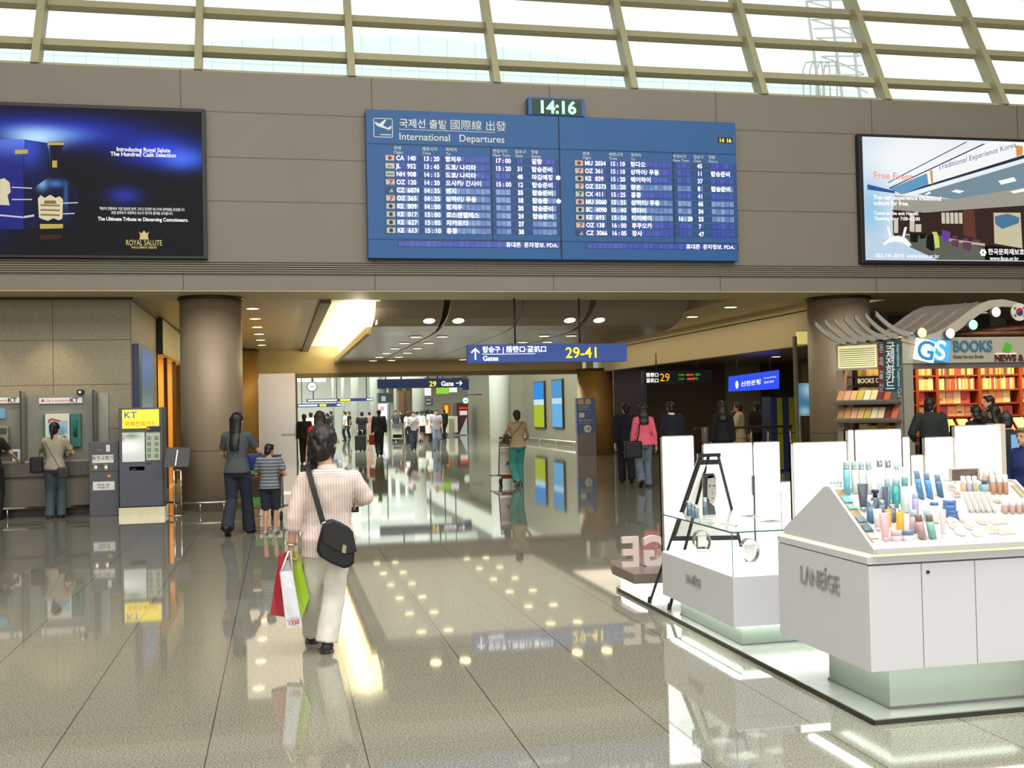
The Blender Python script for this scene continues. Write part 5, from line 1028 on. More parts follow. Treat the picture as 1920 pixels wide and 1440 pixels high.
for k, (px, py) in enumerate(((1455, 669),)): p = G(px, py, 3.034); light(p.x, p.y, 3.034, .13, 'small round light in the low ceiling of the right wing', 'lights of the right wing')
p = G(105, 549, 3.716); light(p.x, 19.3, 3.716, .1, 'small round light over the telephone wall', 'lights over the telephone wall')
# ---------------------------------------------------------------- bookshop kiosk
KY, KB = 16.8, 18.25
KG = mat('kiosk_grey', (176, 170, 152), .45, var=.03); KP = mat('kiosk_post', (150, 144, 130), .45, var=.03); WOOD = mat('red_brown_shelf', (142, 66, 30), .5, var=.15, scale=5, aniso=(1, 1, 8)); DKW = mat('dark_shelf', (62, 40, 26), .5, var=.12)
ks = thing('bookshop_kiosk', 'grey bookshop kiosk with wave canopy and warm lit shelves at the right', 'kiosk', (12.5, 17.5, 0))
a, b_ = WY(1693, 682, KY), WY(1693, 633, KY); kz0, kz1 = a.z, b_.z; KX0 = a.x; KX1 = 15.4
MB().box(KX0, KX1, KY, KY+.22, kz0, kz1).build('sign_fascia', KG, ks, bevel=.01)
MB().box(KX0+.12, KX1, KY+.03, KY+.2, kz0-.09, kz0).build('shutter_rail', mat('rail_grey', (104, 96, 100), .4), ks)
MB().box(KX0+.01, KX0+.20, KY+.02, KY+.22, 0, kz0).build('post', KP, ks)
MB().box(KX0, KX1, KB, KB+.1, 0, kz1).build('back_wall', WOOD, ks); MB().box(KX0, KX1, KY+.2, KB, kz1-.06, kz1).build('roof', mat('kiosk_roof', (120, 112, 98), .6), ks)
MB().box(KX1-.1, KX1, KY+.2, KB, 0, kz1-.06).build('side_wall', WOOD, ks)
q = MB(); lz = lambda x, y, X_=WY: WY(1680+x*.125, 680+y*.125, KY-.012)
q.text('BOOKS', lz(860, -95) if False else WY(1787, 659, KY-.012), X, Z, .27, 'LEFT', ext=.02, bold=.02, sx=.86); q.build('blue_letters', mat('letter_teal', (70, 120, 146), .4, var=.05), ks)
MB().text('Global Service Books', WY(1787, 672, KY-.012), X, Z, .085, 'LEFT', bold=.02, sx=.82).build('small_letters', mat('letter_slate', (70, 84, 92), .4), ks)
MB().text('NEWS & MAGAZINE', WY(1865, 677, KY-.012), X, Z, .155, 'LEFT', ext=.015, bold=.03, sx=1.0).build('maroon_letters', mat('letter_maroon', (96, 36, 44), .4), ks)
p = WY(1889, 652, KY-.015); MB().obox(p, (X*.85-Z*.4)*.07, Y_*.01, (X*.4+Z*.85)*.085).build('green_diamond', mat('diamond_green', (70, 160, 40), .4, emit=(70, 170, 40), es=.3), ks)
q = MB().box(WY(1866, 663, KY).x, WY(1905, 663, KY).x, KY-.012, KY, WY(1880, 664, KY).z, WY(1880, 664, KY).z+.012).build('lit_rule', mat('rule_light', (250, 240, 210), emit=(255, 240, 200), es=1, var=0), ks)
def tilted(pc, w, ang, m, nm, ch, mch):
    c = WY(pc[0], pc[1], KY-.05); u = Vector((math.cos(ang), 0, math.sin(ang))); v = Vector((-math.sin(ang), 0, math.cos(ang)))
    b = MB().obox(c, u*w/2, Y_*.03, v*w/2).build(nm, m, ks, bevel=.006); MB().text(ch, c-v*.155-Y_*.034, u, v, .46, bold=.015, sx=1.05).build(nm+'_letter', mch, b)
LW = mat('sign_glow_white', (235, 245, 245), emit=(228, 244, 244), es=.95, var=0); LB = mat('sign_glow_blue', (60, 150, 215), emit=(52, 146, 216), es=.9, var=0)
tilted((1734, 657), .37, R(-12), LW, 'lit_square_white', 'G', mat('sign_teal', (40, 120, 170), emit=(36, 120, 172), es=.6, var=0)); tilted((1761, 657), .37, R(-9), LB, 'lit_square_blue', 'S', LW)
# shelf boards and uprights
sh = []
for py in (703, 730.5, 756, 779.5): z = WY(1800, py, KB-.12).z; sh.append(z); MB().box(KX0+.2, KX1-.1, KB-.24, KB, z-.03, z).build('shelf', WOOD, ks)
for px in (1717, 1755, 1834, 1911): x = WY(px, 720, KB-.2).x; MB().box(x-.03, x+.03, KB-.25, KB, .3, kz0+.1).build('upright', WOOD, ks)
BC = [(236, 214, 150), (244, 226, 170), (226, 160, 96), (214, 108, 74), (240, 196, 120), (206, 84, 90), (250, 236, 196), (186, 140, 96), (120, 60, 50), (232, 180, 150), (90, 90, 84), (224, 200, 96)]
CN = ['cream', 'pale yellow', 'tan', 'rust', 'apricot', 'crimson', 'ivory', 'brown', 'dark brown', 'salmon', 'dark grey', 'mustard']
BM = [mat('cover_'+n.replace(' ', '_'), c, .5, var=.12, scale=9) for n, c in zip(CN, BC)]
PAGE = mat('book_pages', (236, 226, 196), .7, var=.05)
def book(x, y, z, w, d, h, ci, lab, grp, lean=0.0, face=False):
    b = MB(); u = Vector((math.cos(lean), 0, -math.sin(lean))); v = Vector((math.sin(lean), 0, math.cos(lean)))
    o = Vector((x, y, z))
    b.obox(o+u*w/2+v*h/2+Y_*d/2, u*w/2, Y_*d/2, v*h/2)
    b.m(1).obox(o+u*w/2+v*(h+.001)+Y_*(d/2+.004), u*w*.4, Y_*(d/2-.004), v*.002)
    ob = b.build('book', [BM[ci], PAGE], label=lab, cat='book', group=grp, org=(x, y, z)); return ob
spans = [(1719, 1752), (1759, 1830), (1838, 1907), (1915, 1945)]; rnd = random.Random(3)
for row, (z, zt) in enumerate(((sh[0], .155), (sh[1], .26))):
    for si, (p0, p1) in enumerate(spans):
        x = WY(p0, 720, KB-.2).x+.01; xe = WY(p1, 720, KB-.2).x-.02; i = 0
        while x < xe-.03:
            w = rnd.choice((.028, .036, .044, .06)); h = zt*rnd.uniform(.74, .95); ci = rnd.choice((0, 1, 4, 6, 2, 3, 5, 9, 7, 10) if si else (1, 6, 0, 4, 2))
            if x+w > xe: break
            book(x, KB-.2, z, w-.003, .17, h, ci, f'{CN[ci]} spine, {ORD[i]} from left in {ORD[si]} bay of the {("top", "second")[row]} lit shelf', 'spines on the lit bookshelves'); x += w; i += 1
for row, (z, hh) in enumerate(((sh[2], .24), (sh[3], .2))):
    for si, (p0, p1) in enumerate(spans):
        x = WY(p0, 740, KB-.2).x+.02; xe = WY(p1, 740, KB-.2).x-.02; i = 0
        while x+.14 < xe:
            w = rnd.uniform(.14, .2); ci = rnd.choice((0, 1, 4, 6, 9, 5, 2))
            if x+w > xe: break
            b = book(x, KB-.16, z, w-.012, .03, hh*rnd.uniform(.8, 1.0), ci, f'{CN[ci]} cover facing out, {ORD[i]} in {ORD[si]} bay of the {("third", "fourth")[row]} lit shelf', 'face-out books on the lit bookshelves')
            MB().box(x+.02, x+w*.6, KB-.163, KB-.16, z+.05, z+.09).build('printed_title', BM[(ci+5) % 12], b); x += w; i += 1
# magazine counter in front
mc = thing('magazine_counter', 'dark magazine counter in front of the lit bookshelves', 'counter', (12.8, 17.3, 0)); MB().box(11.0, 15.2, 17.25, 17.75, 0, .98).build('body', DKW, mc); MB().box(10.95, 15.25, 17.2, 17.8, .98, 1.03).build('top', WOOD, mc)
for i in range(14):
    x = 11.1+i*.29; ci = (i*5+1) % 12; b = MB().obox((x+.1, 17.42, 1.16), X*.105, Vector((0, .09, .11)), Vector((0, -.012, .01))).build('magazine', [BM[ci]], label=f'{CN[ci]} magazine propped up, {ORD[i]} from the left on the magazine counter', cat='magazine', group='magazines on the dark counter')
# left wing of the kiosk, angled back
WL, WR = WY(1566, 640, 17.75), WY(1692, 633, KY+.02); WL.z = WR.z = kz1-.03
wu = (Vector((WR.x-WL.x, WR.y-WL.y, 0))).normalized(); wn = Vector((wu.y, -wu.x, 0)); wl = (Vector((WR.x-WL.x, WR.y-WL.y, 0))).length
def wp(px, py, off=0.0):
    d = _ray(px, py); o = WR+wn*off; t = (o-EYE).dot(wn)/d.dot(wn); return EYE+d*t
lw = subthing('side_wing', ks, (WL.x, WL.y, 0))
def wbox(s0, s1, z0, z1, d0, d1, nm, m, par=lw):
    """box along the wing: s from its left end, depth d behind its face"""
    o = Vector((WL.x, WL.y, 0)); return MB().hexa([o+wu*s0-wn*d0+Z*z0, o+wu*s1-wn*d0+Z*z0, o+wu*s1-wn*d1+Z*z0, o+wu*s0-wn*d1+Z*z0], [o+wu*s0-wn*d0+Z*z1, o+wu*s1-wn*d0+Z*z1, o+wu*s1-wn*d1+Z*z1, o+wu*s0-wn*d1+Z*z1]).build(nm, m, par)
zt_, zb_ = wp(1600, 647).z, wp(1600, 692).z
wbox(0, wl*.98, zb_-.02, zt_+.03, 0, .12, 'header_box', KG); wbox(0, .12, 0, zb_-.02, 0, .25, 'left_post', mat('post_taupe', (150, 132, 112), .5, var=.04)); wbox(wl*.86, wl*.97, 0, zb_-.02, 0, .2, 'right_post', KP); wbox(.1, wl*.97, 0, zt_, .50, .56, 'back_board', DKW)
wbox(.05, wl*.62, zb_+.02, zt_-.01, -.012, 0, 'list_panel', mat('list_panel_lit', (222, 220, 170), emit=(224, 220, 160), es=.75, var=.1, scale=30))
o = Vector((WL.x, WL.y, 0)); q = MB()
for k in range(9): q.hexa([o+wu*(.07+.0)+wn*.0135+Z*(zb_+.05+k*.037), o+wu*(wl*.6)+wn*.0135+Z*(zb_+.05+k*.037), o+wu*(wl*.6)+wn*.013+Z*(zb_+.05+k*.037), o+wu*.07+wn*.013+Z*(zb_+.05+k*.037)], [p_+Z*.012 for p_ in (o+wu*.07+wn*.0135+Z*(zb_+.05+k*.037), o+wu*(wl*.6)+wn*.0135+Z*(zb_+.05+k*.037), o+wu*(wl*.6)+wn*.013+Z*(zb_+.05+k*.037), o+wu*.07+wn*.013+Z*(zb_+.05+k*.037))])
q.build('list_lines', mat('list_ink', (120, 116, 92), .5), lw)
r0, r1 = WY(1572, 642, 17.7)+wn*.1, wp(1690, 632, .1); MB().tube([r0, r1], .012, 6).build('top_rail', mat('pale_rail', (226, 216, 170), .3, emit=(226, 216, 170), es=.3), lw)
for k, py in enumerate((705, 723, 735)): wbox(.12, wl*.86, wp(1620, py).z-.02, wp(1620, py).z, .2, .5, 'shelf', DKW)
for k, (py, s1) in enumerate(((755, .96), (789, .96))):
    z = wp(1620, py).z; wbox(.02, wl*s1, z-.03, z+.01, -.22, .15, 'rack_tray', mat('rack_grey', (96, 92, 84), .4)); wbox(.02, wl*s1, z+.01, z+.05, -.225, -.215, 'rack_lip', mat('rack_lip', (130, 124, 110), .3, .3))
    for i in range(9):
        s0 = .06+i*(wl*.9/9); ci = (i*7+k*5+2) % 12; b = MB(); base = o+wu*s0+wn*(.20)+Z*(z+.015); top = base-wn*.17+Z*(.20 if k == 0 else .22); w = wl*.9/9-.012
        b.hexa([base, base+wu*w, base+wu*w-wn*.012, base-wn*.012], [top, top+wu*w, top+wu*w-wn*.012, top-wn*.012]); m_ = b.build('magazine', BM[ci], label=f'{CN[ci]} magazine leaning on the {("upper", "lower")[k]} rack of the kiosk wing, {ORD[i]} from the left', cat='magazine', group='magazines on the kiosk wing racks')
rnd = random.Random(5)
for k, (py, hh) in enumerate(((705, .19), (735, .13), (823, .28))):
    z = wp(1620, py).z
    if k == 2: wbox(.12, wl*.86, z-.02, z, .05, .5, 'shelf', DKW)
    s0 = .3; i = 0
    while s0 < wl*.84-.08:
        w = rnd.choice((.04, .06, .08)) if k < 2 else .16; ci = rnd.choice((1, 0, 11, 4, 7)) if k < 2 else (0, 11, 7, 2)[i % 4]; h = hh*rnd.uniform(.8, .98)
        if s0+w > wl*.84: break
        p_ = o+wu*s0-wn*.24+Z*z; b = MB(); b.hexa([p_, p_+wu*(w-.004), p_+wu*(w-.004)-wn*.16, p_-wn*.16], [v+Z*h for v in (p_, p_+wu*(w-.004), p_+wu*(w-.004)-wn*.16, p_-wn*.16)]); b.build('book', [BM[ci]], label=f'{CN[ci]} book, {ORD[i]} from the left on the {("top", "middle", "low")[k]} shelf inside the kiosk wing', cat='book', group='books inside the kiosk wing'); s0 += w; i += 1
c0 = wp(1605, 722, -.18); sgn = MB(); c1 = wp(1652, 722, -.18); sgn.hexa([wp(1603, 723, -.17), wp(1656, 723, -.17), wp(1656, 723, -.19), wp(1603, 723, -.19)], [wp(1603, 706, -.17), wp(1656, 706, -.17), wp(1656, 706, -.19), wp(1603, 706, -.19)]); sb_ = sgn.build('topic_sign', mat('topic_brown', (52, 34, 20), .5), lw)
MB().text('BOOKS ON KOREA', wp(1608, 718.5, -.165), wu, Z, .115, 'LEFT', bold=.02, sx=.78).build('topic_letters', mat('topic_letters', (240, 226, 170), .5, emit=(240, 226, 170), es=.35, var=0), lw)
# hanging banner
bn = thing('hanging_banner', 'long teal and maroon hanging banner for telephone cards beside the kiosk post', 'banner', wp(1668, 742, .05))
def wq(px0, px1, py0, py1, off, nm, m, par): return MB().hexa([wp(px0, py1, off), wp(px1, py1, off), wp(px1, py1, off)-wn*.012, wp(px0, py1, off)-wn*.012], [wp(px0, py0, off), wp(px1, py0, off), wp(px1, py0, off)-wn*.012, wp(px0, py0, off)-wn*.012]).build(nm, m, par)
wq(1657, 1689, 641, 742, .06, 'teal_panel', mat('banner_teal', (30, 84, 92), .5, var=.05), bn); wq(1647, 1658, 643, 741, .062, 'maroon_panel', mat('banner_maroon', (116, 44, 52), .5, var=.05), bn)
q = MB()
for i, ch in enumerate('국제전화카드'): q.text(ch, wp(1669.5, 657+i*14.6, .078), wu, Z, .175, bold=.02)
q.build('large_letters', WHITE, bn)
q = MB(); q.text('International Telephone Card', wp(1681, 646, .078), -Z, wu, .075, 'LEFT', bold=.02); q.build('small_letters', mat('banner_pale', (190, 206, 204), .5), bn)
q = MB()
for i, ch in enumerate(('할', '인', ' ', '판', '매', ' ', '선', '불', ' ', '카', '드')):
    if ch != ' ': q.text(ch, wp(1652.5, 652+i*8.3, .078), wu, Z, .085, bold=.01)
q.build('maroon_print', mat('banner_pale', 0), bn)
for px in (1662, 1683): MB().tube([wp(px, 641, .06), wp(px, 632, .10)], .008, 6).build('hook', CHROME, bn)
# curved fins and the wave canopy
FIN = mat('fin_grey', (150, 144, 130), .4, .25, var=.04); cn = subthing('wave_canopy', ks, (12.4, 17.2, kz1))
fins = [((1528, 607), (1585, 641)), ((1546, 603), (1605, 640)), ((1564, 601), (1622, 637)), ((1583, 597), (1640, 635)), ((1602, 594), (1660, 633)), ((1622, 591), (1682, 631)), ((1642, 588), (1706, 627))]
for i, (a, b_) in enumerate(fins):
    Yd = 17.55-.09*i; pts = []
    for k in range(9):
        t = k/8; px = a[0]+(b_[0]-a[0])*t; py = a[1]+(b_[1]-a[1])*(1-(1-t)**1.8); pts.append(WY(px, py, Yd-.3*t))
    rs = []
    for p in pts: rs.append([p-Y_*.02+Z*.045, p+Y_*.02+Z*.045, p+Y_*.02-Z*.045, p-Y_*.02-Z*.045])
    MB().rings(rs, True, False).build('fin', FIN, cn)
wave = [(1690, 629), (1712, 631), (1732, 630), (1755, 624), (1778, 612), (1800, 597), (1818, 583), (1836, 571), (1856, 563), (1880, 561), (1905, 566), (1925, 575), (1950, 590)]
def wavepts(dy, dx, Yd, sc=1.0): return [WY(x+dx, 632-(632-y)*sc+dy, Yd) for x, y in wave]
f_ = wavepts(0, 0, KY-.02); rs = []
for i, p in enumerate(f_): rs.append([p+Z*.0, p+Y_*.05, p+Y_*.05-Z*(.10+.09*math.sin(math.pi*min(1, i/10))), p-Z*(.10+.09*math.sin(math.pi*min(1, i/10)))])
MB().rings(rs, True, False).build('front_ribbon', mat('ribbon_pale', (186, 178, 160), .4, .1, var=.03), cn)
for k in range(4):
    g_ = [p+Y_*(.22+.2*k)-X*(.17+.17*k)*(1.0 if i < 7 else .5)+Z*.0 for i, p in enumerate(f_)][:9]; rs = [[p, p+Y_*.04, p+Y_*.04-Z*.09, p-Z*.09] for p in g_]; MB().rings(rs, True, False).build('rib', FIN, cn)
sheet = []
for i, p in enumerate(f_): sheet.append([p+Y_*.06-Z*.02, p+Y_*.9-X*.7*(1.0 if i < 8 else max(0, 1-(i-8)*.25))-Z*.02])
MB().rings(sheet, False, True, closed=False).build('canopy_sheet', mat('canopy_brown', (120, 106, 94), .5, var=.05), cn)
pk = subthing('duct_bank', ks, (13, 17.3, kz1)) 
for k in range(2): MB().tube([(11.6+.5*k, 17.05+.2*k, kz1+.07), (15.2, 17.05+.2*k, kz1+.09+.3*k)], .055+.05*k, 10).build('duct', mat('duct_brown', (110, 70, 44), .35, .5, var=.1), pk)
# round lamps on arms
for i, (px, py, c, n_) in enumerate(((1729, 624, (214, 255, 150), 'green tinted'), (1782, 625, (255, 236, 226), 'white'), (1825, 609, (150, 240, 190), 'mint tinted'), (1868, 585, (255, 226, 226), 'pink tinted'))):
    p = WY(px, py, KY-.14); t = thing('round_lamp', f'{n_} round lit lamp on the canopy, {ORD[i]} from the left', 'lamp', p, 'round lamps along the wave canopy')
    MB().lathe([(.088, 0), (.095, .03), (.06, .12)], p, 20, (0, 1, 0)).build('housing', mat('lamp_housing', (120, 112, 104), .35, .4), t)
    MB().lathe([(.05, -.014), (.086, 0), (.088, .006)], p, 20, (0, 1, 0)).build('lens', mat('lamp_lens_%d' % i, c, emit=tuple(min(255, x) for x in c), es=1.3, var=0), t)
    MB().tube([p+Y_*.09, p+Y_*.3-X*.3], .014, 6).build('arm', CHROME, t)
p = WY(1911, 585, KY-.2); fl = thing('flag_disc', 'round white disc with red and blue emblem on the canopy', 'sign', p); r = .155
MB().lathe([(r, -.01), (r, .03)], p, 32, (0, 1, 0)).build('disc', mat('disc_white', (214, 210, 196), .5, var=.02), fl)
def yin(sgn, m, nm):
    pts = [(r*.45*math.cos(a), r*.45*math.sin(a)) for a in [R(-25)+math.pi*(k/16) for k in range(17)]] if sgn > 0 else [(r*.45*math.cos(a), r*.45*math.sin(a)) for a in [R(155)+math.pi*(k/16) for k in range(17)]]
    c1, s1 = math.cos(R(-25)), math.sin(R(-25)); q_ = r*.225
    wavec = [(q_*c1+q_*math.cos(R(-25)+math.pi*(1-k/8)*-1), q_*s1+q_*math.sin(R(-25)-math.pi*(1-k/8))) for k in range(9)]
    MB().prism(pts, (p.x, p.y-.014, p.z), X, Z, Y_*.003).build(nm, m, fl); MB().lathe([(q_, 0), (q_, .003)], Vector((p.x, p.y-.0165, p.z))+Vector((c1*q_, 0, s1*q_))*(-1 if sgn > 0 else 1), 16, (0, 1, 0)).build(nm+'_lobe', m, fl)
yin(1, mat('emblem_red', (180, 40, 44), .5), 'emblem_red_half'); yin(-1, mat('emblem_blue', (36, 56, 120), .5), 'emblem_blue_half')
q = MB()
for a in (35, 145, 215, 325):
    d = Vector((math.cos(R(a)), 0, math.sin(R(a)))); n2 = Vector((-d.z, 0, d.x))
    for k in range(3): q.obox(p+d*r*(.62+.1*k)-Y_*.012, d*r*.03, Y_*.002, n2*r*.16)
q.build('emblem_bars', INK, fl)

# ---------------------------------------------------------------- right wing furniture
lk = thing('locker_bank', 'blue and yellow coin locker bank beside the bronze column', 'lockers', (11.85, 24, 0)); L0, L1 = WY(1445, 744, 24), WY(1500, 744, 24)
MB().box(L0.x, L1.x, 24.02, 24.5, 0, L0.z).build('carcass', mat('locker_navy', (36, 48, 92), .5), lk); cw = (L1.x-L0.x)/5
for i in range(5):
    for j in range(2): MB().box(L0.x+i*cw+.008, L0.x+(i+1)*cw-.008, 24.0, 24.02, .05+j*.87, .9+j*(L0.z-.93)).build('door', mat('locker_blue', (48, 66, 130), .45, var=.05) if i % 2 == 0 else mat('locker_yellow', (178, 172, 40), .45, var=.05), lk)
esc = thing('escalator_rail', 'dark handrail with steel posts around the escalator opening', 'railing', (9.6, 22.5, 0)); RM = mat('rail_bronze', (84, 66, 46), .35, .6)
r0, r1 = WY(1302, 801, 22.6), WY(1484, 797, 22.6); MB().box(r0.x, r1.x, 22.55, 22.65, r1.z-.05, r1.z).build('handrail', RM, esc)
for px in (1325, 1360, 1408, 1440, 1482): p = WY(px, 800, 22.6); MB().tube([(p.x, 22.6, 0), (p.x, 22.6, r1.z-.05)], .028, 8).build('post', STEEL, esc)
for a_, b2 in ((1303, 1323), (1327, 1358), (1362, 1406), (1410, 1438), (1442, 1480)): x0_, x1_ = WY(a_, 820, 22.6).x, WY(b2, 820, 22.6).x; MB().add([(x0_+.04, 22.6, .1), (x1_-.04, 22.6, .1), (x1_-.04, 22.6, r1.z-.1), (x0_+.04, 22.6, r1.z-.1)], [[0, 1, 2, 3]]).build('glass_panel', CLEAR, esc)
p = WY(1322, 820, 22.3); MB().lathe([(.07, 0), (.07, 1.12), (.06, 1.14)], (p.x, 22.3, 0), 16).build('bollard', mat('grey_bollard', (130, 124, 112), .4, .3), label='grey steel bollard post beside the escalator rail', cat='bollard')
bp_ = thing('blue_poster', 'tall pale blue lit poster on the glass screen beside the bronze column', 'light box', (10.9, 21, .9)); a, b_ = WY(1497, 780, 21), WY(1527, 718, 21)
MB().box(a.x, b_.x, 21, 21.06, a.z, b_.z).build('poster', grad_mat('ice_blue_print', [(10.9, 1.9, .2, .18, (190, 222, 230), 1.4), (10.8, 1.45, .15, .1, (170, 210, 226), 1.2)], (62, 128, 168), .7), bp_); MB().box(a.x+.04, a.x+.08, 21.0, 21.05, 0, a.z).build('leg', STEEL, bp_); MB().box(b_.x-.08, b_.x-.04, 21.0, 21.05, 0, a.z).build('leg', STEEL, bp_)
gsn = thing('glass_screen', 'tall glass screen with pale lit head panel left of the right bronze column', 'screen', (10.6, 20.6, 0)); a, b_ = WY(1487, 600, 20.6), WY(1524, 600, 20.6)
MB().box(a.x, a.x+.05, 20.55, 20.65, 0, 3.0).build('frame_post', mat('screen_frame', (120, 116, 90), .4, .3), gsn); MB().box(b_.x-.05, b_.x, 20.55, 20.65, 0, 3.0).build('frame_post', mat('screen_frame', 0), gsn); MB().add([(a.x, 20.6, .1), (b_.x, 20.6, .1), (b_.x, 20.6, 3.0), (a.x, 20.6, 3.0)], [[0, 1, 2, 3]]).build('glass', CLEAR, gsn)
z0_, z1_ = WY(1505, 645, 20.58).z, WY(1505, 622, 20.58).z; MB().box(a.x+.05, b_.x-.03, 20.57, 20.59, z0_, z1_).build('lit_head', mat('head_glow', (226, 214, 130), emit=(226, 212, 128), es=.7, var=.1), gsn)
fs = thing('floor_sign', 'blue floor standing direction sign in front of the golden column', 'sign', (10.2, 35.3, 0)); a, b_ = WY(1083, 850, 35.2), WY(1116, 746, 35.2)
MB().box(a.x, b_.x, 35.2, 35.4, .75, b_.z).build('blue_panel', mat('pylon_blue', (98, 120, 176), .45, var=.04), fs); MB().box(a.x, b_.x, 35.2, 35.4, 0, .75).build('grey_base', mat('pylon_grey', (140, 130, 138), .4, var=.06, scale=30, aniso=(1, 1, 20)), fs)
q = MB(); x0_ = a.x; w = b_.x-a.x; q.box(x0_+.05, x0_+.25, 35.19, 35.2, 1.72, 1.9).box(x0_+.3, x0_+.5, 35.19, 35.2, 1.72, 1.9); q.build('pictogram', mat('picto_cream', (214, 190, 140), .5), fs)
q = MB().text('어린이놀이방', (x0_+.06, 35.19, 1.62), X, Z, .07, 'LEFT', bold=.01).text('Children\'s Playroom', (x0_+.06, 35.19, 1.54), X, Z, .055, 'LEFT').text('환승 SKB 라운지', (x0_+.06, 35.19, 1.16), X, Z, .07, 'LEFT', bold=.01).text('Delivery Counter', (x0_+.06, 35.19, 1.08), X, Z, .055, 'LEFT').box(x0_+.08, x0_+.26, 35.19, 35.2, 1.28, 1.44); q.build('lettering', WHITE, fs)
MB().lathe([(.13, 0), (.13, .01)], (x0_+w*.55, 35.185, .9), 24, (0, 1, 0)).build('arrow_disc', WHITE, fs); q = MB(); arrow(q, (x0_+w*.55, .9), .18, -math.pi/2, 35.18); q.build('arrow', mat('pylon_blue', 0), fs)
# ---------------------------------------------------------------- things deep in the gate hall
zz = lambda x, y: (540+x*.1875, 680+y*.1875)
def zbox(x0, x1, y0, y1, Yd, dep, nm, m, par):
    a, b_ = WY(*zz(x0, y1), Yd), WY(*zz(x1, y0), Yd); return MB().box(a.x, b_.x, Yd, Yd+dep, max(0, a.z), b_.z).build(nm, m, par)
st = thing('gift_stall', 'brown gift stall with white counter and red sign in the gate hall', 'stall', (12, 68, 0))
zbox(1690, 1800, 400, 715, 68, 1.5, 'dark_booth', mat('stall_brown', (66, 34, 26), .5, var=.1), st); zbox(1590, 1695, 535, 700, 67.6, 1, 'white_counter', mat('stall_counter', (206, 206, 190), .4), st)
zbox(1715, 1795, 445, 465, 67.95, .05, 'red_sign', lit('stall_red', (235, 60, 50), 1), st); zbox(1718, 1792, 480, 525, 67.95, .05, 'lit_shelf', lit('stall_white', (235, 225, 215), .9), st)
MB().prism([WY(*zz(1715, 715), 67.8).xz, WY(*zz(1795, 715), 67.8).xz, WY(*zz(1790, 540), 67.8).xz], (0, 67.8, 0), X, Z, Y_*.05).build('slanted_board', lit('stall_board', (200, 210, 215), .6), st)
zbox(1610, 1660, 560, 690, 67.55, .04, 'shelf_stripe', mat('stall_stripe', (150, 140, 120), .5), st)
t = thing('vertical_sign', 'tall orange sign with yellow figure left of the gift stall', 'sign', WY(*zz(1580, 520), 69)); zbox(1550, 1620, 410, 520, 69, .2, 'frame', mat('sign_orange_frame', (120, 50, 20), .5), t); zbox(1560, 1610, 418, 512, 68.95, .05, 'face', lit('orange', (235, 120, 30), .9), t); zbox(1575, 1595, 430, 500, 68.9, .05, 'figure', lit('sun_yellow', (255, 220, 60), 1), t); p = WY(*zz(1585, 520), 69.1); MB().tube([(p.x, 69.1, 0), (p.x, 69.1, p.z)], .05, 8).build('post', STEEL, t)
for x0, x1, y0, y1, c, l in ((1370, 1430, 245, 330, (245, 245, 245), 'white hanging lit box below the navy gate sign'), (1488, 1610, 245, 312, (150, 215, 60), 'lime green hanging lit box right of the white one'), (1618, 1690, 240, 296, (245, 245, 240), 'white hanging lit box right of the lime green one')):
    t = thing('hanging_light_box', l, 'light box', WY(*zz(x0, y1), 62)); b = zbox(x0, x1, y0, y1, 62, .2, 'face', lit('hang_%d' % x0, c, 1), t); p = WY(*zz((x0+x1)/2, y0), 62.1); MB().tube([p, (p.x, p.y, 8.59)], .03, 6).build('rod', ROD, t)
t = thing('wall_light_poster', 'bright white light poster with a pink flower beside the slim white columns', 'light box', WY(*zz(945, 570), 88)); zbox(905, 990, 410, 570, 88, .2, 'face', lit('flower_white', (250, 245, 248), 1.05), t); zbox(925, 960, 440, 480, 87.95, .04, 'flower', lit('flower_pink', (235, 180, 200), .9), t); p = WY(*zz(948, 570), 88.1); MB().box(p.x-.3, p.x+.3, 88.05, 88.15, 0, p.z).build('base', GH, t)
for i, (x0, x1) in enumerate(((1110, 1160), (1168, 1218))): tag(zbox(x0, x1, 280, 560, 84+i*.4, .8, 'brown_pier', mat('brown_pier', (112, 84, 54), .5, var=.08), None), 'brown timber clad pier', kind='structure')
zbox(905, 1050, 300, 400, 90, 1.5, 'dark_monitor_bank', mat('monitor_dark', (52, 58, 58), .4), None); bpy.data.objects['dark_monitor_bank']['label'] = 'dark monitor housing above the pink flower poster'; bpy.data.objects['dark_monitor_bank']['category'] = 'monitor'
t = bpy.data.objects['dark_monitor_bank']; p = WY(*zz(980, 300), 90.5); MB().tube([(p.x, 90.6, p.z), (p.x, 90.6, 8.59)], .05, 6).build('rod', ROD, t); zbox(935, 975, 335, 385, 89.95, .05, 'screen', lit('monitor_blue', (170, 205, 215), .9), t)
for i, (x0, x1, y0, y1) in enumerate(((1375, 1450, 360, 390), (1375, 1450, 398, 428))):
    t = thing('menu_board', f'small dark board with white marks under the hanging boxes, {("upper", "lower")[i]} of two', 'board', WY(*zz(x0, y1), 70)); zbox(x0, x1, y0, y1, 70, .1, 'board', mat('menu_dark', (50, 56, 56), .5), t); zbox(x0+8, x1-20, y0+8, y1-12, 69.95, .05, 'print', lit('menu_white', (220, 230, 225), .8), t); p = WY(*zz((x0+x1)/2, y0), 70.1); MB().tube([(p.x, 70.1, p.z), (p.x, 70.1, 8.59 if i == 0 else p.z+.22)], .02, 6).build('rod', ROD, t)
t = thing('potted_plant', 'dark green bushy plant beside the white skirted woman', 'plant', WY(*zz(1400, 620), 70)); p = WY(*zz(1400, 640), 70); MB().lathe([(.3, 0), (.4, .5)], (p.x, 70, 0), 12).build('pot', mat('plant_pot', (90, 70, 54), .6), t); q = MB(); rnd = random.Random(2)
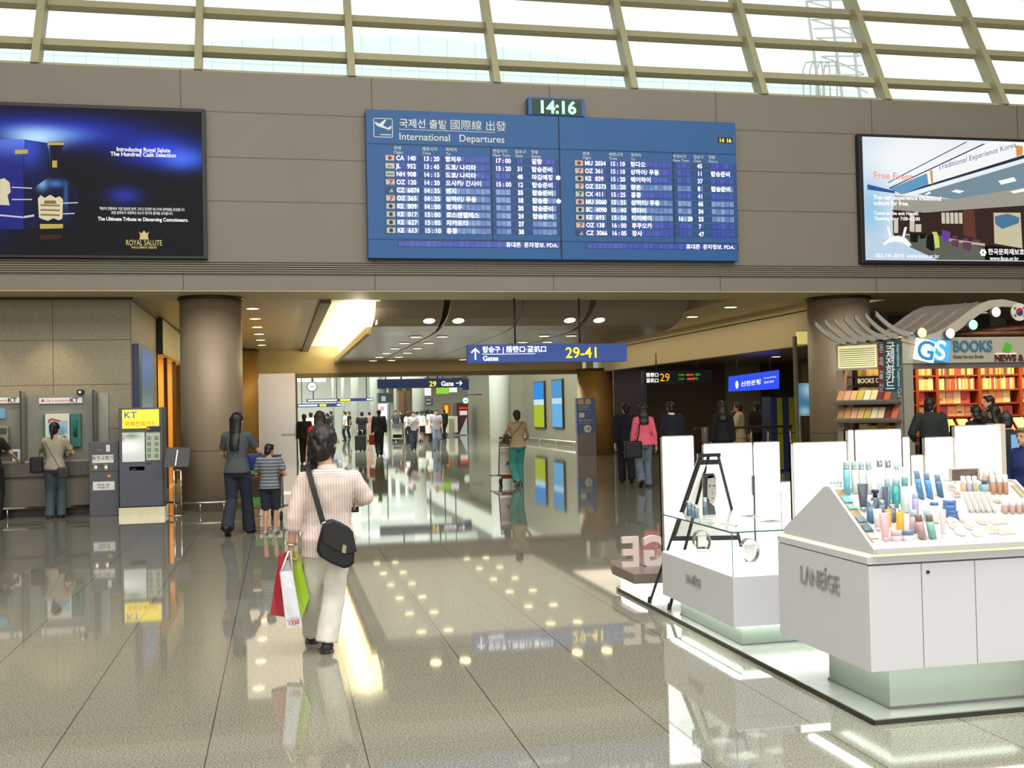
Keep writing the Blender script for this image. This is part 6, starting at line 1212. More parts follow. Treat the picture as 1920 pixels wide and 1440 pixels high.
for k in range(60): c = Vector((p.x, 70, 1.2))+Vector((rnd.gauss(0, .28), rnd.gauss(0, .28), rnd.gauss(0, .42))); q.ell(c, .16, .05, .1, 6, 4, Matrix.Rotation(rnd.random()*6, 3, 'Z') @ Matrix.Rotation(rnd.random()*3, 3, 'X'))
q.build('foliage', mat('plant_green', (38, 58, 34), .6, var=.2), t)
pd = thing('pink_hoarding', 'small stand with yellow lit top near the far columns', 'stand', WY(*zz(780, 620), 86)); zbox(760, 800, 540, 560, 86, .2, 'lit_top', lit('hoard_yellow', (220, 220, 50), .9), pd); zbox(765, 795, 560, 700, 86, .2, 'body', mat('hoard_grey', (120, 120, 112), .5), pd)
rl = thing('wall_rail', 'steel bumper rail along the foot of the poster wall', 'rail', (11.8, 48, 0)); MB().tube([(11.82, 42.5, .2), (11.82, 53.5, .2)], .03, 8).build('tube', STEEL, rl)
for y in (43, 46, 49, 52): MB().tube([(11.82, y, 0), (11.82, y, .2)], .02, 6).build('post', STEEL, rl)

# ---------------------------------------------------------------- luggage trolleys
def trolley(pos, yaw, panel_build, label, s=1.0):
    t = thing('luggage_trolley', label, 'luggage trolley', pos); Mz = Matrix.Rotation(yaw, 3, 'Z'); P_ = Vector(pos)
    def L(*v): return P_+Mz @ (Vector(v)*s)
    TM = mat('trolley_steel', (170, 168, 160), .25, .85, var=.05); TY = mat('trolley_tyre', (40, 38, 38), .6)
    q = MB()
    for sx in (-.27, .27): q.tube([L(sx, -.38, 1.02), L(sx, -.36, .9), L(sx, -.26, .22), L(sx*.8, .5, .16)], .014, 8)
    q.build('side_frame', TM, t); MB().tube([L(-.27, -.38, 1.02), L(.27, -.38, 1.02)], .02, 8).build('handle_bar', mat('trolley_grip', (60, 54, 52), .5), t)
    q = MB()
    for k in range(6): q.tube([L(-.24+.096*k, -.24, .2), L(-.2+.08*k, .48, .17)], .008, 6)
    for yy in (-.2, .1, .46): q.tube([L(-.26, yy, .2-.03*(yy+.2)), L(.26, yy, .2-.03*(yy+.2))], .012, 6)
    q.build('load_rack', TM, t); q = MB()
    for a, b2 in (((-.24, -.35, .84), (.24, -.35, .84)), ((-.24, -.42, .70), (.24, -.42, .70)), ((-.24, -.2, .70), (.24, -.2, .70)), ((-.24, -.42, .70), (-.24, -.2, .70)), ((.24, -.42, .70), (.24, -.2, .70))): q.tube([L(*a), L(*b2)], .007, 6)
    q.build('top_basket', TM, t)
    for sx, sy in ((-.24, -.28), (.24, -.28), (0, .44)): c = L(sx, sy, .075); MB().lathe([(.05, -.02), (.075, -.015), (.075, .015), (.05, .02)], c, 16, Mz @ X).build('wheel', TY, t); MB().bar(c+Z*.0, L(sx, sy, .2), .03, .02).build('fork', TM, t)
    panel_build(t, L)
    return t
def lq(L, x0, x1, z0, z1, y, nm, m, par, th=.012):
    f = lambda x, z: L(x, y-(.1*(z-.2)), z); g = lambda x, z: L(x, y+th-(.1*(z-.2)), z)
    return MB().hexa([f(x0, z0), f(x1, z0), g(x1, z0), g(x0, z0)], [f(x0, z1), f(x1, z1), g(x1, z1), g(x0, z1)]).build(nm, m, par)
def pan_green(t, L):
    b = lq(L, -.25, .25, .26, .80, -.27, 'advert_panel', mat('panel_dark_photo', (64, 40, 36), .4, var=.6, scale=16), t); lq(L, -.25, .25, .26, .38, -.283, 'green_band', mat('panel_green', (70, 140, 60), .4, var=.1), t); lq(L, -.25, .25, .74, .80, -.283, 'green_band', mat('panel_green', 0), t)
    MB().text('7', L(.12, -.30, .285), (L(1, 0, 0)-L(0, 0, 0)).normalized(), Z, .11, bold=.02).build('numeral', WHITE, t)
def pan_ace(t, L):
    lq(L, -.25, .25, .26, .80, -.27, 'advert_panel', mat('panel_cream', (226, 220, 206), .4, var=.04), t); lq(L, -.25, .25, .14, .22, -.27, 'red_base', mat('trolley_red', (150, 58, 36), .4, var=.1), t); u = (L(1, 0, 0)-L(0, 0, 0)).normalized(); n_ = (L(0, -1, 0)-L(0, 0, 0)).normalized()
    MB().lathe([(.075, 0), (.075, .004)], L(.04, -.318, .60), 20, -n_).build('blue_disc', mat('ace_blue', (40, 110, 150), .4), t); MB().text('65', L(.04, -.325, .57), u, Z, .1, bold=.01).build('disc_print', WHITE, t); MB().text('ACE', L(-.0, -.305, .42), u, Z, .13, bold=.02).build('panel_print', mat('ace_navy', (50, 60, 80), .4), t); lq(L, -.25, .25, .82, .96, -.25, 'upper_panel', mat('panel_cream', 0), t); MB().lathe([(.035, 0), (.035, .004)], L(.04, -.335, .89), 16, -n_).build('blue_disc', mat('ace_navy', 0), t)
def pan_grey(t, L):
    lq(L, -.25, .25, .40, .72, -.27, 'advert_panel', mat('panel_pale', (206, 206, 190), .4, var=.05), t); lq(L, -.26, .26, .74, .95, -.1, 'grey_bag', mat('trolley_bag', (80, 84, 86), .6, var=.1), t, .3)
trolley(tuple(G(503, 978)+Vector((0, .35, 0))), R(-8), pan_green, 'luggage trolley with dark photo panel and green bands pushed by the woman and boy', .98)
trolley(tuple(G(951, 908)+Vector((0, .0, 0))), R(6), pan_ace, 'luggage trolley with cream panel pushed by the woman in teal trousers')
trolley(tuple(G(746, 829)), R(180), pan_grey, 'luggage trolley with grey bag coming towards the viewer in the gate hall')
# ---------------------------------------------------------------- people
SKIN = mat('skin', (205, 158, 128), .55, var=.05, scale=14); SKIN2 = mat('skin_tan', (182, 132, 102), .55, var=.05, scale=14)
HAIRB = mat('black_hair', (26, 22, 22), .45, var=.3, scale=30, aniso=(6, 6, 1)); HAIRD = mat('dark_brown_hair', (48, 34, 28), .45, var=.3, scale=30, aniso=(6, 6, 1)); HAIRL = mat('light_brown_hair', (120, 88, 58), .45, var=.3, scale=30, aniso=(6, 6, 1))
def cloth(n, c, var=.12): return mat('cloth_'+n, c, .85, var=var, scale=18)
def ik(a, c, l1, l2, pole):
    a, c = Vector(a), Vector(c); d = c-a; L_ = min(d.length, (l1+l2)*.999); u = d.normalized(); x = (l1*l1-l2*l2+L_*L_)/(2*L_); h = math.sqrt(max(0, l1*l1-x*x))
    p = Vector(pole); p = (p-u*p.dot(u)); p = p.normalized() if p.length > 1e-5 else Vector((0, 1, 0)); return a+u*x+p*h
MALE = [(.83, .135, .095, 0), (.92, .168, .118, -.012), (1.02, .152, .108, 0), (1.12, .150, .105, .008), (1.25, .172, .118, .008), (1.34, .180, .108, 0), (1.405, .165, .080, -.008), (1.45, .078, .062, -.01)]
FEMALE = [(.83, .135, .10, -.01), (.91, .168, .122, -.018), (1.0, .142, .105, -.005), (1.08, .122, .09, 0), (1.2, .142, .112, .016), (1.31, .155, .10, .004), (1.385, .142, .072, -.008), (1.43, .066, .055, -.01)]
def person(label, pos, yaw=0.0, h=1.70, top=None, sleeve='short', bottom='trousers', bmat=None, hair='short', hmat=None, shoe=None, skin=None, fem=False, stride=.0, lead='R', arms=None, J=None, lean=0.0, turn=0.0, nod=0.0, vox=.016, loose=1.0, hem=.0, flare=0.0, face=False, wr=.004, hemleg=.045, hs=1.0, cat='person', group=None, seat=None, collar=None, open_front=None):
    """one figure: a continuous skin body, with hair, clothes and shoes as its parts; local frame x right, y ahead, z up"""
    skin = skin or SKIN; hmat = hmat or HAIRB; shoe = shoe or mat('shoe_black', (24, 23, 24), .45, var=.1)
    t = thing('person', label, cat, pos, group); s = h/1.70; Mz = Matrix.Rotation(yaw, 3, 'Z'); P_ = Vector(pos)
    sw = .158 if fem else .186; shz = 1.375 if fem else 1.395
    j = dict(hipL=(-.088, 0, .90), hipR=(.088, 0, .90), shL=(-sw, -.005, shz), shR=(sw, -.005, shz), neck=(0, -.01, 1.44), head=(0, .022, 1.583))
    sg = 1 if lead == 'R' else -1
    j['ankR'] = (.085, sg*stride*.5, .085); j['ankL'] = (-.085, -sg*stride*.5, .085)
    if stride > .2: j['ank'+('L' if lead == 'R' else 'R')] = ((-.08 if lead == 'R' else .08), -stride*.52, .15)
    j['wrL'] = (-.245, .03+.25*sg*stride, .84); j['wrR'] = (.245, .03-.25*sg*stride, .84)
    if arms:
        for k, v in arms.items(): j[k] = v
    if J: j.update(J)
    j = {k: Vector(v) for k, v in j.items() if not isinstance(v, float)}
    Ml = Matrix.Rotation(-lean, 3, 'X'); piv = Vector((0, 0, .93))
    up = lambda p: piv+Ml @ (p-piv)
    for k in ('shL', 'shR', 'neck', 'head'):
        if not J or k not in J: j[k] = up(j[k])
    if 'knL' not in j:
        for q in 'LR': j['kn'+q] = ik(j['hip'+q], j['ank'+q], .425, .42, (0.05 if q == 'R' else -.05, 1, .1))
    for q in 'LR':
        if 'el'+q not in j: j['el'+q] = ik(j['sh'+q], j['wr'+q], .29, .255, ((.55 if q == 'R' else -.55), -1, -.2))
    tw = lambda p: P_+Mz @ (Vector(p)*s)
    def W(mb):
        mb.v = [tw(p) for p in mb.v]; return mb
    TOR = FEMALE if fem else MALE
    def torso(mb, k, add, z0, z1, flr=0.0):
        rs = []
        zs = [r for r in TOR if z0-1e-3 <= r[0] <= z1]
        if zs[0][0] > z0+.01: zs = [(z0, zs[0][1]+flr, zs[0][2]+flr, zs[0][3])]+zs
        zl_ = (j['hipL'].z+j['hipR'].z)/2-.07 if J else .83; zh_ = j['neck'].z+.01 if J else 1.45; rm = lambda z: zl_+(z-.83)/.62*(zh_-zl_)
        for z, a, b_, o in zs:
            wid = flr*min(1, max(0, (1.0-z)/.16)) if flr > .03 and z > zs[0][0] else 0; a += wid; b_ += wid
            z = rm(z); c = up(Vector((0, o, z))) ; ax = (j['shR']-j['shL']).normalized() if z > 1.15 else (j['hipR']-j['hipL']).normalized(); ay = Vector((-ax.y, ax.x, 0)).normalized()
            if J and 'shL' in J: k2 = min(1, max(0, (z-zl_)/(zh_-zl_))); m_ = (j['shL']+j['shR'])/2; h_ = (j['hipL']+j['hipR'])/2; c = Vector((h_.x*(1-k2)+m_.x*k2, o+h_.y*(1-k2)+m_.y*k2, z))
            rs.append([c+ax*((a*k+add)*math.copysign(abs(math.cos(2*math.pi*i/20))**.85, math.cos(2*math.pi*i/20)))+ay*((b_*k+add)*math.sin(2*math.pi*i/20)) for i in range(20)])
        mb.rings(rs)
    def limb(mb, pts, rad, n=12, open_end=False):
        mb.tube(pts, rad, n)
        for p, r in list(zip(pts, rad))[:len(pts)-open_end]: mb.ell(p, r, r, r, 10, 6)
    # ---- head, neck, arms, legs in one skin surface
    hd = j['head']; Hm = Matrix.Rotation(turn, 3, 'Z') @ Matrix.Rotation(-nod-lean*.5, 3, 'X'); H = lambda x, y, z: hd+Hm @ Vector((x*hs, y*hs, z*hs))
    b = MB()
    def hell(mb, c, rx, ry, rz, *r): mb.ell(c, rx*hs, ry*hs, rz*hs, *r)
    hell(b, H(0, -.006, .022), .074, .092, .098, 16, 12, Hm); hell(b, H(0, .028, -.045), .056, .062, .066, 14, 10, Hm); hell(b, H(0, .094, -.012), .013, .020, .024, 8, 6, Hm); hell(b, H(0, .076, -.088), .022, .018, .016, 8, 6, Hm)
    hell(b, H(.076, -.002, -.006), .010, .022, .034, 8, 6, Hm); hell(b, H(-.076, -.002, -.006), .010, .022, .034, 8, 6, Hm)
    nr = .048 if fem else .056
    b.tube([j['neck']-Vector((0, 0, .05)), j['neck'], H(0, -.012, -.06)], [nr*1.25, nr, nr*.95], 12)
    torso(b, .86, 0, .83, 1.45)
    for q in 'LR':
        limb(b, [j['sh'+q], (j['sh'+q]+j['el'+q])/2, j['el'+q], j['el'+q]*.55+j['wr'+q]*.45, j['wr'+q]], [.048, .043, .036, .036, .026] if not fem else [.04, .036, .031, .03, .022], 10)
        limb(b, [j['hip'+q], j['kn'+q], j['ank'+q]*.35+j['kn'+q]*.65, j['ank'+q]], [.078, .052, .052, .036], 10)
    hands = []
    for q in 'LR':
        d = (j['wr'+q]-j['el'+q]).normalized(); pn = Vector((1 if q == 'L' else -1, 0, 0)); pn = (pn-d*pn.dot(d)).normalized()
        if J and 'palm'+q in J: pn = Vector(J['palm'+q]); pn = (pn-d*pn.dot(d)).normalized()
        ac = d.cross(pn).normalized(); ac = ac if ac.y > -.01 else -ac     # towards the thumb
        w = j['wr'+q]; k = .92 if fem else 1.0
        b.tube([w, w+d*.03*k, w+d*.075*k, w+d*.092*k], [.024*k, .033*k, .037*k, .030*k], 12, flat=.5, hint=pn)
        b.ell(w+d*.058*k, .03*k, .018*k, .03*k, 10, 6)
        hands.append((w, d, pn, ac, k, (J or {}).get('curl'+q, .45)))
    body = W(b).build('body', skin, t, remesh=vox*s, smooth_it=3)
    fb = MB()                                             # fingers rooted in the palm, part of the same body mesh
    for w, d, pn, ac, k, cu in hands:
        for i, ln in enumerate((.074, .084, .078, .060)):
            p0 = w+d*.078*k+ac*(.028-.0185*i)*k; a = cu*(.6+.12*i); pts = [p0]; dirn = d
            for f, extra in ((.45, 1.0), (.32, 1.5), (.23, 1.2)):
                dirn = (d*math.cos(a)+pn*math.sin(a)).normalized(); pts.append(pts[-1]+dirn*ln*f*k); a += cu*extra
            fb.tube(pts, [.0098*k, .0092*k, .0084*k, .0066*k], 8)
            fb.ell(pts[-1], .0066*k, .0066*k, .0066*k, 8, 5)
        p0 = w+d*.022*k+ac*.024*k; td = (d*.72+ac*.5+pn*.42).normalized(); fb.tube([p0, p0+td*.032*k, p0+td*.032*k+(td+pn*cu*.8).normalized()*.030*k, p0+td*.032*k+(td+pn*cu*.8).normalized()*.03*k+(d*.9+pn*cu).normalized()*.022*k], [.0135*k, .0115*k, .0098*k, .007*k], 8)
    W(fb); bm = bmesh.new(); bm.from_mesh(body.data)
    vs = [bm.verts.new(v) for v in fb.v]
    for f in fb.f:
        try: bm.faces.new([vs[i] for i in f]).smooth = True
        except ValueError: pass
    bm.to_mesh(body.data); bm.free()
    if face:
        for sx in (-1, 1): W(MB().ell(H(sx*.031, .083, .012), .012, .008, .006, 8, 5, Hm)).build('eye', mat('eye_dark', (36, 28, 26), .3), t); W(MB().ell(H(sx*.032, .085, .032), .018, .008, .0045, 8, 5, Hm)).build('eyebrow', hmat, t)
        W(MB().ell(H(0, .084, -.056), .022, .010, .007, 10, 5, Hm)).build('mouth', mat('lips', (168, 92, 84), .5), t)
    # ---- hair
    hb = MB(); hell(hb, H(0, -.020, .036), .087, .098, .097, 16, 10, Hm); hell(hb, H(0, -.050, -.030), .074, .062, .080, 14, 8, Hm); hell(hb, H(0, .045, .095), .06, .05, .034, 12, 6, Hm)
    for sx in (-1, 1): hell(hb, H(sx*.070, .002, .035), .016, .045, .05, 10, 6, Hm)
    if hair in ('long', 'bob', 'wavy'):
        zl = {'long': -.40, 'bob': -.13, 'wavy': -.30}[hair]; wd = {'long': .092, 'bob': .095, 'wavy': .108}[hair]
        rs = []
        for k in range(7):
            f = k/6; z = .05+(zl-.05)*f; w = wd*(1-.28*f if hair == 'long' else 1-.1*f); c = H(0, -.055-.018*f, z) if f < .45 else H(0, -.063, .05+(zl-.05)*.45)+Vector((0, -.078*min(1, (f-.45)/.3), (zl-.05)*(f-.45)))
            rs.append([c+Hm @ Vector((w*math.cos(2*math.pi*i/14), (.055-.012*f)*math.sin(2*math.pi*i/14), 0)) for i in range(14)])
        hb.rings(rs)
    if hair == 'tied':
        hell(hb, H(0, -.11, .03), .03, .03, .03, 10, 6); hb.tube([H(0, -.10, .03), H(0, -.135, -.02), H(0, -.125, -.12), H(0, -.11, -.20)], [.022, .03, .028, .01], 10)
    if hair == 'bun': hell(hb, H(0, -.08, .09), .045, .045, .04, 12, 8)
    if hair == 'shaggy':
        for k in range(26):
            a = 2.4*k; c = H(.075*math.cos(a), -.03+.085*math.sin(a), .06-.005*k); hb.ell(c, .022*hs, .022*hs, .036*hs, 8, 5)
        hell(hb, H(0, -.052, -.065), .078, .05, .055, 12, 8, Hm)
    W(hb).build('hair', hmat, t, remesh=max(.010, vox*.8)*s, smooth_it=2, wrinkle=.004)
    # ---- top
    if top:
        c = MB(); e = .016*loose; torso(c, 1.0, e, hem or .86, 1.45, flr=.008*loose if not J else .04)
        for q in 'LR':
            sh, el, wr_ = j['sh'+q], j['el'+q], j['wr'+q]
            r0 = (.050 if fem else .060)+.012*loose
            pts, rad = [sh+(j['neck']-sh)*.3, sh, (sh+el)/2], [.055*1.0, r0, r0*.94]
            if sleeve == 'short': pts += [sh*.3+el*.7]; rad += [r0*.98]
            elif sleeve == 'cap': pts = pts[:2]+[sh*.75+el*.25]; rad = rad[:2]+[r0*.9]
            elif sleeve == 'rolled': pts += [el, el*.75+wr_*.25, el*.62+wr_*.38]; rad += [r0*.86, r0*.86, r0*.90]
            elif sleeve == 'long': pts += [el, el*.5+wr_*.5, el*.06+wr_*.94]; rad += [r0*.86, r0*.72, r0*.58]
            if sleeve != 'none': limb(c, pts, rad, 12, True)
        W(c).build('top', top, t, remesh=vox*s, smooth_it=3, wrinkle=wr*s)
        if collar is None and sleeve == 'long': collar = top
        if collar:
            n = j['neck']; rs = [[n+Vector((r*math.cos(2*math.pi*i/18), r*1.02*math.sin(2*math.pi*i/18)-.004, z+.012*math.sin(2*math.pi*i/18)*-1)) for i in range(18)] for r, z in ((.088, -.035), (.074, .0), (.068, .032), (.062, .03), (.066, -.02))]
            W(MB().rings(rs, False)).build('collar', collar, t)
    # ---- bottom
    if bmat:
        c = MB(); e = .014*loose; torso(c, 1.0 if not J else .93, e*.8, .83, 1.03)
        if bottom in ('trousers', 'shorts'):
            hc = (j['hipL']+j['hipR'])/2; c.ell(hc+Vector((0, -.012, -.04)), (.15 if not J else .135)+e, .108+e, .085, 16, 8)
            for q in 'LR':
                hp, kn, an = j['hip'+q], j['kn'+q], j['ank'+q]; r = .092+e*.9
                if bottom == 'shorts': limb(c, [hp, (hp+kn)/2, kn*1.05-hp*.05], [r, r*.93, r*.82], 12, True)
                else: limb(c, [hp, (hp+kn)/2, kn, (kn+an)/2, an-Vector((0, 0, hemleg))], [r, r*.88, (.066+e*1.1), .060+e*1.2+flare*.4, .052+e*1.4+flare], 12, True)
        else:
            rs = [[Vector((a*math.cos(2*math.pi*i/20), b_*math.sin(2*math.pi*i/20)-.01, z)) for i in range(20)] for z, a, b_ in ((.98, .16, .12), (.88, .185, .14), (.7, .19, .15), (.52, .195, .16))]
            if bottom == 'coat': rs += [[Vector((.2*math.cos(2*math.pi*i/20), .17*math.sin(2*math.pi*i/20)-.01, .36)) for i in range(20)]]
            c.rings(rs)
        W(c).build({'coat': 'coat_skirt'}.get(bottom, bottom), bmat, t, remesh=vox*s, smooth_it=3, wrinkle=wr*s)
    for q in 'LR':
        an = j['ank'+q]; kn = j['kn'+q]; f = Vector((.12 if q == 'R' else -.12, 1, 0)).normalized(); sidev = Vector((f.y, -f.x, 0)); back = an.z > .11
        if back: f = Vector((f.x, f.y, -.75)).normalized()
        upv = sidev.cross(f).normalized(); upv = upv if upv.z > 0 else -upv; o = an-upv*.085*(1 if not back else .95)
        rs = []
        for y, w, hh in ((-.065, .022, .05), (-.055, .034, .085), (-.01, .037, .092), (.05, .040, .075), (.11, .045, .052), (.16, .041, .042), (.19, .024, .03)):
            c = o+f*y; rs.append([c+sidev*w*math.cos(a)+upv*(hh*.5+hh*.5*math.sin(a)) for a in [2*math.pi*i/12 for i in range(12)]])
        W(MB().rings(rs)).build('shoe', shoe, t)
    return t, j, tw
def strapbag(label, cat, pts, w, bag_c, bx, by, bz, m, sm=None, nm='shoulder_bag'):
    """a bag hung on a ribbon strap"""
    t = thing(nm, label, cat, bag_c); MB().box(bag_c[0]-bx, bag_c[0]+bx, bag_c[1]-by, bag_c[1]+by, bag_c[2]-bz, bag_c[2]+bz).build('pouch', m, t, bevel=min(bx, by, bz)*.55, seg=3)
    MB().tube(pts, w, 6, flat=.3).build('strap', sm or m, t); return t
BLK = cloth('black', (22, 22, 25)); CHAR = cloth('charcoal', (70, 74, 78)); JEAN = cloth('dark_jeans', (36, 42, 56)); JEANL = cloth('light_jeans', (106, 120, 136)); JEANB = cloth('blue_grey_jeans', (70, 82, 92)); NAVYC = cloth('navy_suit', (26, 28, 38))
BAGB = mat('black_nylon', (20, 20, 22), .5, var=.15)
gp_ = lambda px, py, dy=0: tuple(G(px, py)+Vector((0, dy, 0)))

# foreground man: striped shirt with rolled sleeves, cream trousers
STR, nt, b = nodes_of('pink_striped_shirt', .85)
tc = N(nt, 'ShaderNodeTexCoord'); sp = N(nt, 'ShaderNodeSeparateXYZ', tc.outputs['Object'])
def stripe(co, per): return Mth(nt, 'SMOOTH_MIN', 1.0, Mth(nt, 'MAXIMUM', 0.0, Mth(nt, 'MULTIPLY', Mth(nt, 'SUBTRACT', Mth(nt, 'SINE', Mth(nt, 'MULTIPLY', co, 2*math.pi/per)), .35), 1.4)), .1)
yoke = Mth(nt, 'GREATER_THAN', sp.outputs[2], 1.212); v = stripe(sp.outputs[0], .0185); hz_ = stripe(sp.outputs[2], .0185)
f = Mth(nt, 'ADD', Mth(nt, 'MULTIPLY', v, Mth(nt, 'SUBTRACT', 1.0, yoke)), Mth(nt, 'MULTIPLY', hz_, yoke))
seamy = Mth(nt, 'LESS_THAN', Mth(nt, 'ABSOLUTE', Mth(nt, 'SUBTRACT', sp.outputs[2], 1.212)), .0025)
nt.links.new(Mix(nt, Mth(nt, 'MAXIMUM', Mth(nt, 'MULTIPLY', f, .62), Mth(nt, 'MULTIPLY', seamy, .4)), lin((222, 205, 196)), lin((150, 112, 108))), b.inputs['Base Color'])
CREAM = cloth('cream_trousers', (226, 221, 210), .05)
MY = 7.62; m0 = G(612, 1219); MP = Vector((m0.x, MY, 0)); HM = 1.60; ms_ = HM/1.70
def ml(px, py, dy=0.0):
    p = WY(px, py, MY); return Vector(((p.x-MP.x)/ms_, dy, p.z/ms_))
J = dict(head=ml(607, 833, .03), neck=ml(613, 881, -.02), shL=ml(572, 902, -.01), shR=ml(660, 899, -.01), elL=ml(551, 972, -.05), wrL=ml(546, 1022, -.02), elR=ml(684, 932, .0), wrR=ml(664, 944, .20), hipL=ml(594, 1012, .0), hipR=ml(633, 1012, .0),
         knR=ml(627, 1115, .04), ankR=ml(612, 1207, -.02), knL=ml(588, 1105, .16), ankL=ml(590, 1204, .36), palmL=(1, .3, 0), curlL=.8, curlR=.5, palmR=(-.3, -.2, -1))
J['ankR'].z = .085; J['ankL'].z = .085
man, mj, mtw = person('man in pink striped shirt and cream trousers walking away with shopping bags', MP, 0, HM, STR, 'rolled', 'trousers', CREAM, 'shaggy', HAIRB, mat('shoe_dark_grey', (40, 40, 44), .5, var=.15), J=J, turn=R(-28), nod=R(6), vox=.0105, loose=1.15, hem=.775, flare=.006, wr=.008, collar=STR, hemleg=.012, hs=1.13)
w = mtw(mj['wrL']); d = (mtw(mj['wrL'])-mtw(mj['elL'])).normalized(); x_, y_ = frame_from(d)
MB().tube([w-d*.012+x_*.034*math.cos(2*math.pi*k/16)+y_*.034*math.sin(2*math.pi*k/16) for k in range(17)], .0065, 6).build('wristwatch', CHROME, man); MB().lathe([(.017, 0), (.017, .008)], w-d*.012-X*.036, 14, (-1, 0, 0)).build('watch_dial', mat('watch_face', (210, 210, 205), .2), man)
for q in 'LR': a = mj['ank'+q]; MB().tube([mtw(a+Vector((.044*math.cos(2*math.pi*k/12), .02+.10*math.sin(2*math.pi*k/12)*1.1+.03, -.072))) for k in range(13)], .009, 6).build('shoe_sole', mat('sole_grey', (92, 90, 88), .5), man)
# messenger bag on his right hip
def mw(px, py, Yd): return WY(px, py, Yd)
BY_ = 7.40; sb = thing('messenger_bag', 'black messenger bag slung across the back of the man in the striped shirt', 'bag', mw(632, 1022, BY_))
outl = [(606, 983), (613, 977), (624, 975), (640, 981), (658, 992), (663, 1000), (666, 1030), (664, 1058), (655, 1065), (645, 1067), (620, 1057), (600, 1045), (594, 1034), (596, 1018)]
fp = [mw(x, y, BY_) for x, y in outl]; cpt = sum(fp, Vector())/len(fp); rs = [[cpt+(p-cpt)*k+Y_*dy for p in fp] for k, dy in ((.86, -.005), (.97, .008), (1.0, .03), (1.0, .08), (.9, .10))]
MB().rings(rs).build('pouch', BAGB, sb)
fl_ = [mw(x, y, BY_-.012) for x, y in ((607, 984), (624, 976), (642, 983), (662, 997), (669, 1034), (655, 1039), (625, 1030), (603, 1015))]; c2 = sum(fl_, Vector())/8
MB().rings([[c2+(p-c2)*.95-Y_*.004 for p in fl_], fl_, [p+Y_*.02 for p in fl_]]).build('flap', mat('black_nylon_flap', (26, 26, 29), .45, var=.15), sb)
bk_ = [mw(x, y, BY_-.022) for x, y in ((643, 1021), (650, 1023), (648, 1038), (641, 1036))]; MB().rings([bk_, [p+Y_*.012 for p in bk_]], True, False).build('buckle', mat('buckle_brass', (176, 166, 128), .25, .8), sb)
stp = [(606, 982, BY_+.03), (597, 950, 7.44), (587, 915, 7.46), (579, 885, 7.50), (577, 873, 7.56), (581, 872, 7.68), (592, 890, 7.76)]; cs = [mw(x, y, yy) for x, y, yy in stp]; rs = []
for i, p in enumerate(cs):
    tdir = (cs[min(i+1, len(cs)-1)]-cs[max(0, i-1)]).normalized(); sd = tdir.cross(Y_ if i < 5 else Z).normalized()*.019; nn = tdir.cross(sd).normalized()*.003; rs.append([p-sd-nn, p+sd-nn, p+sd+nn, p-sd+nn])
MB().rings(rs, True, False).build('strap', BAGB, sb); MB().tube([mw(602, 983, BY_+.0), mw(611, 979, BY_+.0)], .008, 8).build('strap_ring', CHROME, sb)
# three carrier bags in his left hand
def carrier(label, quad, Yd, m, depth, nm='carrier_bag', hp=None, skew=(0, 0)):
    t = thing(nm, label, 'shopping bag', mw(quad[2][0], quad[2][1], Yd)); tl, tr_, br, bl_ = [mw(x, y, Yd) for x, y in quad]; rs = []
    for f, dp in ((0, .12), (.12, .55), (.3, .85), (.6, 1), (1, 1)):
        a, b2 = tl.lerp(bl_, f), tr_.lerp(br, f); D = Vector((skew[0]*f, depth*dp, skew[1]*f)); c = (a+b2)/2
        bul = .012*math.sin(math.pi*f); rs.append([a, a.lerp(b2, .5)-Y_*bul, b2, b2+D*.5+X*.004, b2+D, a.lerp(b2, .5)+D+Y_*bul, a+D, a+D*.5-X*.004])
    MB().rings(rs, True, False).build('bag_body', m, t)
    if hp:
        a, b2 = tl.lerp(tr_, .2), tl.lerp(tr_, .8); hpv = mw(hp[0], hp[1], Yd); MB().tube([a, hpv-X*.008, hpv+X*.008, b2], .0055, 6).build('handle', WHITE, t)
    return t, (tl, tr_, br, bl_)
REDP = mat('red_plastic', (176, 26, 44), .25, var=.12, coat=.3); LIME = mat('lime_plastic', (166, 206, 40), .25, var=.12, coat=.3); WBAG = mat('white_paper_bag', (228, 228, 236), .4, var=.03)
carrier('red plastic carrier bag held by the man in the striped shirt', [(524, 1040), (541, 1034), (534, 1157), (507, 1153)], 7.66, REDP, .13)
carrier('lime green carrier bag held by the man in the striped shirt', [(548, 1036), (560, 1036), (580, 1120), (562, 1170)], 7.64, LIME, .14)
t, (tl, tr_, br, bl_) = carrier('white paper carrier bag with red number held by the man in striped shirt', [(525, 1072), (548, 1071), (566, 1174), (537, 1179)], 7.52, WBAG, .12)
MB().tube([mw(527, 1072, 7.52), mw(541, 1034, 7.56), mw(544, 1033, 7.58), mw(548, 1071, 7.55)], .006, 6).build('handle', WHITE, t); q = MB(); u = (br-bl_).normalized(); uz = ((tl+tr_)-(bl_+br)).normalized()
fcn = lambda fx, fz: bl_.lerp(br, fx).lerp(tl.lerp(tr_, fx), fz)-Y_*.016
q.text('1330', fcn(.52, .06), u, uz, .034, bold=.03, sx=1.1); q.build('printed_number', mat('red_ink_print', (214, 50, 60), .5), t); q = MB().text('TOURIST LINE', fcn(.52, .125), u, uz, .014, bold=.01).text('Korea Travel Phone', fcn(.55, .165), u, uz, .010); q.build('printed_lines', INK, t)
MB().hexa([mw(528, 1072, 7.53), mw(547, 1071, 7.53), mw(547, 1071, 7.62), mw(528, 1072, 7.62)], [mw(532, 1052, 7.56), mw(541, 1050, 7.56), mw(541, 1050, 7.6), mw(532, 1052, 7.6)]).build('inner_wrap', mat('grey_wrap', (150, 150, 156), .3, var=.1), t)
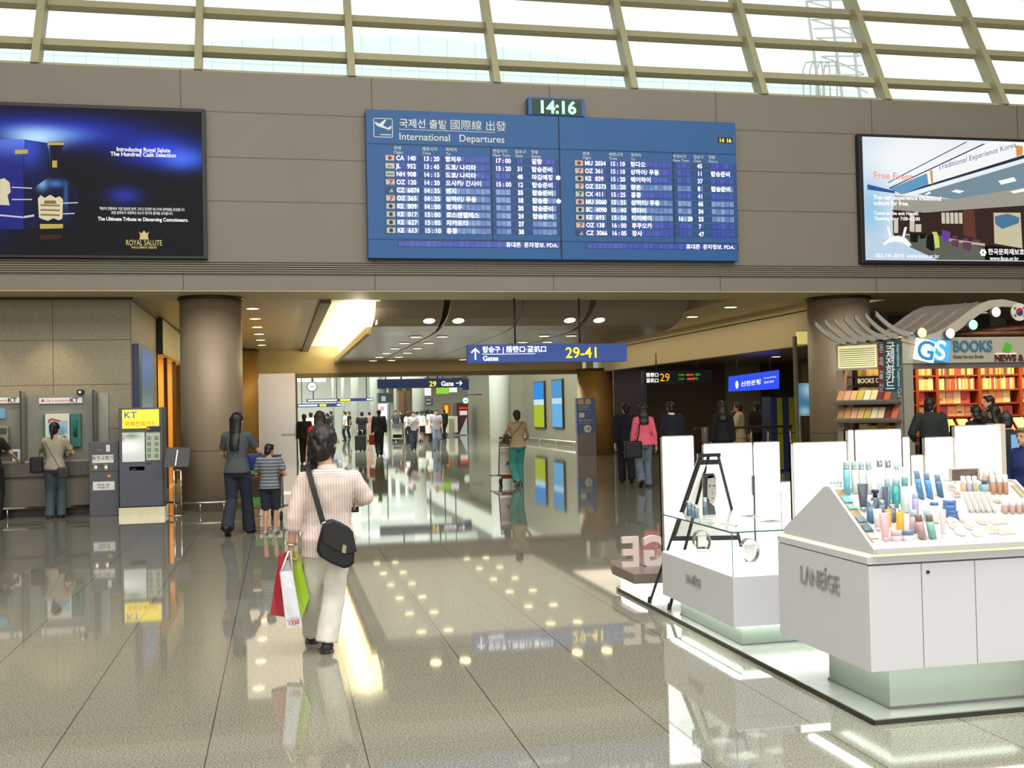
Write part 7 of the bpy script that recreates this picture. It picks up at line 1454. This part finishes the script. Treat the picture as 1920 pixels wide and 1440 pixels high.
# camera phone in his right hand
w = mtw(mj['wrR']); MB().box(w.x-.03, w.x+.05, w.y+.06, w.y+.09, w.z-.085, w.z-.045).build('pocket_camera', BLACK, label='small black object held in the right hand of the man in the striped shirt', cat='camera', bevel=.006)

# mother and boy with the trolley
person('woman with long dark hair, charcoal tee and flared dark jeans pushing a trolley', gp_(447, 1003), R(-14), 1.665, CHAR, 'short', 'trousers', JEAN, 'long', HAIRB, fem=True, stride=.5, lead='R', arms={'wrR': (.26, .36, 1.04), 'wrL': (-.2, .34, 1.02)}, flare=.022, vox=.013, turn=R(-6))
BST, nt, b = nodes_of('grey_striped_tee', .85); tc = N(nt, 'ShaderNodeTexCoord'); sp = N(nt, 'ShaderNodeSeparateXYZ', tc.outputs['Object'])
nt.links.new(Mix(nt, seam(nt, sp.outputs[2], .045, 0, .006), lin((84, 90, 96)), lin((150, 154, 156))), b.inputs['Base Color'])
person('small boy in grey striped tee and dark denim shorts beside the trolley', gp_(507, 1001), R(-12), 1.225, BST, 'short', 'shorts', JEAN, 'short', HAIRB, mat('grey_sneaker', (150, 150, 150), .5, var=.2), SKIN2, arms={'wrR': (.20, .22, 1.10), 'wrL': (-.16, .30, 1.14)}, stride=.1, vox=.014, loose=1.5, turn=R(-30), nod=R(12))
p = gp_(484, 985); MB().box(p[0]-.16, p[0]+.2, 15.55, 15.85, .86, 1.08).build('blue_bag', mat('blue_nylon', (40, 62, 140), .5, var=.15), label='blue bag on the trolley between the woman and the boy', cat='bag', bevel=.04, seg=3)
# telephone woman and her bags
pp = gp_(104, 972); person('woman in pale tee and blue grey jeans using the wall telephone', pp, R(4), 1.575, cloth('pale_sand', (160, 150, 132)), 'short', 'trousers', JEANB, 'tied', HAIRB, fem=True, arms={'wrR': (.22, .34, 1.12), 'wrL': (-.14, .38, 1.25)}, stride=.12, vox=.014, flare=.012, turn=R(-12), nod=R(8))
strapbag('black shoulder bag hanging at the left side of the woman at the telephone', 'bag', [WY(81, 832, 18.62), WY(74, 850, 18.6), WY(70, 868, 18.62)], .014, tuple(WY(69, 872, 18.66)), .10, .07, .13, BAGB); strapbag('small dark crossbody bag on the right hip of the woman at the telephone', 'bag', [WY(84, 828, 18.58), WY(97, 852, 18.56), WY(113, 880, 18.60)], .012, tuple(WY(119, 886, 18.62)), .09, .05, .085, mat('dark_leather', (46, 40, 40), .45, var=.15))
person('person in black at the telephone bay cut by the picture edge', gp_(-14, 976), R(-8), 1.60, BLK, 'short', 'trousers', BLK, 'short', fem=True, arms={'wrR': (.30, .34, 1.02)}, vox=.016)
# couple by the golden column
person('man in dark suit seen from behind walking beside the woman in pink', gp_(1176, 906), R(-12), 1.70, NAVYC, 'long', 'trousers', NAVYC, 'short', stride=.32, lead='L', vox=.016, loose=1.5, hem=.80, turn=R(25))
cp_p = gp_(1209, 914); person('woman in pink long sleeved top and faded jeans seen from behind', cp_p, R(-10), 1.68, cloth('coral_pink', (222, 98, 116)), 'long', 'trousers', JEANL, 'wavy', HAIRB, fem=True, stride=.25, vox=.016, flare=.014)
strapbag('large black shoulder bag carried between the suited man and the woman in pink', 'bag', [WY(1199, 795, 20.2), WY(1197, 818, 20.15), WY(1190, 838, 20.2)], .015, tuple(WY(1187, 843, 20.25)), .17, .08, .17, BAGB)
# woman with the cream trolley
person('woman in beige top and teal trousers pushing the cream panelled trolley', gp_(972, 911), R(6), 1.60, cloth('beige_knit', (196, 172, 134)), 'cap', 'trousers', cloth('teal', (66, 150, 140)), 'bun', HAIRD, mat('grey_sneaker', 0), SKIN2, True, .28, 'R', arms={'wrL': (-.30, .22, 1.0), 'wrR': (.20, .20, .98)}, vox=.015, loose=1.5, flare=.016)
wq_ = G(972, 911); strapbag('dark strap bag across the back of the woman in teal trousers', 'bag', [Vector((wq_.x-.13, wq_.y-.10, 1.08)), Vector((wq_.x, wq_.y-.15, 1.22)), Vector((wq_.x+.11, wq_.y-.06, 1.37))], .016, (wq_.x-.24, wq_.y+.02, 1.0), .05, .09, .1, mat('dark_leather', 0))
# right wing people
person('man in dark suit with white collar standing behind the lit panel', (7.9, 21.2, 0), R(0), 1.70, NAVYC, 'long', 'trousers', NAVYC, 'short', vox=.018, loose=1.6, collar=WHITE)
person('woman with long black hair and black dress by the escalator rail', (9.07, 21.3, 0), R(-15), 1.70, BLK, 'long', 'skirt', BLK, 'wavy', HAIRB, fem=True, vox=.018, loose=1.3)
person('person in long cream coat facing left by the escalator rail', (10.55, 23.8, 0), R(60), 1.66, cloth('cream_coat', (206, 188, 150)), 'long', 'coat', cloth('cream_coat', 0), 'short', HAIRD, vox=.018, loose=1.6, arms={'wrR': (.2, .25, 1.1), 'wrL': (-.15, .3, 1.1)})
person('fair haired woman in red facing the person in the cream coat', (WY(1383, 770, 25.0).x, 25.0, 0), R(-100), 1.64, cloth('red_jacket', (170, 40, 40)), 'long', 'trousers', BLK, 'bob', HAIRL, fem=True, vox=.018)
for i, (px, Yd, l) in enumerate(((1419, 27, 'person in dark clothes left of two near the bank sign'), (1441, 27.4, 'person in dark jacket right of two near the bank sign'))): x = WY(px, 790, Yd).x; person(l, (x, Yd, 0), R(10-30*i), 1.66, BLK if i else cloth('dark_plum', (50, 36, 40)), 'long', 'trousers', BLK, 'short', HAIRD, vox=.02)
# bookshop browsers
bx_ = lambda px, Yd: (WY(px, 780, Yd).x, Yd, 0)
person('man in dark suit looking at the shelves left in the bookshop', bx_(1744, 15.7), R(-30), 1.66, cloth('dark_green_suit', (34, 40, 38)), 'long', 'trousers', BLK, 'short', vox=.015, loose=1.6, turn=R(-20), arms={'wrL': (-.24, .2, 1.0)})
person('woman with black hair seen from behind, left of the browsing pair', bx_(1830, 15.6), R(0), 1.52, BLK, 'long', 'trousers', BLK, 'bob', HAIRB, fem=True, vox=.016); person('woman with bushy black hair, right of the browsing pair', bx_(1864, 14.8), R(15), 1.53, BLK, 'long', 'trousers', BLK, 'wavy', HAIRB, fem=True, vox=.016)
person('man in profile with glasses facing left between the shelves and the browsing pair', bx_(1856, 16.5), R(80), 1.69, BLK, 'long', 'trousers', BLK, 'short', vox=.016, face=True)
person('person in black stooping behind the tall lit panel at the right', (WY(1898, 850, 10.5).x, 10.5, 0), R(-20), 1.52, BLK, 'long', 'trousers', BLK, 'short', vox=.018, lean=R(20))
fx = WY(1921, 850, 9.8); person('brown haired woman in navy at the right picture edge', (fx.x, 9.8, 0), R(110), 1.33, cloth('navy_blue', (30, 44, 96)), 'long', 'trousers', BLK, 'bob', HAIRL, fem=True, vox=.014, face=True)
a, b_ = WY(1903, 870, 10.2), WY(1945, 814, 10.2); bs = thing('blue_screen', 'plain pale blue standing screen at the right picture edge', 'screen', (a.x, 10.2, 0)); MB().box(a.x, b_.x, 10.2, 10.25, a.z-.2, b_.z).build('panel', lit('sky_screen', (140, 196, 240), .85), bs); MB().box(a.x+.05, a.x+.1, 10.21, 10.24, 0, a.z-.2).box(b_.x-.1, b_.x-.05, 10.21, 10.24, 0, a.z-.2).build('legs', STEEL, bs)
# gate hall walkers
fv = .024
person('woman with red top and brown hair walking ahead of the man in the striped shirt', (.70, 19.4, 0), R(0), 1.67, cloth('crimson_top', (190, 30, 50)), 'cap', 'trousers', BLK, 'wavy', HAIRD, fem=True, vox=.016, arms={'wrR': (.22, .2, 1.15)})
def far(px, py, Yd, l, yaw, h, top, bm_, **k):
    x = WY(px, py, Yd).x; k.setdefault('vox', fv); return person(l, (x, Yd, 0), yaw, h, top, bmat=bm_, **k)
WSH = cloth('white_shirt', (222, 222, 214), .04)
far(571, 830, 35.6, 'person in black at the left edge of the gate hall opening', R(0), 1.60, BLK, BLK, sleeve='long'); far(583, 800, 44, 'man in white shirt among the crowd at the left of the gate hall', R(0), 1.66, WSH, BLK)
for i, (px, Yd, h, c, l) in enumerate(((598, 50, 1.62, BLK, 'dark clothed figure in the far left crowd, first right of the white shirt'), (606, 58, 1.66, cloth('ochre', (150, 120, 60)), 'figure in ochre top in the far left crowd'), (614, 54, 1.6, BLK, 'dark clothed figure in the far left crowd beside the ochre top'), (621, 66, 1.7, CHAR, 'figure in charcoal in the far left crowd'), (647, 62, 1.66, WSH, 'figure in white right of the head of the man in the striped shirt'), (655, 70, 1.64, BLK, 'small dark figure far left of the slim white columns'))): far(px, 790, Yd, l, R(20*i), h, c, BLK)
far(679, 815, 45.5, 'man in black tee pulling a black suitcase', R(5), 1.64, BLK, BLK, stride=.3); far(711, 815, 39.9, 'man in black jacket and trousers walking away with a red bag', R(2), 1.70, BLK, BLK, sleeve='long', stride=.45, loose=1.5)
x = WY(676, 830, 45.1).x; su_ = thing('suitcase', 'black upright suitcase behind the man in the black tee', 'suitcase', (x, 45.1, 0)); MB().box(x-.23, x+.23, 45.0, 45.25, .05, .66).build('shell', BAGB, su_, bevel=.04, seg=3); MB().tube([(x-.1, 45.2, .66), (x-.1, 45.2, .86), (x+.1, 45.2, .86), (x+.1, 45.2, .66)], .012, 6).build('pull_handle', CHROME, su_)
for sx in (-.18, .18): MB().lathe([(.05, -.02), (.05, .02)], (x+sx, 45.12, .05), 12, (1, 0, 0)).build('wheel', BLACK, su_)
x = WY(697, 830, 39.8).x; rb_ = thing('red_carrier', 'small red carrier bag in the hand of the man in the black jacket', 'shopping bag', (x, 39.8, .45)); MB().box(x-.10, x+.10, 39.72, 39.88, .42, .78).build('bag_body', cloth('brick_red', (130, 40, 34)), rb_, bevel=.02); MB().tube([(x-.06, 39.8, .78), (x, 39.8, .88), (x+.06, 39.8, .78)], .01, 6).build('handle', BLK, rb_)
far(693, 800, 60, 'small figure in dusty pink beyond the man in the black jacket', R(0), 1.62, cloth('dusty_pink', (176, 130, 120)), cloth('dusty_pink', 0), fem=True, bottom='skirt')
far(742, 800, 57.6, 'person in dark top pushing the grey trolley towards the viewer', R(180), 1.66, CHAR, BLK, face=True, arms={'wrR': (.2, .35, 1.0), 'wrL': (-.2, .35, 1.0)}); far(752, 800, 62, 'dark clothed person behind the grey trolley', R(150), 1.66, BLK, BLK)
sp_ = far(775, 810, 44.2, 'man in pale shirt with dark sling walking towards the viewer', R(180), 1.60, cloth('pale_mauve', (176, 164, 170)), JEAN, face=True, stride=.4); x = WY(775, 810, 44.2).x; strapbag('dark sling bag across the chest of the man in the pale shirt', 'bag', [Vector((x+.15, 44.06, 1.32)), Vector((x, 44.0, 1.15)), Vector((x-.16, 44.06, 1.0))], .025, (x-.22, 44.1, .92), .08, .08, .1, BAGB)
far(766, 800, 52, 'reddish haired woman partly behind the man with the sling', R(0), 1.60, WSH, BLK, fem=True, hair='long', hmat=HAIRD)
far(790, 800, 56, 'woman in white jacket and black skirt walking away', R(5), 1.62, WSH, BLK, sleeve='long', bottom='skirt', fem=True, hair='bob', stride=.3)
far(818, 810, 43.4, 'man in grey shirt and faded jeans walking towards the viewer', R(178), 1.66, cloth('grey_lilac', (160, 154, 160)), JEANL, face=True, stride=.3, arms={'wrR': (.26, .0, .85)}); far(809, 800, 55, 'man in white shirt behind the man in the grey shirt', R(0), 1.66, WSH, BLK); far(833, 800, 60, 'dark clothed person near the vertical orange sign', R(30), 1.66, BLK, BLK, sleeve='long')
x = WY(803, 812, 55).x; wb = thing('white_bag', 'white plastic bag hanging beside the white shirted man', 'shopping bag', (x, 54.9, .4)); MB().box(x-.14, x+.14, 54.8, 55.0, .45, .85).build('bag_body', WSH, wb, bevel=.04, seg=3); MB().tube([(x-.08, 54.9, .85), (x, 54.9, .98), (x+.08, 54.9, .85)], .012, 6).build('handle', WSH, wb)
